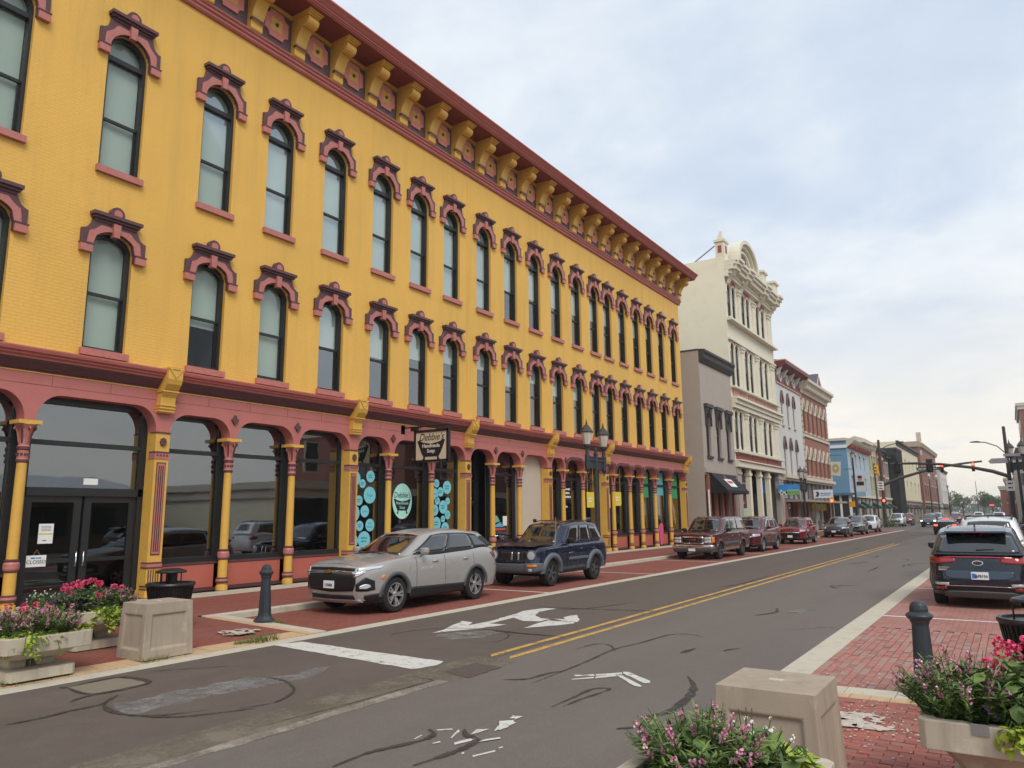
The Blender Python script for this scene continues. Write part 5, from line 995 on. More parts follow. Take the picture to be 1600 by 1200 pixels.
# shared shopfront and flat canopy of the two houses
q = MB(O); q.box(-17.02, -16.75, 70.0, 92.4, 4.95, 5.15); q.box(-17.02, -16.55, 70.0, 92.4, 5.15, 5.45); q.build('shop_cornice', M_stone, b)
q = MB(O); q.box(-17.2, -17.1, 70.1, 92.3, 3.3, 4.95); q.build('transom_glass', M_wing, b)
for k in range(12): y = 70.2+2*k; q = MB(O); q.box(-17.12, -17.02, y-.06, y+.06, 3.3, 4.95); q.build('mullion', M_plum, b)
q = MB(O); q.box(-17.1, -15.5, 70.4, 92.3, 3.0, 3.2); q.build('canopy', wallmat('weathered canopy', (165, 150, 135), .9), b)
q = MB(O); q.box(-18.0, -17.8, 70.1, 92.3, .18, 3.1); q.build('shopfront', M_win, b)
for y in (70.6, 75.2, 79.6): q = MB(O); q.box(-17.4, -16.95, y-.45, y+.45, .18, 3.0); q.build('brick_pier', M_brk, b)
q = MB(O); q.box(-17.75, -17.6, 84, 91.5, 2.2, 2.95); q.build('window_banner', mat('ochre banner', (.42, .30, .02), .7, var=.2), b)
for y in (84, 87, 91.8): q = MB(O); q.box(-17.3, -17.15, y-.06, y+.06, .18, 3.0); q.build('shop_post', M_white, b)
t = thing('shop_sign', 'long white shop sign with dark figure hung above the flat canopy', 'sign', (-16.4, 80, 3.8)); q = MB((-16.4, 80, 3.8)); q.box(-16.5, -14.7, 79.95, 80.05, 3.42, 4.25); q.build('panel', M_plate, t); q = MB((-16.4, 80, 3.8)); q.prism([(-16.35, 3.6), (-16.1, 3.55), (-15.95, 3.85), (-16.1, 4.1), (-16.3, 4.0), (-16.15, 3.85)], 'y', 79.93, 79.945); q.build('figure_print', M_ink, t)
bars(t, (-16.4, 80, 3.8), 79.94, -15.85, [(3.9, 1.0), (3.72, .9)], .08, M_blue, 'y')
t = thing('shop_sign', 'tilted cream pictorial sign hanging in front of the blue wall', 'sign', (-16.4, 92, 7)); q = MB((-16.4, 92, 7)); q.prism([(-16.95, 6.25), (-15.95, 6.05), (-15.8, 7.7), (-16.85, 7.75)], 'y', 91.96, 92.04); q.build('panel', mat('cream sign', (.62, .58, .45), .6, var=.15, scale=1.2), t); q = MB((-16.4, 92, 7)); q.tube([(-17.2, 92, 8.5), (-15.6, 92, 8.45)], .03, 6); q.tube([(-16.4, 92, 8.47), (-16.4, 92, 7.7)], .012, 5); q.build('arm', M_black, t)
q = MB((-16.4, 92, 7)); ring(q, [(.36*math.cos(t_), 6.95+.5*math.sin(t_)) for t_ in [math.pi*2*i/16 for i in range(17)]], [(.16*math.cos(t_), 7.0+.2*math.sin(t_)) for t_ in [math.pi*2*i/16 for i in range(17)]], .0, .01, 0, 0); q.v = [(-16.38+y_, 91.95-x_, z_) for x_, y_, z_ in q.v]; q.build('emblem', mat('sign tan print', (.42, .34, .2), .6), t)
# ---- beyond the cross street
def plain(name, label, X, y0, y1, z, m, depth, wins=(), cols=(), side=None, wm=M_win, trim=M_stone, extra=None, zg=4.3):
    O = (X, (y0+y1)/2, 0); b = building(name, label, O); bands = []; zz0 = zg; rows_ = []
    for zb, zt in wins:
        ops_ = [(y, w, zb, flat(w, zt)) for y, w in cols]; bands.append((zz0, zt+.5, ops_)); zz0 = zt+.5; rows_ += ops_
    bands.append((zz0, z, [])); shell(b, O, X, y0, y1, z, m, depth, bands, dp=.25, side=side)
    for g in rows_: w_ = win(b, O, X, g, .25, trim, wm, (g[2]+g[3][0][1])/2, .08); q = MB(O); q.box(X, X+.12, g[0]-g[1]/2-.12, g[0]+g[1]/2+.12, g[3][0][1], g[3][0][1]+.3); q.build('lintel', trim, w_)
    q = MB(O); q.box(X-.2, X-.1, y0+.05, y1-.05, 0, zg); q.build('shopfront', M_win, b)
    n = max(2, int((y1-y0)/3))
    for k in range(n+1): y = y0+.2+(y1-y0-.4)*k/n; q = MB(O); q.box(X-.12, X+.02, y-.14, y+.14, 0, zg); q.build('shop_post', trim, b)
    q = MB(O); q.box(X-.1, X+.22, y0, y1, zg-.35, zg); q.build('shop_cornice', trim, b)
    if not extra: q = MB(O); q.prism([(X, z-.7), (X+.12, z-.7), (X+.2, z-.35), (X+.5, z-.1), (X+.5, z+.12), (X, z+.2)], 'y', y0, y1); q.build('cornice', trim if k % 2 else M_char, b)
    for k in range(1, n, 2): y = y0+.2+(y1-y0-.4)*k/n; q = MB(O); q.prism([(X, 3.4), (X+1.1, 2.7), (X+1.1, 2.5), (X, 2.5)], 'y', y-1.1, y+1.1); q.build('shop_awning', (M_char, M_maroon, mat('dark green awning', (.02, .07, .045), .8))[(k+int(y0)) % 3], b)
    if extra: extra(b, O)
    return b
def blue_extra(b, O):
    q = MB(O); q.prism([(-17, 10.3), (-16.8, 10.4), (-16.2, 10.9), (-16.0, 11.2), (-17, 11.5)], 'y', 104, 121); q.box(-30, -17, 103.8, 104.0, 11.15, 11.5); q.build('cornice', M_stone, b)
    for k in range(11): y = 104.4+1.6*k; q = MB(O); q.box(-17, -16.4, y-.2, y+.2, 10.2, 10.9); q.build('bracket', M_redp, b)
    q = MB(O); q.box(-19.0, -17, 103.85, 104.0, 10.2, 10.6); q.build('frieze_return', M_white, b)
    q = MB(O); q.prism([(-18.2, 11.5), (-16, 11.5), (-16, 12.0), (-17.2, 12.4), (-18.2, 12.0)], 'y', 112, 120); q.build('parapet', M_stone, b)
    q = MB(O); q.box(-21.0, -19.0, 103.93, 104.0, 5.6, 7.6); w_ = q.build('window', M_white, b); q = MB(O); q.box(-20.85, -19.15, 103.9, 103.95, 5.75, 7.5); q.build('pane', M_wing, w_)
    q = MB(O); q.box(-21, -19, 103.9, 103.99, 5.4, 5.6); q.build('sill', M_redp, w_)
    q = MB(O); q.box(-30, -16.4, 103.4, 103.99, 4.15, 4.45); q.build('shop_fascia', mat('slate blue fascia', (.09, .16, .21), .6), b)
    q = MB(O); q.box(-30, -17.1, 103.9, 103.99, .1, 4.15); q.build('corner_shopfront', M_win, b)
    for x in (-20.5, -19.2, -18.2, -17.1): q = MB(O); q.box(x-.12, x+.12, 103.75, 103.99, .1, 4.15); q.build('corner_post', M_white, b)
plain('shop_building', 'corner shop with a sky blue side wall and ornate pale grey front', -17, 104, 121, 11.2, wallmat('pale blue grey front', (165, 178, 190), 1.0, var=.15, scale=3), 20, [(4.9, 6.7), (7.8, 9.6)], [(106.5, 1.1), (110, 1.1), (113.5, 1.1), (117, 1.1)], side=M_bluew, extra=blue_extra)
plain('shop_building', 'sage green narrow shop house beyond the blue corner building', -17.1, 121, 130, 12.2, wallmat('sage stucco', (165, 165, 135), 1.0, var=.1), 20, [(5.2, 7.2), (8.2, 10.4)], [(123, 1), (125.5, 1), (128, 1)])
plain('shop_building', 'small orange brick shop with white window bands beyond the blue corner', -17, 130, 137.5, 11.8, M_brk, 20, [(5.2, 7.6), (8.4, 10.4)], [(131.5, 1), (133.7, 1), (136, 1)])
plain('shop_building', 'low grey stone shop house before the dark glass building', -17, 137.5, 142.5, 11.0, wallmat('grey stone', (150, 145, 138), .9), 20, [(5.2, 7.4), (8.0, 10)], [(139, 1), (141, 1)])
O = (-16.2, 147, 0); b = building('office_building', 'dark glass corner block projecting before the tall far brick building', O); q = MB(O); q.box(-27, -15.6, 143, 150.5, 0, 12.6); q.build('wall', mat('dark bronze glazing', (.022, .022, .022), .12, var=.3, scale=.5, coat=.5), b); q = MB(O); q.box(-27.1, -15.5, 142.9, 150.6, 12.6, 12.9); q.build('coping', M_char, b)
for k in range(5): q = MB(O); q.box(-15.6, -15.5, 143.3+1.7*k, 143.4+1.7*k, 0, 12.6); q.build('mullion', M_char, b)
plain('shop_building', 'long cream rendered building with plain gable wall beyond the dark glass', -16.4, 151, 188, 14.6, wallmat('cream render', (225, 215, 185), 1.0, var=.05), 20, [(5.5, 7.6), (9.5, 11.8)], [(156, 1.2), (163, 1.2), (170, 1.2), (177, 1.2), (184, 1.2)])
def bigx(b, O):
    q = MB(O); q.prism([(-16, 16.2), (-15.6, 16.4), (-15.3, 17.2), (-16, 17.6)], 'y', 190, 232); q.box(-36, -16, 189.7, 190, 16.4, 17.6); q.build('cornice', wallmat('tan cornice', (180, 160, 140), .95), b)
    q = MB(O); q.box(-16.4, -15.5, 190, 191, 17.6, 19.6); q.build('finial', M_stone, b); q = MB(O); q.box(-16, -15.8, 190.5, 193, 14.6, 15.6); q.build('date_stone', M_stone, b)
plain('commercial_building', 'tall far red brick building with tan cornice at the street end', -16, 190, 232, 17.4, M_brk2, 22, [(5.5, 8), (10, 13)], [(195, 1.6), (201, 1.6), (207, 1.6), (213, 1.6), (219, 1.6), (225, 1.6)], extra=bigx)
plain('shop_building', 'pale narrow far building beyond the tall red brick one', -15.6, 236, 262, 13.5, wallmat('pale far wall', (205, 200, 195), 1.0), 18, [(5.5, 7.5), (8.8, 11)], [(240, 1.5), (246, 1.5), (252, 1.5), (258, 1.5)])
# ---- right hand row far down the street
def rplain(name, label, X, y0, y1, z, m, roof=None, tm=M_stone):
    O = (X, (y0+y1)/2, 0); b = building(name, label, O); q = MB(O); q.box(X, X+14, y0, y1, 0, z); q.build('wall', m, b)
    n = int((y1-y0)/3.2)
    for zz_ in [5+3.6*k for k in range(int((z-6)/3.6)+1)]:
        for k in range(n):
            y = y0+1.8+3.2*k; q = MB(O); q.box(X-.08, X+.05, y-.6, y+.6, zz_, zz_+2.1); w_ = q.build('window', tm, b); q = MB(O); q.box(X-.1, X-.07, y-.5, y+.5, zz_+.1, zz_+2.0); q.build('pane', M_win, w_)
    if z > 8: [(lambda q, k=k: (q.box(X+1.2+3*k, X+2.4+3*k, y0-.08, y0+.05, z-4.5, z-2.2), q.build('window', M_win, b)))(MB(O)) for k in range(3)]
    q = MB(O); q.box(X-.5, X+14, y0-.3, y1, z, z+.5); q.box(X-.3, X+14, y0-.15, y1, z-.6, z); q.build('cornice', tm, b); q = MB(O); q.box(X-.25, X, y0, y1, 3.6, 4.1); q.build('shop_cornice', tm, b)
    q = MB(O); q.box(X-.03, X, y0+.3, y1-.3, .3, 3.6); q.build('shopfront', M_win, b)
    if roof: q = MB(O); q.prism([(X, z+.5), (X+.9, z+3.0), (X+6, z+3.0), (X+6, z+.5)], 'y', y0, y1); q.build('mansard_roof', roof, b)
    return b
rplain('commercial_building', 'tall red brick building at the right picture edge beyond the traffic lights', 2.75, 152, 176, 19.5, M_brk2)
rplain('shop_building', 'pale stone house with grey mansard roof behind the right lantern', .9, 182, 204, 11.6, M_stone, M_char)
rplain('shop_building', 'mauve brick shop beyond the mansard house on the right', -.6, 208, 235, 9.0, mat('mauve brick', (.24, .12, .12), .8, var=.15))
rplain('shop_building', 'last low red brick shop on the right side of the street', -2.2, 245, 285, 8.2, M_brk2)
# ---- across the street, seen only in the shop glass
O = (16, 22, 0); b = building('low_building', 'low tan building across the street mirrored in the shop windows', O)
q = MB(O); q.box(15, 34, 8, 30, 0, 3.6); q.build('wall', wallmat('tan brick', (150, 125, 105), .9), b); q = MB(O); q.prism([(14, 3.6), (24, 5.2), (35, 3.6)], 'y', 7.5, 30.5); q.build('roof', wallmat('pale metal roof', (190, 190, 188), .9), b)
for k in range(5): q = MB(O); q.box(14.9, 15.05, 10+4*k, 12.4+4*k, 1, 2.8); q.build('window', M_win, b)
sheet('lawn', 5, 60, -20, 7, .05, mat('rough lawn', (.085, .11, .04), .95, var=.3, scale=1.5)); sheet('car_park', 4.5, 15, 7.5, 32.5, .05, M_as2)
for k, (y0_, y1_, z_, m_, lab) in enumerate(((33, 44, 3.9, M_crm, 'low cream shop on the right, seen only mirrored in car paint and glass'), (44.3, 72, 9.4, M_brk2, 'tall red brick shop on the right, seen only mirrored in car paint and glass'), (72.3, 90, 8.6, M_brk, 'orange brick corner shop on the right, seen only mirrored in car paint and glass'))):
    rplain('shop_building', lab, 4.55, y0_, y1_, z_, m_)
# ---- trees at the end of the street
def leafy(q, cx, cy, cz, rx, ry, rz, n, s, mats_):
    for k in range(n):
        u = rnd.gauss(0, 1), rnd.gauss(0, 1), rnd.gauss(0, 1); d = math.sqrt(sum(a*a for a in u)) or 1; r = rnd.random()**.33
        p = Vector((cx+u[0]/d*rx*r, cy+u[1]/d*ry*r, cz+u[2]/d*rz*r)); a = Vector((rnd.uniform(-1, 1), rnd.uniform(-1, 1), rnd.uniform(-1, 1))).normalized(); b_ = a.cross(Vector((rnd.uniform(-1, 1), rnd.uniform(-1, 1), rnd.uniform(-1, 1)))).normalized(); z = s*rnd.uniform(.6, 1.3)
        q.add([tuple(p-a*z), tuple(p+b_*z*.6), tuple(p+a*z), tuple(p-b_*z*.6)], [(0,1,2,3)], rnd.randrange(mats_))
LEAF = [mat('leaf %s' % n, c, .7, var=.2, scale=4) for n, c in (('mid', (.075, .115, .032)), ('dark', (.04, .07, .022)), ('light', (.12, .155, .05)))]
M_bark = mat('bark', (.09, .07, .055), .9, var=.3, scale=8, bump=.5)
TREE_L = ['tall spreading tree left of the vanishing street end', 'round tree behind the far left shops', 'small distant tree in the middle of the street end', 'broad tree right of the street end', 'dark tree behind the right hand shops', 'faint distant tree left of the street middle', 'low far tree in front of the mauve shop', 'distant tree at the foot of the skyline']
for k, (x, y, h, r) in enumerate(((-20, 340, 10.5, 5), (-16.5, 352, 9, 4), (-14, 560, 10, 6), (-9.2, 340, 10, 4), (-6.4, 352, 8.5, 3.2), (-21, 300, 9, 4), (-4.5, 420, 9, 4), (-20, 620, 11, 8))):
    O = (x, y, 0); t = thing('tree', TREE_L[k], 'tree', O, 0, 'trees at the street end'); q = MB(O); q.tube([(x, y, 0), (x+.2, y, h*.35), (x-.2, y, h*.6)], [.3, .24, .12], 7)
    for a in range(5): q.tube([(x, y, h*.35+.2*a), (x+r*.5*math.cos(a*1.3), y+r*.5*math.sin(a*1.3), h*.55+.3*a)], [.14, .05], 5)
    q.build('trunk', M_bark, t); q = MB(O)
    for c_ in range(9): leafy(q, x+rnd.uniform(-.6, .6)*r, y+rnd.uniform(-.6, .6)*r, h*rnd.uniform(.5, .85), r*.45, r*.45, h*.16, 90, .34, 3)
    q.build('crown', LEAF, t)
tag(structure('tree_line', (lambda q: [leafy(q, x, 900+rnd.uniform(-60, 60), rnd.uniform(2, 7), 16, 10, 6, 120, 2.2, 3) for x in range(-330, 330, 12)] and q)(MB()), LEAF), kind='stuff')
# ================================================================ vehicles
def interp(tab, x):
    if x <= tab[0][0]: return tab[0][1]
    for (a, p), (b, q) in zip(tab, tab[1:]):
        if x <= b: t = (x-a)/(b-a); t = t*t*(3-2*t)*.5+t*.5; return p+(q-p)*t
    return tab[-1][1]
class Car:
    """lofted car body: local x runs from the nose (0) to the tail, y across, z up; everything else is laid on its surfaces"""
    def __init__(s, name, label, loc, rz, P, pm, group='vehicles along the street'):
        s.P = P; s.root = thing(name, label, P.get('cat', 'car'), loc, rz, group); s.pm = pm; s.shell(); s.wheels()
    def xf(s, z): return interp(s.P['nose'], z)
    def xr(s, z): return interp(s.P['tail'], z)
    def plan(s, u):
        P = s.P; a, ka = P.get('pf', (.16, .22)); b, kb = P.get('pr', (.10, .14))
        w = 1.
        if u < a: w *= 1-ka*(1-u/a)**2.2
        if u > 1-b: w *= 1-kb*((u-1+b)/b)**2.2
        return w
    def side(s, z):
        P = s.P; zs, zb = P['sill'], P['shoulder']
        if z < zs+.25: return .955+.045*min(1, max(0, (z-zs)/.25))
        if z > zb: return 1-P.get('tuck', .05)*min(1.3, ((z-zb)/.3))**1.5
        return 1
    def hw(s, u, z): return s.P['W']/2*s.plan(u)*s.side(z)
    def top(s, x): return interp(s.P['belt'], x)
    def low(s, x):
        P = s.P; z = P['sill']; ra = P['ra']
        for c in (P['fo'], P['fo']+P['wb']):
            d = abs(x-c)
            if d < ra: z = max(z, P['wr']*.98+math.sqrt(max(0, ra*ra-d*d))*1.0 if d < ra*.999 else z)
        return z
    def shell(s):
        P = s.P; ra = P['ra']; L = P['L']; us = set([0, .006, .015, .03, .05, .08, .94, .965, .985, .995, 1])
        for c in (P['fo'], P['fo']+P['wb']):
            for k in range(15): us.add((c-ra*math.cos(math.pi*k/14))/L)
            us.add((c-ra*1.002)/L); us.add((c+ra*1.002)/L)
        for k in range(41): us.add(.02+.96*k/40)
        us = sorted(u for u in us if 0 <= u <= 1); T = [0, .12, .28, .46, .62, .76, .87, .94, .98, 1]; SS = [-.96, -.85, -.6, -.3, 0, .3, .6, .85, .96]
        G = []
        for u in us:
            x0 = u*L; zl, zt = s.low(x0), s.top(x0); row = []
            def pt(t, sg):
                z = zl+(zt-zl)*t; xf, xr = s.xf(z), s.xr(z); x = xf+u*(xr-xf); r = 1 if t < .9 else 1-.02*((t-.9)/.1)**2
                return (x, sg*s.hw(u, z)*r, z)
            row += [pt(t, -1) for t in T]
            w = s.hw(u, zt)*.98; xf, xr = s.xf(zt), s.xr(zt); x = xf+u*(xr-xf); cr = P.get('crown', .05)
            row += [(x, w*q, zt+cr*(1-q*q)+.0) for q in SS]
            row += [pt(t, 1) for t in T[::-1]]; G.append(row)
        q = MB(); q.grid(G, 0)
        nT = len(T)
        for gi, sg in ((0, -1), (-1, 1)):
            row = G[gi]; Lr = row[:nT]; Rr = row[-nT:][::-1]; C_ = []
            for a, b in zip(Lr, Rr):
                C_.append([(a[0]+sg*P.get('bulge', .06)*(1-k*k)*.9, a[1]+(b[1]-a[1])*(k+1)/2, a[2]+(0 if a is not Lr[-1] else P.get('crown', .05)*(1-k*k))) for k in [i/5-1 for i in range(11)]])
            q.grid(C_, 0)
        # cabin
        (xwb, zwb), (xrf, zrf), (xrr, zrr), (xrb, zrb) = P['cab']; wb_, wr_ = P['cw']
        s.cab = P['cab']; GU = [0, .02, .06, .12]+[.12+.76*k/16 for k in range(1, 17)]+[.94, .98, 1]; GT = [0, .2, .4, .6, .8, .92, 1]; G = []
        for u in GU:
            row = [s.gp(u, t, -1) for t in GT]; e = s.gp(u, 1, 1); a = s.gp(u, 1, -1)
            row += [(a[0], a[1]*k*.97, a[2]+P.get('rcrown', .05)*(1-k*k)+.012) for k in (.96, .85, .6, .3, 0, -.3, -.6, -.85, -.96)]
            row += [s.gp(u, t, 1) for t in GT[::-1]]; G.append(row)
        q.grid(G, 0)
        for u in (0, 1):
            q.grid([[s.gcap(u, t, k) for k in [i/5-1 for i in range(11)]] for t in GT+[1.03]], 0)
        s.body = q.build('body', s.pm, s.root, 0, True)
        q = MB(); q.box(.25, L-.25, -P['W']/2*.80, P['W']/2*.80, P['sill']-.04, P['sill']+.35); q.box(P['fo']-ra, P['fo']+ra, -P['W']/2*.70, P['W']/2*.70, .3, .78); q.box(P['fo']+P['wb']-ra, P['fo']+P['wb']+ra, -P['W']/2*.70, P['W']/2*.70, .3, .78); q.build('underbody', M_under, s.root)
    def gp(s, u, t, sg):
        t = max(t, 0.)
        (xwb, zwb), (xrf, zrf), (xrr, zrr), (xrb, zrb) = s.P['cab']; wb_, wr_ = s.P['cw']
        xa = xwb+(xrf-xwb)*t**s.P.get('wk', .9); xb = xrb+(xrr-xrb)*t**s.P.get('rk', .9); zb = zwb+(zrb-zwb)*u; zt = interp(s.P['roof'], u)
        if t > .85: pass
        pl = 1-.10*max(0, 1-u/.10)**2-.08*max(0, 1-(1-u)/.10)**2
        tt = t if t < .92 else .92+(t-.92)*1.0; k = wb_+(wr_-wb_)*t
        if t > .9: k -= .02*((t-.9)/.1)**2
        return (xa+u*(xb-xa), sg*k*pl, zb+(zt-zb)*min(1, t))
    def gcap(s, u, t, k):
        a = s.gp(u, min(t, 1), 1); sg = -1 if u == 0 else 1; e = max(0, t-1)/.03 if t > 1 else 0
        return (a[0]+sg*.07*(1-k*k)*(1-.6*min(t, 1))-sg*e*.02, a[1]*k, a[2]+.012*e+(s.P.get('rcrown', .05)*(1-k*k))*min(1, t)**3)
    # --- surface patches with a little thickness
    def slab(s, name, m, G, Gin, parent=None, smooth=True):
        q = MB(); q.grid(G, 0, smooth); h, w = len(G), len(G[0])
        for A, B in ((G[0], Gin[0]), (G[-1], Gin[-1]), ([r[0] for r in G], [r[0] for r in Gin]), ([r[-1] for r in G], [r[-1] for r in Gin])): q.strip(A, B, 0)
        return q.build(name, m, parent or s.root, 0, True)
    def endpt(s, y, z, e, rear):
        u0 = 1. if rear else 0.; w0 = s.hw(u0, z); sg = 1 if rear else -1; ay = abs(y); b = s.P.get('bulge', .06)*.9
        if ay <= w0:
            x = (s.xr(z) if rear else s.xf(z))+sg*b*(1-(y/w0)**2); return (x+sg*e, y, z)
        lo, hi = (0, .3)
        for _ in range(24):
            mid = (lo+hi)/2
            if s.hw(1-mid if rear else mid, z) < ay: lo = mid
            else: hi = mid
        u = 1-lo if rear else lo; xf, xr = s.xf(z), s.xr(z); return (xf+u*(xr-xf)+sg*e*.7, y+math.copysign(e*.7, y), z)
    def end(s, name, m, ys, zlo, zhi, e=.008, rear=False, n=5, parent=None, mirror=False):
        """patch on the nose or tail; ys sample across, zlo / zhi lists of heights"""
        for sg in ((1, -1) if mirror else (1,)):
            Y = []; A = []; B = []
            for i in range(len(ys)-1):
                for k in range(4): t = k/4; Y.append(sg*(ys[i]+(ys[i+1]-ys[i])*t)); A.append(zlo[i]+(zlo[i+1]-zlo[i])*t); B.append(zhi[i]+(zhi[i+1]-zhi[i])*t)
            Y.append(sg*ys[-1]); A.append(zlo[-1]); B.append(zhi[-1])
            f = lambda ee: [[s.endpt(y, a+(b-a)*k/n, ee, rear) for y, a, b in zip(Y, A, B)] for k in range(n+1)]
            r = s.slab(name, m, f(e), f(-.03), parent)
        return r
    def sidepatch(s, name, m, xs, zlo, zhi, e=.006, n=4, parent=None, d=.03):
        for sg in (-1, 1):
            X = []; A = []; B = []
            for i in range(len(xs)-1):
                k_ = max(1, int((xs[i+1]-xs[i])/.12))
                for k in range(k_): t = k/k_; X.append(xs[i]+(xs[i+1]-xs[i])*t); A.append(zlo[i]+(zlo[i+1]-zlo[i])*t); B.append(zhi[i]+(zhi[i+1]-zhi[i])*t)
            X.append(xs[-1]); A.append(zlo[-1]); B.append(zhi[-1])
            def P_(x, z, ee): xf, xr = s.xf(z), s.xr(z); u = min(1, max(0, (x-xf)/(xr-xf))); return (x, sg*(s.hw(u, z)+ee), z)
            f = lambda ee: [[P_(x, a+(b-a)*k/n, ee) for x, a, b in zip(X, A, B)] for k in range(n+1)]
            s.slab(name, m, f(e), f(-d), parent)
    def arch(s, name, m, w=.06, e=.02):
        P = s.P
        for c in (P['fo'], P['fo']+P['wb']):
            for sg in (-1, 1):
                O_, I_ = [], []
                def P_(x, z, ee): xf, xr = s.xf(z), s.xr(z); u = min(1, max(0, (x-xf)/(xr-xf))); return (x, sg*(s.hw(u, z)+ee), z)
                G = [[P_(c-r*math.cos(t), max(P['sill'], P['wr']*.98+r*math.sin(t)), ee) for t in [math.pi*k/20 for k in range(21)]] for r, ee in ((P['ra']-.015, -.06), (P['ra']-.015, e), (P['ra']+w*.5, e), (P['ra']+w, e*.6), (P['ra']+w, -.03))]
                q = MB(); q.grid(G, 0); q.build(name, m, s.root)
    def glass(s, u0, u1, t0, t1, name='window', m=None, fr=0, rr=0, n=6, e=.006):
        """side pane between two stations; fr / rr slope the front and rear edges"""
        for sg in (-1, 1):
            def pt(a, t, ee):
                u = u0+fr*t+(u1-rr*t-u0-fr*t)*a; p = s.gp(u, t0+(t1-t0)*t, sg); return (p[0], p[1]+sg*ee, p[2])
            f = lambda ee: [[pt(a/10, k/n, ee) for a in range(11)] for k in range(n+1)]
            s.slab(name, m or M_carglass, f(e), f(-.02))
    def screen(s, name, rear, k0=.9, t0=.06, t1=.95, m=None, e=.006, k1=None):
        u = 1 if rear else 0; sg = 1 if rear else -1; k1 = k1 or k0
        def f(ee): return [[(lambda p: (p[0]+sg*ee, p[1], p[2]+ee*.6))(s.gcap(u, t0+(t1-t0)*j/6, (k0+(k1-k0)*j/6)*(i/6-1))) for i in range(13)] for j in range(7)]
        return s.slab(name, m or M_carglass, f(e), f(-.02))
    def wheels(s):
        P = s.P; R, tw = P['wr'], P['tw']; y0 = P['W']/2-.02; st = P.get('spokes', 5); rr = P.get('rim', .66)*R; dark = P.get('darkrim')
        for c in (P['fo'], P['fo']+P['wb']):
            for sg in (-1, 1):
                w = thing('wheel', None, None); w.parent = s.root; w.location = (c, sg*(y0-tw/2), R)
                key = ('wheel', R, tw, st, rr, dark)
                if key not in WHEEL:
                    q = MB(); pr = [(rr*.96, -tw/2+.02), (rr+.01, -tw/2), (R-.03, -tw/2), (R-.005, -tw/2+.025), (R, -tw/4), (R, tw/4), (R-.005, tw/2-.025), (R-.03, tw/2), (rr+.01, tw/2), (rr*.96, tw/2-.015)]
                    q.lathe(pr, 0, 0, 40, cap=False); q.v = [(x, z, y) for x, y, z in q.v]; t1 = q.mesh('tyre', M_rub)
                    q = MB(); q.lathe([(rr, -tw/2+.03), (rr, tw/2-.005), (rr*.94, tw/2-.004), (rr*.93, tw/2-.02), (rr*.90, tw/2-.07)], 0, 0, 40, 0, cap=False); q.lathe([(0, tw/2-.09), (rr*.92, tw/2-.09)], 0, 0, 32, 1)
                    for k in range(st):
                        a = math.pi*2*k/st
                        for da in ((-.13, .13) if P.get('split', True) else (0,)):
                            c0, s0 = math.cos(a+da*.5), math.sin(a+da*.5); c1, s1 = math.cos(a+da*1.35), math.sin(a+da*1.35); wd = .026 if P.get('split', True) else .045; z0, z1 = tw/2-.03, tw/2-.012
                            p0, p1 = Vector((c0*rr*.12, s0*rr*.12, 0)), Vector((c1*rr*.94, s1*rr*.94, 0)); nn = Vector((-(p1-p0).y, (p1-p0).x, 0)).normalized()
                            V_ = [p0+nn*wd, p0-nn*wd, p1-nn*wd*.75, p1+nn*wd*.75]
                            q.add([(v.x, v.y, z0-.05) for v in V_]+[(v.x, v.y, zz) for v, zz in zip(V_, (z0, z0, z1, z1))], [(4,5,6,7),(0,1,5,4),(1,2,6,5),(2,3,7,6),(3,0,4,7)], 0)
                    q.lathe([(rr*.26, tw/2-.08), (rr*.26, tw/2-.025), (rr*.16, tw/2-.018), (0, tw/2-.015)], 0, 0, 16, 0); q.v = [(x, z, y) for x, y, z in q.v]
                    WHEEL[key] = (t1, q.mesh('rim', [M_alloy2 if dark else M_alloy, M_bplast]))
                for n_, me in zip(('tyre', 'rim'), WHEEL[key]):
                    o = link(n_, me, w); o.scale = (1, sg, 1)
    def seams(s, xs, z0, z1):
        for x in xs: s.sidepatch('door_seam', M_under, [x, x+.008], [z0, z0], [z1, z1], .0025, 6)
    def handles(s, xs, z, m=None, l=.2):
        for x in xs: s.sidepatch('door_handle', m or s.pm, [x, x+l*.5, x+l], [z, z, z], [z+.022, z+.03, z+.022], .03, 2)
    def mirrors(s, x, z, m=None, sx=.0):
        for sg in (-1, 1):
            w = s.P['W']/2; q = MB(); y = sg*(w+.07)
            q.lathe([(.0, -.08), (.06, -.075), (.095, -.02), (.095, .05), (.07, .075), (0, .08)], 0, 0, 12, 0, None, True, .85, 1.25); q.v = [(x+a, y+b, z+.09+c_) for a, b, c_ in q.v]
            q.tube([(x+.02, sg*(w-.12), z-.02), (x+.02, sg*(w+.03), z+.03)], [.035, .03], 8); q.build('wing_mirror', m or s.pm, s.root)
    def plate(s, y, z, rear, body_=None, blue=False):
        x = s.endpt(y, z, .03, rear)[0]; sg = 1 if rear else -1; q = MB(); q.box(min(x, x+sg*.012), max(x, x+sg*.012), y-.155, y+.155, z-.077, z+.077); p = q.build('licence_plate', M_plate, s.root, .004)
        if body_:
            fr = Matrix(((0, 0, -1, 0), (-1, 0, 0, 0), (0, 1, 0, 0), (0, 0, 0, 1))) if not rear else FX
            text('lettering', body_, .085, (x+sg*.014, y-(.0 if not blue else -.03), z-.012), fr, M_ink, p, sx=.8, ext=.001, bold=.002)
        if blue: q = MB(); q.prism([(y-.14, z-.06), (y-.05, z-.05), (y-.07, z+.04), (y-.14, z+.05)], 'x', x+sg*.012, x+sg*.0135); q.build('print', M_blue, p)
        return p
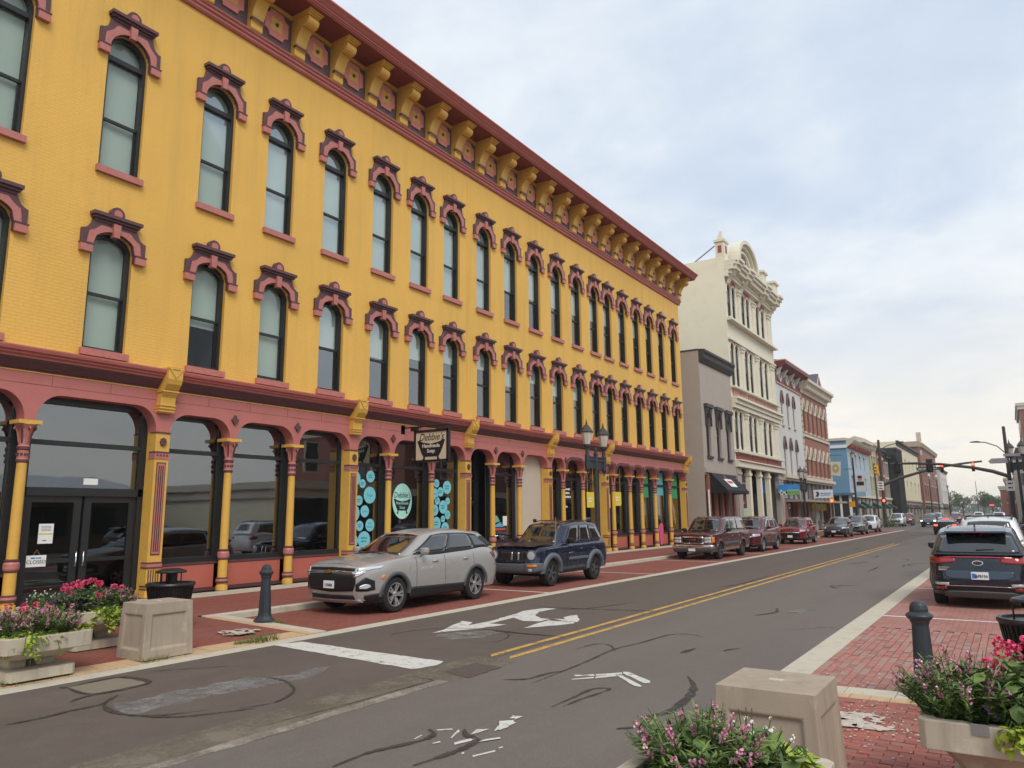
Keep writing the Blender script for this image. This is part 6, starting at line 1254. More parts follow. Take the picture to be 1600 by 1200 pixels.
    def wipers(s, rear=False):
        for k in ((-.45, .1), (.15, .7)):
            a = s.gcap(0, .05, k[0]); b = s.gcap(0, .12, k[1]); q = MB(); q.tube([(a[0]-.02, a[1], a[2]+.02), (b[0]-.02, b[1], b[2]+.02)], .012, 5); q.build('wiper', M_bplast, s.root)
WHEEL = {}
HP = math.pi/2
def place(xc, y0, rz=HP): return (xc, y0, 0)
# ---- silver crossover nearest the camera, nose towards us
P_SUV = dict(cat='car', L=4.86, W=1.95, wb=2.863, fo=.95, wr=.372, tw=.24, ra=.425, sill=.30, shoulder=.86, tuck=.06,
    nose=[(.2, .20), (.35, .06), (.55, .02), (.80, .0), (.95, .04), (1.02, .14), (1.2, .3)], tail=[(.2, 4.70), (.4, 4.82), (.7, 4.86), (1.0, 4.80), (1.2, 4.72)],
    belt=[(0, .98), (.25, 1.035), (.8, 1.10), (1.35, 1.155), (2.2, 1.13), (3.4, 1.17), (4.3, 1.23), (4.86, 1.20)], crown=.06,
    cab=((1.22, 1.13), (2.18, 1.60), (4.42, 1.58), (4.80, 1.22)), cw=(.865, .66), roof=[(0, 1.585), (.3, 1.655), (.6, 1.65), (1, 1.565)], pf=(.15, .26), pr=(.1, .14), wk=.85, rk=1.1)
M_silver = paint('champagne silver car paint', (.365, .35, .338), .5, .28)
def crossover(name, label, loc, rz, P, pm, plate=None, rear=False, group='cars parked along the left kerb', grille=True):
    c = Car(name, label, loc, rz, P, pm, group)
    c.screen('windscreen', False, .90); c.screen('rear_window', True, P.get('rk0', .80), P.get('rt0', .3), P.get('rt1', .92))
    c.glass(.045, .91, .04, .90, 'window_surround', M_bplast, fr=.075, rr=.05, e=.002)
    c.glass(.07, .40, .08, .86, fr=.085, rr=.0); c.glass(.415, .735, .09, .86, fr=0, rr=.02); c.glass(.75, .90, .14, .80, rr=.06, fr=0)
    c.glass(.0, 1, -.02, .06, 'belt_strip', M_bplast, e=.004)
    c.arch('wheel_arch_trim', M_plast if P.get('clad', True) else pm, .06)
    z = P['sill']; f, w = P['fo'], P['wb']; ra = P['ra']
    c.sidepatch('sill_cladding', M_bplast, [f+ra+.05, f+w-ra-.05], [z-.05, z-.05], [z+.19, z+.15], .014)
    c.seams([f+ra+.22, f+w*.58, f+w-ra*.2], z+.16, c.top(f+w*.5)-.02); c.handles([f+w*.42, f+w*.82], c.top(2.6)-.15)
    c.mirrors(P['cab'][0][0]+.55, c.top(1.7)-.0); c.wipers()
    return c
c = crossover('parked_car', 'champagne silver crossover parked nose towards the camera by the soap shop', place(-12.07, 11.35), HP, P_SUV, M_silver)
c.end('grille', M_bplast, [-.70, -.62, 0, .62, .70], [.66, .50, .47, .50, .66], [.80, .835, .85, .835, .80], .012)
c.end('grille_bar', M_chrome, [-.74, -.5, 0, .5, .74], [.84, .865, .875, .865, .84], [.865, .90, .905, .90, .865], .03)
c.end('upper_grille', M_bplast, [-.72, 0, .72], [.90, .915, .90], [.955, .975, .955], .012)
c.end('running_light', M_lamp, [.66, .80, .93], [.86, .90, .955], [.955, .985, 1.0], .014, mirror=True); c.end('chrome_hook', M_chrome, [.66, .74, .80], [.76, .80, .86], [.86, .885, .90], .016, mirror=True)
c.end('headlight', M_bplast, [.70, .82, .90], [.50, .49, .52], [.63, .77, .70], .012, mirror=True); c.end('fog_lamp', M_lamp, [.75, .82, .86], [.55, .54, .57], [.60, .64, .62], .02, mirror=True)
c.end('bumper', M_bplast, [-.93, -.8, 0, .8, .93], [.26, .24, .24, .24, .26], [.44, .42, .41, .42, .44], .014); c.end('skid_plate', M_silver, [-.72, -.6, 0, .6, .72], [.27, .245, .24, .245, .27], [.31, .325, .32, .325, .31], .035)
q = MB(); 
for k, (a, m_) in enumerate(((-1, 0),)):
    x = c.endpt(0, .885, .035, False)[0]; q.prism([(-.11, .875), (-.035, .875), (-.035, .855), (.045, .855), (.045, .875), (.11, .875), (.085, .905), (.035, .905), (.035, .925), (-.045, .925), (-.045, .905), (-.085, .905)], 'x', x-.012, x)
q.build('badge', mat('gold badge', (.55, .38, .08), .25, .9), c.root); c.plate(-.28+.28, .62, False, 'LVA806')
c.end('tail_light', M_redl, [.62, .80, .92], [1.0, .98, .97], [1.08, 1.10, 1.10], .012, True, mirror=True); c.sidepatch('tail_light', M_redl, [4.50, 4.62, 4.76], [1.05, 1.0, .97], [1.10, 1.12, 1.12], .01)
c.glass(.80, 1.0, .10, .80, 'quarter_glass', M_bplast, fr=.10, rr=.0, e=.004)
q = MB(); q.prism([(4.25, 1.58), (4.52, 1.555), (4.50, 1.585), (4.25, 1.625)], 'y', -.52, .52); q.build('roof_spoiler', M_silver, c.root)
c.sidepatch('side_marker', M_amber, [.50, .56, .60], [.72, .72, .76], [.78, .80, .80], .012)
# ---- dark blue boxy off-roader
P_JEEP = dict(cat='car', L=4.43, W=1.82, wb=2.65, fo=.78, wr=.375, tw=.25, ra=.44, sill=.38, shoulder=.98, tuck=.05,
    nose=[(.2, .12), (.5, .0), (.68, .0), (.72, .08), (1.05, .10), (1.2, .2)], tail=[(.2, 4.30), (.6, 4.42), (1.0, 4.36), (1.2, 4.33)],
    belt=[(0, 1.02), (.2, 1.09), (.9, 1.12), (1.35, 1.17), (2.2, 1.14), (4.43, 1.17)], crown=.05, cab=((1.30, 1.15), (1.92, 1.70), (4.05, 1.70), (4.34, 1.17)), cw=(.80, .66), roof=[(0, 1.70), (.3, 1.765), (.7, 1.77), (1, 1.72)], pf=(.10, .16), pr=(.07, .10), wk=.85, spokes=5, split=False, darkrim=True, rim=.62)
M_navy = paint('dark navy car paint', (.007, .013, .036), .3, .2); M_primer = mat('flat black bonnet', (.022, .014, .016), .45, var=.2, coat=.3); M_flare = mat('blue grey plastic flare', (.10, .115, .135), .55, var=.1)
c = Car('parked_car', 'dark navy boxy off-roader with grey wheel flares and matt black bonnet', place(-12.05, 18.15), HP, P_JEEP, M_navy, 'cars parked along the left kerb')
c.screen('windscreen', False, .90); c.screen('rear_window', True, .78, .2, .9); c.glass(.12, .38, .10, .86, fr=.05); c.glass(.43, .66, .10, .86, rr=.01); c.glass(.70, .93, .12, .80, rr=.04)
c.arch('wheel_flare', M_flare, .13, .06); c.seams([1.62, 2.62, 3.35], .5, 1.12); c.handles([2.35, 3.15], .98); c.mirrors(1.72, 1.16, M_bplast); c.wipers()
c.sidepatch('rub_strip', M_flare, [1.72, 1.8, 2.85, 2.95], [.70, .69, .69, .70], [.75, .77, .77, .76], .03); c.sidepatch('sill_cladding', M_bplast, [1.25, 2.95], [.33, .33], [.44, .44], .01)
c.sidepatch('coachline', mat('pale coach line', (.3, .38, .5), .3), [.55, 1.3, 2.0], [1.04, 1.075, 1.085], [1.05, 1.085, 1.095], .004); c.sidepatch('name_badge', M_chrome, [1.75, 2.1], [.885, .895], [.905, .915], .004)
bt = MB(); G = []
for i in range(9):
    x = .12+1.12*i/8; G.append([(x, w*(.70+.0*i), c.top(x)+.055+.012*(1-w*w)) for w in [k/5-1 for k in range(11)]])
bt.grid(G); bt.build('bonnet', M_primer, c.root)
c.end('grille', M_bplast, [-.50, -.46, 0, .46, .50], [.72, .68, .67, .68, .72], [.98, 1.01, 1.02, 1.01, .98], .012)
for y in (-.33, -.22, -.11, 0, .11, .22, .33): c.end('grille_slot', M_chrome if y in (.0, -.22) else M_primer, [y-.028, y+.028], [.72, .72], [.97, .97], .022)
for y in (-.64, .64):
    x = c.endpt(y, .88, 0, False)[0]; q = MB(); q.lathe([(.13, -.02), (.13, .03), (.11, .045), (0, .05)], 0, 0, 24); q.v = [(x-c_, y+a, .88+b_) for a, b_, c_ in q.v]; q.build('headlight', M_lamp, c.root); q = MB(); q.lathe([(.13, .0), (.155, .0), (.155, .03), (.13, .04)], 0, 0, 24); q.v = [(x-c_, y+a, .88+b_) for a, b_, c_ in q.v]; q.build('headlight_ring', M_flare, c.root)
c.end('bumper', M_plast, [-.86, -.7, 0, .7, .86], [.45, .40, .40, .40, .45], [.66, .665, .66, .665, .66], .05); c.end('bumper_end', M_flare, [.50, .7, .88], [.42, .42, .46], [.67, .68, .68], .062, mirror=True); c.end('turn_signal', M_amber, [.58, .7, .80], [.575, .575, .58], [.64, .64, .635], .075, mirror=True); c.end('fog_lamp', M_lamp, [.62, .67, .72], [.455, .445, .455], [.515, .53, .515], .075, mirror=True)
q = MB(); q.tube([(1.15, -.80, 1.12), (1.18, -.80, 1.95)], .006, 5); q.build('aerial', M_chrome, c.root)
for y in (-.52, .52): q = MB(); q.tube([(2.2, y, 1.80), (2.4, y, 1.83), (3.7, y, 1.83), (3.9, y, 1.79)], .018, 6); q.build('roof_rail', M_bplast, c.root)
# ---- maroon full size estate
P_SUB = dict(cat='car', L=5.57, W=1.96, wb=3.34, fo=.92, wr=.375, tw=.25, ra=.45, sill=.36, shoulder=1.0, tuck=.04,
    nose=[(.2, .12), (.45, .0), (.62, .0), (.66, .08), (1.0, .08), (1.12, .14), (1.2, .2)], tail=[(.2, 5.45), (.6, 5.56), (1.0, 5.52), (1.2, 5.50)],
    belt=[(0, 1.06), (.2, 1.11), (1.0, 1.15), (1.55, 1.19), (2.4, 1.16), (5.57, 1.17)], crown=.04, cab=((1.42, 1.17), (2.12, 1.76), (5.35, 1.76), (5.52, 1.17)), cw=(.86, .70), roof=[(0, 1.76), (.2, 1.82), (.8, 1.83), (1, 1.79)], pf=(.06, .10), pr=(.05, .06), wk=.9, spokes=6, split=False, rim=.58, darkrim=True)
M_mrn = paint('deep maroon car paint', (.075, .013, .018), .3, .22)
c = Car('parked_car', 'deep maroon full size estate with chrome bumper and square headlights', place(-11.98, 32.55), HP, P_SUB, M_mrn, 'cars parked along the left kerb')
c.screen('windscreen', False, .91); c.screen('rear_window', True, .8, .2, .9); c.glass(.10, .30, .10, .88, fr=.06); c.glass(.32, .56, .10, .88); c.glass(.58, .97, .10, .88, rr=.02)
c.arch('wheel_arch_trim', M_mrn, .05); c.seams([1.75, 2.85, 3.85], .5, 1.13); c.handles([2.6, 3.6], .98, M_chrome); c.mirrors(1.9, 1.17, M_bplast); c.wipers(); c.sidepatch('rub_strip', M_plast, [1.5, 3.75], [.62, .62], [.74, .74], .02)
c.end('grille_surround', M_chrome, [-.50, -.46, 0, .46, .50], [.74, .70, .70, .70, .74], [.96, 1.0, 1.0, 1.0, .96], .012); c.end('grille', M_bplast, [-.45, .45], [.735, .735], [.965, .965], .022); c.end('badge', M_redl, [-.16, .16], [.83, .83], [.89, .89], .032)
for z0, z1 in ((.87, .97), (.74, .84)): c.end('headlight', M_lamp, [.53, .84], [z0, z0], [z1, z1], .014, mirror=True)
c.end('turn_signal', M_amber, [.86, .94], [.74, .76], [.98, .98], .014, mirror=True)
c.end('bumper', M_chrome, [-.95, -.8, 0, .8, .95], [.50, .50, .50, .50, .50], [.62, .66, .66, .66, .62], .05); c.end('bumper_valance', M_plast, [-.95, -.8, 0, .8, .95], [.34, .32, .32, .32, .34], [.50, .50, .50, .50, .50], .04); c.plate(0, .45, False)
for y in (-.55, .55): q = MB(); q.tube([(2.3, y, 1.84), (5.0, y, 1.85)], .018, 6); q.build('roof_rail', M_bplast, c.root)
# ---- more parked and moving cars
def var(P, **kw): d = dict(P); d.update(kw); return d
def lights(c, hz=(.78, .93), g=(.55, .85), gw=.62, rear=False):
    c.end('headlight', M_lamp, [.60, .75, .90], [hz[0], hz[0]+.01, hz[0]+.05], [hz[1]-.02, hz[1], hz[1]+.01], .012, mirror=True); c.end('grille', M_bplast, [-gw, 0, gw], [g[0], g[0]-.02, g[0]], [g[1], g[1]+.02, g[1]], .014)
    c.end('grille_bar', M_chrome, [-gw, 0, gw], [g[1]-.1, g[1]-.09, g[1]-.1], [g[1]-.05, g[1]-.04, g[1]-.05], .024); c.end('bumper', M_bplast, [-.9, -.6, 0, .6, .9], [.28, .25, .25, .25, .28], [.42, .41, .4, .41, .42], .02); c.plate(0, .50, False)
    c.end('tail_light', M_redl, [.62, .78, .92], [.90, .89, .88], [1.05, 1.07, 1.07], .012, True, mirror=True)
def hatchset(name, label, xc, y0, pm, P, rz=HP, group='cars parked along the left kerb', **kw):
    c = crossover(name, label, (xc, y0, 0), rz, P, pm, group=group); lights(c, **kw); return c
P_MID = var(P_SUV, L=4.87, W=1.90, wb=2.87, roof=[(0, 1.70), (.3, 1.78), (.7, 1.78), (1, 1.72)], cab=((1.28, 1.15), (2.0, 1.72), (4.55, 1.72), (4.82, 1.18)), cw=(.84, .68))
P_SML = var(P_SUV, L=4.25, W=1.78, wb=2.555, fo=.85, wr=.34, ra=.39, nose=[(.2, .16), (.4, .04), (.7, .0), (.9, .06), (1.1, .25)], tail=[(.2, 4.1), (.5, 4.24), (1.0, 4.18), (1.2, 4.1)], belt=[(0, .95), (.3, 1.02), (.9, 1.08), (1.25, 1.12), (2.2, 1.10), (4.25, 1.17)],
    cab=((1.10, 1.10), (1.85, 1.60), (3.85, 1.60), (4.18, 1.16)), cw=(.78, .62), roof=[(0, 1.60), (.3, 1.665), (.7, 1.66), (1, 1.58)])
P_HAT = var(P_SML, roof=[(0, 1.52), (.35, 1.595), (.7, 1.57), (1, 1.46)], cab=((.95, 1.02), (1.95, 1.53), (3.7, 1.50), (4.15, 1.12)), belt=[(0, .82), (.3, .92), (.8, 1.02), (1.2, 1.07), (2.2, 1.05), (4.25, 1.12)], clad=False, nose=[(.2, .16), (.4, .05), (.6, .0), (.75, .05), (.95, .25)], sill=.24)
hatchset('parked_car', 'maroon sport utility car parked behind the big maroon estate', -12.05, 39.9, paint('wine red car paint', (.11, .011, .018), .3, .2), P_MID, g=(.60, .85))
hatchset('parked_car', 'bright cherry red small crossover parked at the left kerb', -12.15, 50.9, paint('cherry red car paint', (.22, .008, .016), .3, .18), P_SML, g=(.50, .82))
hatchset('parked_car', 'charcoal compact hatchback parked before the grey crossover', -12.15, 65.2, paint('charcoal car paint', (.045, .047, .05), .4, .22), P_HAT, hz=(.70, .84), g=(.42, .62), gw=.5)
hatchset('parked_car', 'mid grey crossover parked between charcoal hatchback and white one', -12.2, 73.6, paint('mid grey car paint', (.14, .14, .145), .5, .22), P_SML)
hatchset('parked_car', 'white crossover with big dark grille parked last before the crossing', -12.3, 82.4, paint('pearl white car paint', (.68, .69, .70), .1, .2), P_SML, g=(.38, .88), gw=.52)
hatchset('parked_car', 'white sport utility car parked beyond the traffic lights', -13.7, 117, paint('pearl white car paint', (.68, .69, .70), .1, .2), P_MID)
hatchset('parked_car', 'red car parked behind the far white one', -13.4, 125, paint('cherry red car paint', (.22, .008, .016), .3, .18), P_MID)
M_hl = emit('lit headlight', (1, .93, .8), 6.0)
c = hatchset('moving_car', 'dark oncoming car with lit headlights at the crossing', -9.3, 112.0, paint('charcoal car paint', (.045, .047, .05), .4, .22), P_SML, group='cars driving on the street')
c.end('lit_lamp', M_hl, [.66, .84], [.74, .75], [.86, .87], .02, mirror=True)
hatchset('moving_car', 'pale blue grey car queueing behind the oncoming dark car', -10.0, 133, paint('pale blue grey car paint', (.32, .36, .40), .4, .22), P_MID, group='cars driving on the street')
hatchset('moving_car', 'red car queueing far down the oncoming lane', -8.3, 150, paint('cherry red car paint', (.22, .008, .016), .3, .18), P_SML, group='cars driving on the street')
hatchset('moving_car', 'white car far ahead in the right lane', -5.0, 160, paint('pearl white car paint', (.68, .69, .70), .1, .2), P_MID, -HP, group='cars driving on the street')
hatchset('moving_car', 'dark purple car far ahead beside the white one', -2.5, 172, paint('dark purple car paint', (.05, .03, .07), .4, .22), P_SML, -HP, group='cars driving on the street')
hatchset('parked_car', 'silver car parked at the right kerb beyond the lights', -1.6, 128, paint('silver car paint', (.40, .41, .42), .5, .25), P_MID, -HP, group='cars parked along the right kerb')
hatchset('moving_car', 'white car in the far distance left of the street middle', -12, 215, paint('pearl white car paint', (.68, .69, .70), .1, .2), P_MID, group='cars driving on the street')
hatchset('moving_car', 'silver car in the far distance near the trees', -8, 240, paint('silver car paint', (.40, .41, .42), .5, .25), P_MID, group='cars driving on the street')
# ---- black coupe braking at the lights (tail to us)
P_CPE = var(P_SUV, L=4.78, W=1.91, wb=2.72, fo=.9, wr=.35, ra=.40, sill=.20, shoulder=.72, nose=[(.1, .2), (.3, .05), (.6, .0), (.8, .12)], tail=[(.2, 4.62), (.4, 4.74), (.7, 4.78), (.98, 4.70)], belt=[(0, .72), (.5, .86), (1.6, .98), (2.6, .97), (3.8, 1.0), (4.78, 1.02)], cab=((1.6, .97), (2.45, 1.33), (3.2, 1.34), (4.25, 1.02)), cw=(.78, .54), roof=[(0, 1.33), (.4, 1.38), (.7, 1.36), (1, 1.30)], clad=False, crown=.03)
M_bl = emit('lit brake light', (1, .10, .05), 2.2)
c = Car('moving_car', 'black coupe with lit brake lights waiting in the right lane', (-4.95, 74.6+4.78, 0), -HP, P_CPE, paint('black car paint', (.012, .012, .013), .2, .2), 'cars driving on the street')
c.screen('windscreen', False); c.screen('rear_window', True, .9, .12, .92); c.glass(.12, .62, .12, .86, fr=.08, rr=.03); c.mirrors(1.9, .96); c.end('tail_panel', M_bplast, [-.78, 0, .78], [.74, .72, .74], [.93, .95, .93], .01, True); c.end('brake_light', M_bl, [.55, .66, .82], [.76, .755, .78], [.91, .915, .90], .018, True, mirror=True)
c.end('bumper', M_bplast, [-.8, 0, .8], [.24, .22, .24], [.45, .46, .45], .02, True); c.end('bumper_trim', M_alloy2, [-.6, .6], [.40, .40], [.44, .44], .03, True); c.plate(0, .60, True); q = MB(); q.box(4.28, 4.31, -.25, .25, 1.30, 1.335); q.v = [(x-1.0, y, z+.02) for x, y, z in q.v]; q.build('high_brake_light', M_bl, c.root)
q = MB(); q.prism([(4.5, 1.04), (4.76, 1.08), (4.78, 1.11), (4.5, 1.06)], 'y', -.75, .75); q.build('boot_lip', M_bplast, c.root)
# ---- dark blue crossover at the right edge, tail to us
P_SPT = var(P_SUV, L=4.48, W=1.855, wb=2.67, fo=.92, wr=.36, tw=.24, ra=.41, sill=.27, shoulder=.88, tuck=.07, nose=P_SML['nose'], tail=[(.2, 4.30), (.35, 4.42), (.55, 4.47), (.70, 4.44), (.95, 4.40), (1.2, 4.30)], belt=[(0, .95), (.3, 1.02), (.9, 1.08), (1.25, 1.11), (2.2, 1.07), (3.6, 1.12), (4.48, 1.12)],
    cab=((1.10, 1.09), (1.85, 1.58), (4.02, 1.57), (4.40, 1.10)), cw=(.87, .70), roof=[(0, 1.57), (.3, 1.625), (.7, 1.62), (1, 1.54)], pr=(.12, .20), bulge=.09, clad=True, rk0=.955, rt0=.10, rt1=.86)
M_dkb = paint('blue black car paint', (.008, .014, .024), .35, .2)
c = crossover('parked_car', 'blue black crossover at the right edge seen from behind', (-.72, 18.62+4.47, 0), -HP, P_SPT, M_dkb, group='cars parked along the right kerb')
c.end('tail_light', M_redl, [.40, .60, .80, .925], [.955, .925, .915, .94], [1.02, 1.045, 1.055, 1.06], .014, True, mirror=True); c.end('light_bar', mat('red light bar', (.42, .02, .04), .15, coat=1), [-.80, 0, .80], [1.035, 1.045, 1.035], [1.058, 1.07, 1.058], .02, True)
c.end('tailgate_crease', mat('lower tailgate gloss', (.018, .040, .065), .18, .3, coat=1), [-.62, -.5, 0, .5, .62], [.66, .60, .585, .60, .66], [.76, .775, .775, .775, .76], .006, True)
c.end('bumper', M_bplast, [-.92, -.75, 0, .75, .92], [.33, .34, .35, .34, .33], [.44, .47, .475, .47, .44], .012, True); c.end('bumper_chrome', M_chrome, [-.62, 0, .62], [.455, .465, .455], [.468, .478, .468], .02, True); c.end('skid_plate', M_plast, [-.66, -.55, 0, .55, .66], [.23, .22, .22, .22, .23], [.33, .36, .37, .36, .33], .025, True)
c.end('reflector', M_redl, [.60, .78], [.385, .39], [.435, .44], .02, True, mirror=True); c.end('reverse_lamp', M_lamp, [.55, .80], [.47, .475], [.525, .525], .02, True, mirror=True)
x = c.endpt(0, .93, .012, True)[0]; q = MB(); q.prism([(.10*math.cos(t), .935+.05*math.sin(t)) for t in [math.pi*2*i/24 for i in range(24)]], 'x', x-.02, x+.006); bd = q.build('badge', M_plate, c.root); q = MB(); q.prism([(.085*math.cos(t), .935+.038*math.sin(t)) for t in [math.pi*2*i/24 for i in range(24)]], 'x', x, x+.009); q.build('badge_field', M_ink, bd); text('lettering', 'KIA', .055, (x+.011, 0, .935), FX, M_chrome, bd, sx=1.2)
q = MB(); xx = c.endpt(-.62, .80, .006, True)[0]; [q.box(xx-.03, xx+.004, -.72+.0*k, -.44-.08*k, .825-.055*k, .845-.05*k+.01*k) for k in (0, 1)]; q.build('badge_bars', M_chrome, c.root)
c.plate(.02, .68, True, 'AP819A', True)
a = c.gcap(1, .22, .05); b_ = c.gcap(1, .26, .42); q = MB(); q.tube([(a[0]+.025, -a[1]*.2, a[2]), (b_[0]+.02, b_[1], b_[2])], [.018, .008], 6); q.build('wiper', M_bplast, c.root)
q = MB(); q.prism([(3.8, 1.66), (4.0, 1.645), (3.98, 1.74), (3.93, 1.74)], 'y', -.015, .015); q.build('roof_fin', M_dkb, c.root)
q = MB(); q.prism([(3.95, 1.58), (4.30, 1.545), (4.28, 1.58), (3.95, 1.635)], 'y', -.56, .56); q.build('roof_spoiler', M_dkb, c.root); q = MB(); q.box(4.24, 4.305, -.20, .20, 1.548, 1.565); q.build('high_brake_light', M_redl, c.root)
for y in (-.54, .54): q = MB(); q.tube([(2.0, y, 1.63), (2.2, y, 1.67), (3.7, y, 1.66), (3.9, y, 1.61)], .018, 6); q.build('roof_rail', M_silver, c.root)
# ---- white crossover in front of it
c = crossover('parked_car', 'white crossover with black roof rails parked ahead of the blue black one', (-.62, 25.6+4.9, 0), -HP, var(P_MID, roof=[(0, 1.70), (.3, 1.79), (.7, 1.79), (1, 1.72)]), paint('pearl white car paint', (.68, .69, .70), .1, .2), group='cars parked along the right kerb'); lights(c)
for y in (-.58, .58): q = MB(); q.tube([(2.0, y, 1.78), (2.15, y, 1.84), (4.2, y, 1.84), (4.4, y, 1.77)], .024, 6); q.build('roof_rail', M_bplast, c.root)
for x in (2.4, 3.9): q = MB(); q.tube([(x, -.58, 1.85), (x, .58, 1.85)], .022, 6); q.build('roof_bar', M_bplast, c.root)
q = MB(); q.prism([(4.0, 1.80), (4.2, 1.79), (4.18, 1.88), (4.13, 1.88)], 'y', -.015, .015); q.build('roof_fin', M_bplast, c.root)
for k, y in enumerate((37.5, 50, 57)): hatchset('parked_car', ('dark red car hidden ahead of the white crossover on the right', 'silver car parked third on the right side', 'black car parked near the right lantern post')[k], -.55, y+4.6, (M_mrn, paint('silver car paint', (.40, .41, .42), .5, .25), M_dkb)[k], P_HAT, -HP, group='cars parked along the right kerb')
# ================================================================ traffic signals, poles and signs at the crossing
M_gry2 = mat('galvanised brown pole', (.060, .045, .04), .5, var=.15); M_sigy = mat('signal yellow housing', (.62, .34, .02), .5); M_sigk = mat('signal black housing', (.012, .012, .012), .5)
M_rlit = emit('lit red signal', (1, .06, .03), 9.0); M_lens = mat('dark lens', (.03, .02, .015), .2)
def signal(loc, face, lab, lit=None, hous=None, back=False, grp='traffic signals'):
    """three-lamp head; face = direction the lamps look, along -y (0) or other turn"""
    t = thing('traffic_signal', lab, 'traffic light', loc, face, grp); q = MB(); q.box(-.17, .17, -.12, .12, -.52, .52); q.build('housing', hous or M_sigk, t, .03)
    if back: q = MB(); q.box(-.30, .30, -.14, -.12, -.68, .68); q.build('backplate', M_sigk, t, .02)
    for k, z in enumerate((.33, 0, -.33)):
        q = MB(); q.lathe([(.0, .0), (.125, .0)], 0, 0, 16); q.v = [(x, -.125-.002-zz, z+y) for x, y, zz in q.v]; q.build('lens', M_rlit if lit == k else M_lens, t)
        q = MB(); q.strip([(.14*math.cos(a), -.12, z+.14*math.sin(a)) for a in [-.5+i*.33 for i in range(13)]], [(.14*math.cos(a), -.34, z+.14*math.sin(a)) for a in [-.5+i*.33 for i in range(13)]], 0, True); q.build('visor', hous or M_sigk, t)
    return t
O = (.1, 88, .1); t = thing('signal_pole', 'thick dark signal pole with long mast arm at the right corner', 'signal pole', O)
q = MB(O); q.lathe([(.30, .1), (.30, .2), (.2, .3), (.17, 6), (.14, 10.2), (0, 10.25)], .1, 88, 16); q.build('pole', M_gry2, t)
q = MB(O); q.tube([(.1, 88, 5.3), (-1.2, 88, 5.85), (-2.9, 88, 6.3), (-5.6, 88, 6.75), (-8, 88, 6.95), (-10.2, 88, 7.0)], [.2, .19, .16, .14, .13, .11], 10); q.build('mast_arm', M_gry2, t)
q = MB(O); q.tube([(.1, 88, 7.5), (-.6, 88, 8.3), (-1.6, 88, 8.75), (-2.2, 88, 8.8)], .05, 8); q.build('lamp_arm', M_gry2, t); q = MB(O); q.prism([(-2.9, 8.80), (-2.1, 8.74), (-2.0, 8.86), (-2.3, 8.92), (-2.8, 8.88)], 'y', 87.85, 88.15); q.build('lamp_head', M_gry2, t)
q = MB(O); q.box(-.25, .45, 87.7, 87.78, 3.9, 4.9); pn_ = q.build('sign_panel', M_white, t); bars(pn_, O, 87.69, -.1, [(4.62, .4), (4.2, .38)], .14, M_ink, 'y')
q = MB(O); q.prism([(-1.35, 6.6), (.1, 6.6), (.1, 7.1), (-1.2, 7.1), (-1.5, 6.85)], 'y', 87.72, 87.78); q.prism([(-.2, 7.25), (1.2, 7.25), (1.2, 7.5), (-.2, 7.5)], 'y', 87.72, 87.78); q.build('arrow_sign', mat('mauve backs of signs', (.33, .27, .31), .5), t)
for x, z in ((-9.65, 6.6), (-6.65, 6.65)): signal((x, 88.0, z), math.pi, ('black backed signal head on the mast arm, left of the street name sign', 'black backed signal head hung over the green street name sign')[0 if x < -8 else 1], None, None, True)
t = thing('street_name_sign', 'green street name sign below the mast arm', 'sign', (-6.8, 88.25, 6.35)); q = MB((-6.8, 88.25, 6.35)); q.box(-7.9, -5.75, 88.2, 88.24, 6.2, 6.52); q.build('panel', mat('sign green', (.02, .22, .12), .4), t); bars(t, (-6.8, 88.25, 6.35), 88.19, -7.7, [(6.36, 1.7)], .13, M_white, 'y')
O = (-13.3, 104.5, .1); t = thing('signal_pole', 'far signal pole with curved mast arm at the left corner', 'signal pole', O)
q = MB(O); q.lathe([(.3, .1), (.3, .2), (.2, .3), (.17, 6), (.15, 11)], -13.3, 104.5, 14); q.build('pole', M_gry2, t); q = MB(O); q.tube([(-13.3, 104.5, 5.3), (-11.5, 104.5, 6.05), (-8.9, 104.5, 6.8), (-6.1, 104.5, 7.4), (-4.2, 104.5, 7.65), (-2.4, 104.5, 7.8)], [.2, .19, .16, .15, .13, .11], 10); q.build('mast_arm', M_gry2, t)
q = MB(O); q.tube([(-13.3, 104.5, 9.7), (-12.4, 104.5, 10.2), (-11.2, 104.5, 10.5)], .05, 8); q.prism([(-11.3, 10.45), (-10.4, 10.55), (-10.5, 10.68), (-11.2, 10.6)], 'y', 104.35, 104.65); q.build('street_light', M_gry2, t)
for x, lab in ((-6.55, 'lit red signal at the middle of the far mast arm'), (-3.35, 'lit red signal near the right end of the mast arm')): signal((x, 104.2, 7.15), 0, lab, 0, mat('red glow tinted signal housing', (.16, .05, .03), .5))  # red glow of the lit lamps is put into the housing colour
O = (-12.2, 90.8, .1); t = thing('signal_post', 'short signal post with signs at the near left corner', 'signal pole', O); q = MB(O); q.lathe([(.2, .1), (.2, .2), (.09, .3), (.08, 7.3)], -12.2, 90.8, 12); q.build('post', M_gry2, t)
q = MB(O); q.box(-11.95, -11.4, 90.6, 90.66, 4.35, 5.3); pn_ = q.build('sign_panel', M_white, t); bars(pn_, O, 90.59, -11.88, [(5.1, .4), (4.82, .42), (4.55, .38)], .11, M_ink, 'y')
signal((-11.95, 90.6, 6.55), -.9, 'yellow signal head on the near left corner post', None, M_sigy); 
t = thing('pedestrian_signal', 'pedestrian signal with lit red hand at the left corner', 'pedestrian light', (-11.5, 90.5, 3.2), 0); q = MB(); q.box(-.22, .22, -.1, .1, -.24, .24); q.build('housing', M_sigk, t, .02); q = MB(); q.prism([(-.1, -.12), (.08, -.12), (.12, .1), (.02, .14), (-.1, .12)], 'y', -.115, -.103); q.build('hand', M_rlit, t)
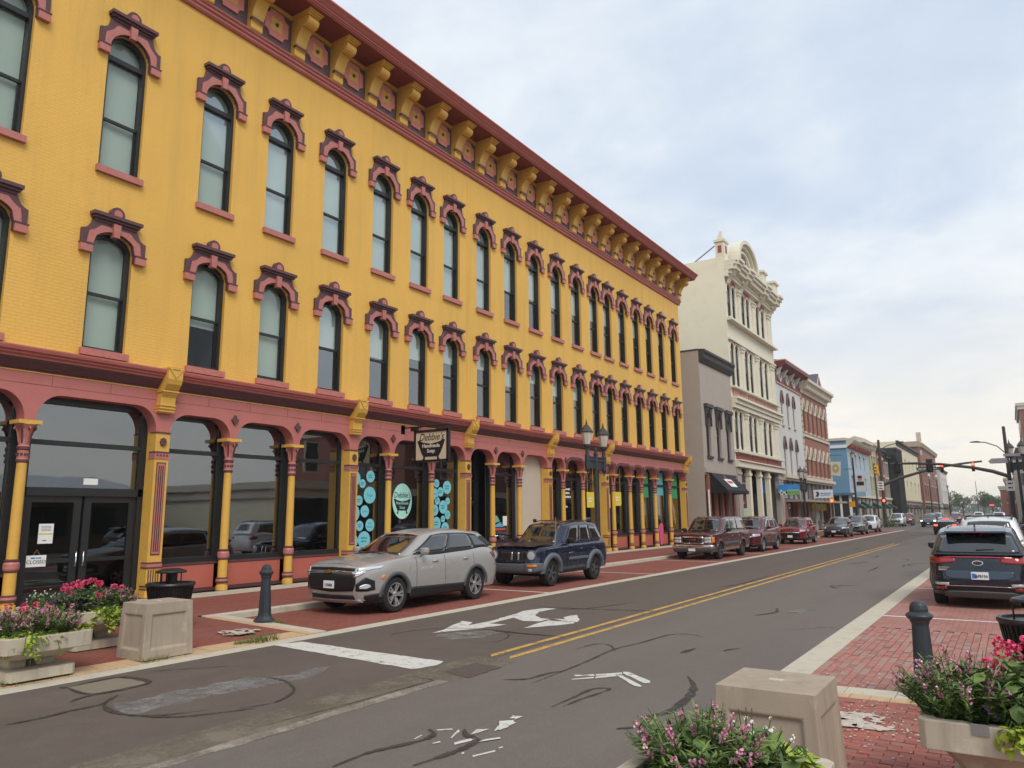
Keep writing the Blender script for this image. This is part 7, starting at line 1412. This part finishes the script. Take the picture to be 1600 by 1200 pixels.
t = thing('pedestrian_signal', 'pedestrian signal box with lit hand beside the brick shop', 'pedestrian light', (-14.2, 76.5, 3.1), 0); q = MB(); q.box(-.2, .2, -.1, .1, -.22, .22); q.build('housing', M_sigy, t, .02); q = MB(); q.prism([(-.1, -.1), (.1, -.1), (.1, .12), (-.1, .12)], 'y', -.115, -.103); q.build('hand', M_rlit, t); q = MB(); q.tube([(.0, .12, -3), (.0, .12, .3)], .05, 8); q.build('post', M_gry2, t)
# tall single lantern column with a portrait banner
O = (-13.5, 85.5, .12); t = thing('street_lamp', 'tall single lantern column with banner in front of the blue wall', 'street lamp', O); q = MB(O); q.lathe([(.25, .12), (.25, .3), (.15, .5), (.11, 1.5), (.09, 7.6), (.12, 7.65)], -13.5, 85.5, 14); q.tube([(-13.5, 85.5, 6.5), (-14.5, 85.5, 6.5)], .035, 6); q.build('post', M_iron, t); q = MB(O); q.lathe([(.1, 7.65), (.2, 8.05)], -13.5, 85.5, 8); q.build('lantern', M_lglass, t); q = MB(O); q.lathe([(.24, 8.05), (.1, 8.25), (.05, 8.3), (0, 8.55)], -13.5, 85.5, 8); q.build('lantern_cap', M_iron, t)
t = thing('banner', 'street banner with pale blue foot on the tall lantern column', 'banner', (-12.95, 85.5, 4.6)); O = (-12.95, 85.5, 4.6); q = MB(O); q.box(-13.4, -12.5, 85.47, 85.5, 3.6, 5.9, 0); q.build('cloth', mat('pale banner', (.55, .56, .58), .8), t); q = MB(O); q.box(-13.4, -12.5, 85.462, 85.47, 3.6, 4.1, 0); q.box(-13.3, -12.6, 85.462, 85.47, 4.75, 5.15, 1); q.prism([(-12.95+.2*math.cos(a), 5.45+.26*math.sin(a)) for a in [math.pi*2*i/14 for i in range(14)]], 'y', 85.455, 85.47, 2); q.box(-13.15, -12.75, 85.452, 85.47, 5.5, 5.75, 1); q.build('print', [mat('banner blue', (.22, .42, .52), .7), M_ink, mat('banner skin tone', (.45, .25, .18), .7)], t)
q = MB(O); q.box(-14.2, -13.6, 85.4, 85.48, 2.55, 3.1); t = thing('crossing_sign', 'orange sign fixed to the tall lantern column', 'sign', O); q.build('panel', mat('sign orange', (.70, .33, .01), .5), t)
t = thing('no_entry_sign', 'red round no entry sign on the far right kerb', 'sign', (-2.6, 140, 2.6)); O = (-2.6, 140, 2.6); q = MB(O); q.prism([(-2.6+.42*math.cos(a), 2.9+.42*math.sin(a)) for a in [math.pi*2*i/20 for i in range(20)]], 'y', 139.9, 139.95, 0); q.box(-2.9, -2.3, 139.88, 139.9, 2.82, 2.98, 1); q.build('panel', [mat('sign red', (.45, .015, .03), .5), M_white], t); q = MB(O); q.tube([(-2.6, 140, 0), (-2.6, 140, 3.3)], .04, 6); q.build('post', M_gry2, t)
# slim columns far down the left pavement, shrubs at the corner
for k, (x, y, h) in enumerate(((-11.6, 150, 7.6), (-11.9, 170, 8.2), (-12.2, 205, 7.4), (-9.5, 300, 12))):
    t = thing('lamp_column', ('slim dark lamp column before the dark glass building', 'second slim dark lamp column before the cream gable', 'slim dark lamp column before the tall red brick building', 'thin mast at the far street end')[k], 'lamp column', (x, y, 0), 0, 'far lamp columns'); q = MB((x, y, 0)); q.tube([(x, y, 0), (x, y, h)], [.14, .08], 8); q.build('post', M_gry2, t)
    if k < 3: q = MB((x, y, 0)); q.lathe([(.12, h), (.28, h+.5), (.3, h+.55), (.1, h+.9), (0, h+1)], x, y, 8); q.build('lantern', M_lglass, t)
def shrub(x, y, z, r, h, lab, n=500):
    O = (x, y, z); t = thing('shrub', lab, 'shrub', O); q = MB(O); q.tube([(x, y, z), (x, y, z+h*.5)], [.04, .02], 5); q.build('stem', M_bark, t); q = MB(O); leafy(q, x, y, z+h*.55, r, r, h*.5, n, .07, 3); q.build('foliage', LEAF, t)
shrub(-12.9, 104.3, .1, 1.3, 1.3, 'low green shrub at the far left corner before the white car', 700); shrub(-13.9, 58.6, .12, .5, 1.4, 'small dark green shrub behind the cherry red crossover'); shrub(-13.9, 62.5, .12, .45, 1.2, 'small green shrub with orange blossoms behind the charcoal hatchback')
q = MB((-13.9, 60, .12)); q.lathe([(.3, .12), (.42, .3), (.45, .8), (.48, .85), (.4, .85)], -13.9, 60, 14); t = q.build('plant_tub', mat('dark green tub', (.015, .06, .05), .5)); t.location = (-13.9, 60, .12); tag(t, 'dark green plant tub behind the cherry red crossover', 'plant tub')
# ================================================================ flowers in the four troughs
M_fpk = [mat('flower %s' % n, c, .6, var=.15, scale=20) for n, c in (('pink', (.60, .17, .30)), ('mauve', (.50, .19, .33)), ('pale pink', (.72, .42, .48)))]
M_frd = [mat('geranium %s' % n, c, .6, var=.1, scale=20) for n, c in (('red', (.60, .035, .10)), ('coral', (.70, .10, .20)))]
M_fpu = [mat('flower %s' % n, c, .6, var=.15, scale=20) for n, c in (('violet', (.16, .07, .24)), ('deep violet', (.09, .045, .13)))]
M_fwh = mat('white blossom', (.75, .74, .68), .6); M_lime = [mat('lime leaf', (.28, .38, .03), .5, var=.15, scale=15), mat('yellow green leaf', (.36, .42, .05), .5, var=.15, scale=15)]
M_grn2 = [mat('flower leaf green', (.115, .185, .048), .55, var=.25, scale=15), mat('flower leaf dark', (.05, .095, .026), .55, var=.25, scale=15), mat('flower leaf bright', (.18, .25, .06), .55, var=.2, scale=15)]
def leaf(q, p, d, up, l, w, mi, bend=.2):
    d = d.normalized(); s_ = d.cross(up); s_ = s_.normalized() if s_.length > 1e-3 else Vector((1, 0, 0)); n = s_.cross(d)
    a, b_, c_ = p+d*l*.35-n*l*.04, p+d*l*.72-n*l*bend*.5, p+d*l-n*l*bend
    q.add([tuple(p), tuple(a+s_*w), tuple(b_+s_*w*.8), tuple(c_), tuple(b_-s_*w*.8), tuple(a-s_*w)], [(0,1,5),(1,2,4,5),(2,3,4)], mi, True)
def rv(): return Vector((rnd.uniform(-1, 1), rnd.uniform(-1, 1), rnd.uniform(-1, 1))).normalized()
def plant(name, lab, x, y, z, rx, ry, h, kind, n=60, dens=.55):
    O = (x, y, z); t = thing(name, lab, 'flowering plant', O); g = MB(O); f = MB(O); st = MB(O); fm = M_fpk
    for k in range(n):
        a = rnd.uniform(0, 6.283); r = math.sqrt(rnd.random()); bx, by = x+rx*.55*r*math.cos(a), y+ry*.55*r*math.sin(a); lean = Vector((math.cos(a)*rx*r*.75, math.sin(a)*ry*r*.75, 0)); H = h*(1-.35*r*r)*rnd.uniform(.7, 1.08)
        P0 = Vector((bx, by, z)); P1 = P0+lean*.5+Vector((0, 0, H*.6)); P2 = P0+lean+Vector((0, 0, H))
        if kind in ('spike', 'violet'):
            st.tube([P0, P1, P2], [.004, .004, .002], 3, 0, False)
            for j in range(30):
                u = rnd.uniform(.02, .86); p = P0*(1-u)**2+P1*2*u*(1-u)+P2*u*u; d = rv(); d.z = abs(d.z)*.5+.15; leaf(g, p, d, Vector((0, 0, 1)), rnd.uniform(.045, .10), .0075, rnd.choice((0, 0, 1, 2, 2)))
            if rnd.random() < dens:
              for j in range(11):
                u = rnd.uniform(.62, 1.0); p = P0*(1-u)**2+P1*2*u*(1-u)+P2*u*u; d = rv()*.6+Vector((0, 0, .1))
                for pet in range(3): leaf(f, p+d*.012, (d+rv()*.8), rv(), .016, .008, rnd.randrange(3 if kind == 'spike' else 2))
        elif kind == 'geranium':
            st.tube([P0, P1, P2], [.005, .004, .003], 3, 0, False)
            for j in range(9):
                u = rnd.uniform(.3, .92); p = P0*(1-u)**2+P1*2*u*(1-u)+P2*u*u+rv()*.05; d = rv(); d.z *= .4; L = rnd.uniform(.05, .08); s0 = d.cross(Vector((0, 0, 1))).normalized(); c0 = p+d*L*.5
                g.add([tuple(c0+(d*math.cos(q_)+s0*math.sin(q_))*L*.55*(1+.08*math.cos(6*q_))+Vector((0, 0, .008*math.cos(2*q_)))) for q_ in [i*.785 for i in range(8)]], [list(range(8))], rnd.choice((0, 1, 1, 2)))
            if k % 2 == 0:
                c0 = P2+Vector((0, 0, .03))
                for j in range(34): d = rv(); d.z = d.z*.7+.25; leaf(f, c0+d*.032, d+rv()*.5, rv(), .026, .014, rnd.randrange(2))
        elif kind == 'trail':
            out_ = lean.normalized(); P1 = P0+out_*rx*.6+Vector((0, 0, .08)); P2 = P0+out_*rx*1.1+Vector((0, 0, -h*rnd.uniform(.1, 1)))
            st.tube([P0, P1, P2], .004, 3, 0, False)
            for j in range(15):
                u = rnd.uniform(.1, 1); p = P0*(1-u)**2+P1*2*u*(1-u)+P2*u*u+rv()*.025; d = rv()+Vector((0, 0, -.3))+out_*.4; leaf(g, p, d, Vector((0, 0, 1)), rnd.uniform(.045, .075), .024, rnd.randrange(2), .4)
        elif kind == 'white':
            st.tube([P0, P1, P2], .003, 3, 0, False)
            for j in range(12): u = rnd.uniform(.05, .8); p = P0*(1-u)**2+P1*2*u*(1-u)+P2*u*u; leaf(g, p, rv()+Vector((0, 0, .3)), Vector((0, 0, 1)), .08, .008, rnd.randrange(3))
            if k % 2 == 0: [leaf(f, P2, rv(), rv(), .016, .008, 0) for j in range(8)]
        else:
            for j in range(12): u = rnd.uniform(.1, 1); p = P0*(1-u)**2+P1*2*u*(1-u)+P2*u*u; leaf(g, p, rv()+Vector((0, 0, .2)), Vector((0, 0, 1)), rnd.uniform(.09, .15), .05, rnd.choice((0, 0, 2)), .35)
            st.tube([P0, P1, P2], .004, 3, 0, False)
    g.build('foliage', M_lime if kind == 'trail' else M_grn2, t)
    st.build('stems', M_grn2[1], t)
    if f.v: f.build('blossoms', {'spike': M_fpk, 'violet': M_fpu, 'geranium': M_frd, 'white': M_fwh}[kind], t)
zA, zB, zC, zD = .50, .555, .55, .54
plant('flower_bush', 'mauve pink flower spikes at the right end of the kerbside planter', -10.62, 5.10, zA, .36, .34, .42, 'spike', 110)
plant('flower_bush', 'pink flower spikes at the left end of the kerbside planter', -10.75, 4.52, zA, .32, .24, .42, 'spike', 70)
plant('geranium', 'small red geranium in the middle of the kerbside planter', -11.1, 4.95, zA, .30, .30, .36, 'geranium', 14)
plant('trailing_vine', 'lime green trailing vine over the front of the kerbside planter', -10.46, 4.80, zA+.07, .24, .24, .24, 'trail', 40); plant('trailing_vine', 'short lime vine at the right corner of the kerbside planter', -10.5, 5.38, zA+.08, .10, .12, .08, 'trail', 14)
plant('geranium', 'large coral red geranium in the planter before the double door', -12.25, 6.50, zB, .48, .36, .48, 'geranium', 46); plant('flower_bush', 'violet flower clump in the middle of the planter before the door', -12.25, 6.12, zB, .28, .20, .38, 'violet', 80); plant('flower_bush', 'pink flower spikes at the right of the planter before the door', -11.90, 6.66, zB, .26, .26, .46, 'spike', 60)
plant('white_flowers', 'white blossoms at the left end of the planter before the door', -12.95, 6.10, zB, .24, .18, .36, 'white', 44); plant('trailing_vine', 'lime vine hanging from the planter before the door', -11.72, 6.42, zB+.08, .16, .14, .34, 'trail', 34); plant('leafy_plant', 'flat green leaves along the rim of the planter before the door', -12.6, 6.0, zB, .40, .10, .12, 'leafy', 24)
plant('flower_bush', 'pink flower spikes at the left end of the right planter', -.42, 6.25, zC, .34, .36, .50, 'spike', 120, .42); plant('flower_bush', 'violet flowers in the middle of the right planter', .05, 6.12, zC, .34, .22, .36, 'violet', 110); plant('geranium', 'bright red geranium at the picture edge of the right planter', .20, 6.55, zC, .40, .36, .58, 'geranium', 60); plant('trailing_vine', 'lime vine over the front rim of the right planter', -.02, 5.98, zC+.06, .14, .10, .1, 'trail', 12); plant('leafy_plant', 'bushy green leaves between the flowers of the right planter', -.15, 6.35, zC, .34, .3, .40, 'leafy', 40)
plant('flower_bush', 'loose pink flower spikes in the foreground planter', -1.60, 4.28, zD, .32, .32, .40, 'spike', 110, .42); plant('leafy_plant', 'broad green leaves at the right of the foreground planter', -1.42, 4.36, zD, .26, .22, .26, 'leafy', 22); plant('white_flowers', 'tiny white blossoms behind the broad leaves in the foreground planter', -1.38, 4.50, zD, .22, .16, .34, 'white', 36); plant('trailing_vine', 'lime vine on the rear rim of the foreground planter', -1.28, 4.66, zD+.06, .16, .09, .06, 'trail', 24)
plant('leafy_plant', 'feathery green plant at the left of the foreground planter', -1.82, 4.25, zD, .13, .22, .2, 'trail', 24)
hzb = MB(); hzb.box(-720, 720, -210, 1510, -1.2, 28)
hm = bpy.data.materials.new('haze'); hm.use_nodes = True; hn = hm.node_tree; hn.nodes.clear(); ho = hn.nodes.new('ShaderNodeOutputMaterial'); hv = hn.nodes.new('ShaderNodeVolumePrincipled')
hv.inputs['Color'].default_value = (.93, .95, 1, 1); hv.inputs['Density'].default_value = .00042; hv.inputs['Anisotropy'].default_value = .2; hn.links.new(hv.outputs[0], ho.inputs['Volume'])
tag(hzb.build('haze', hm), kind='stuff')
flush_texts()
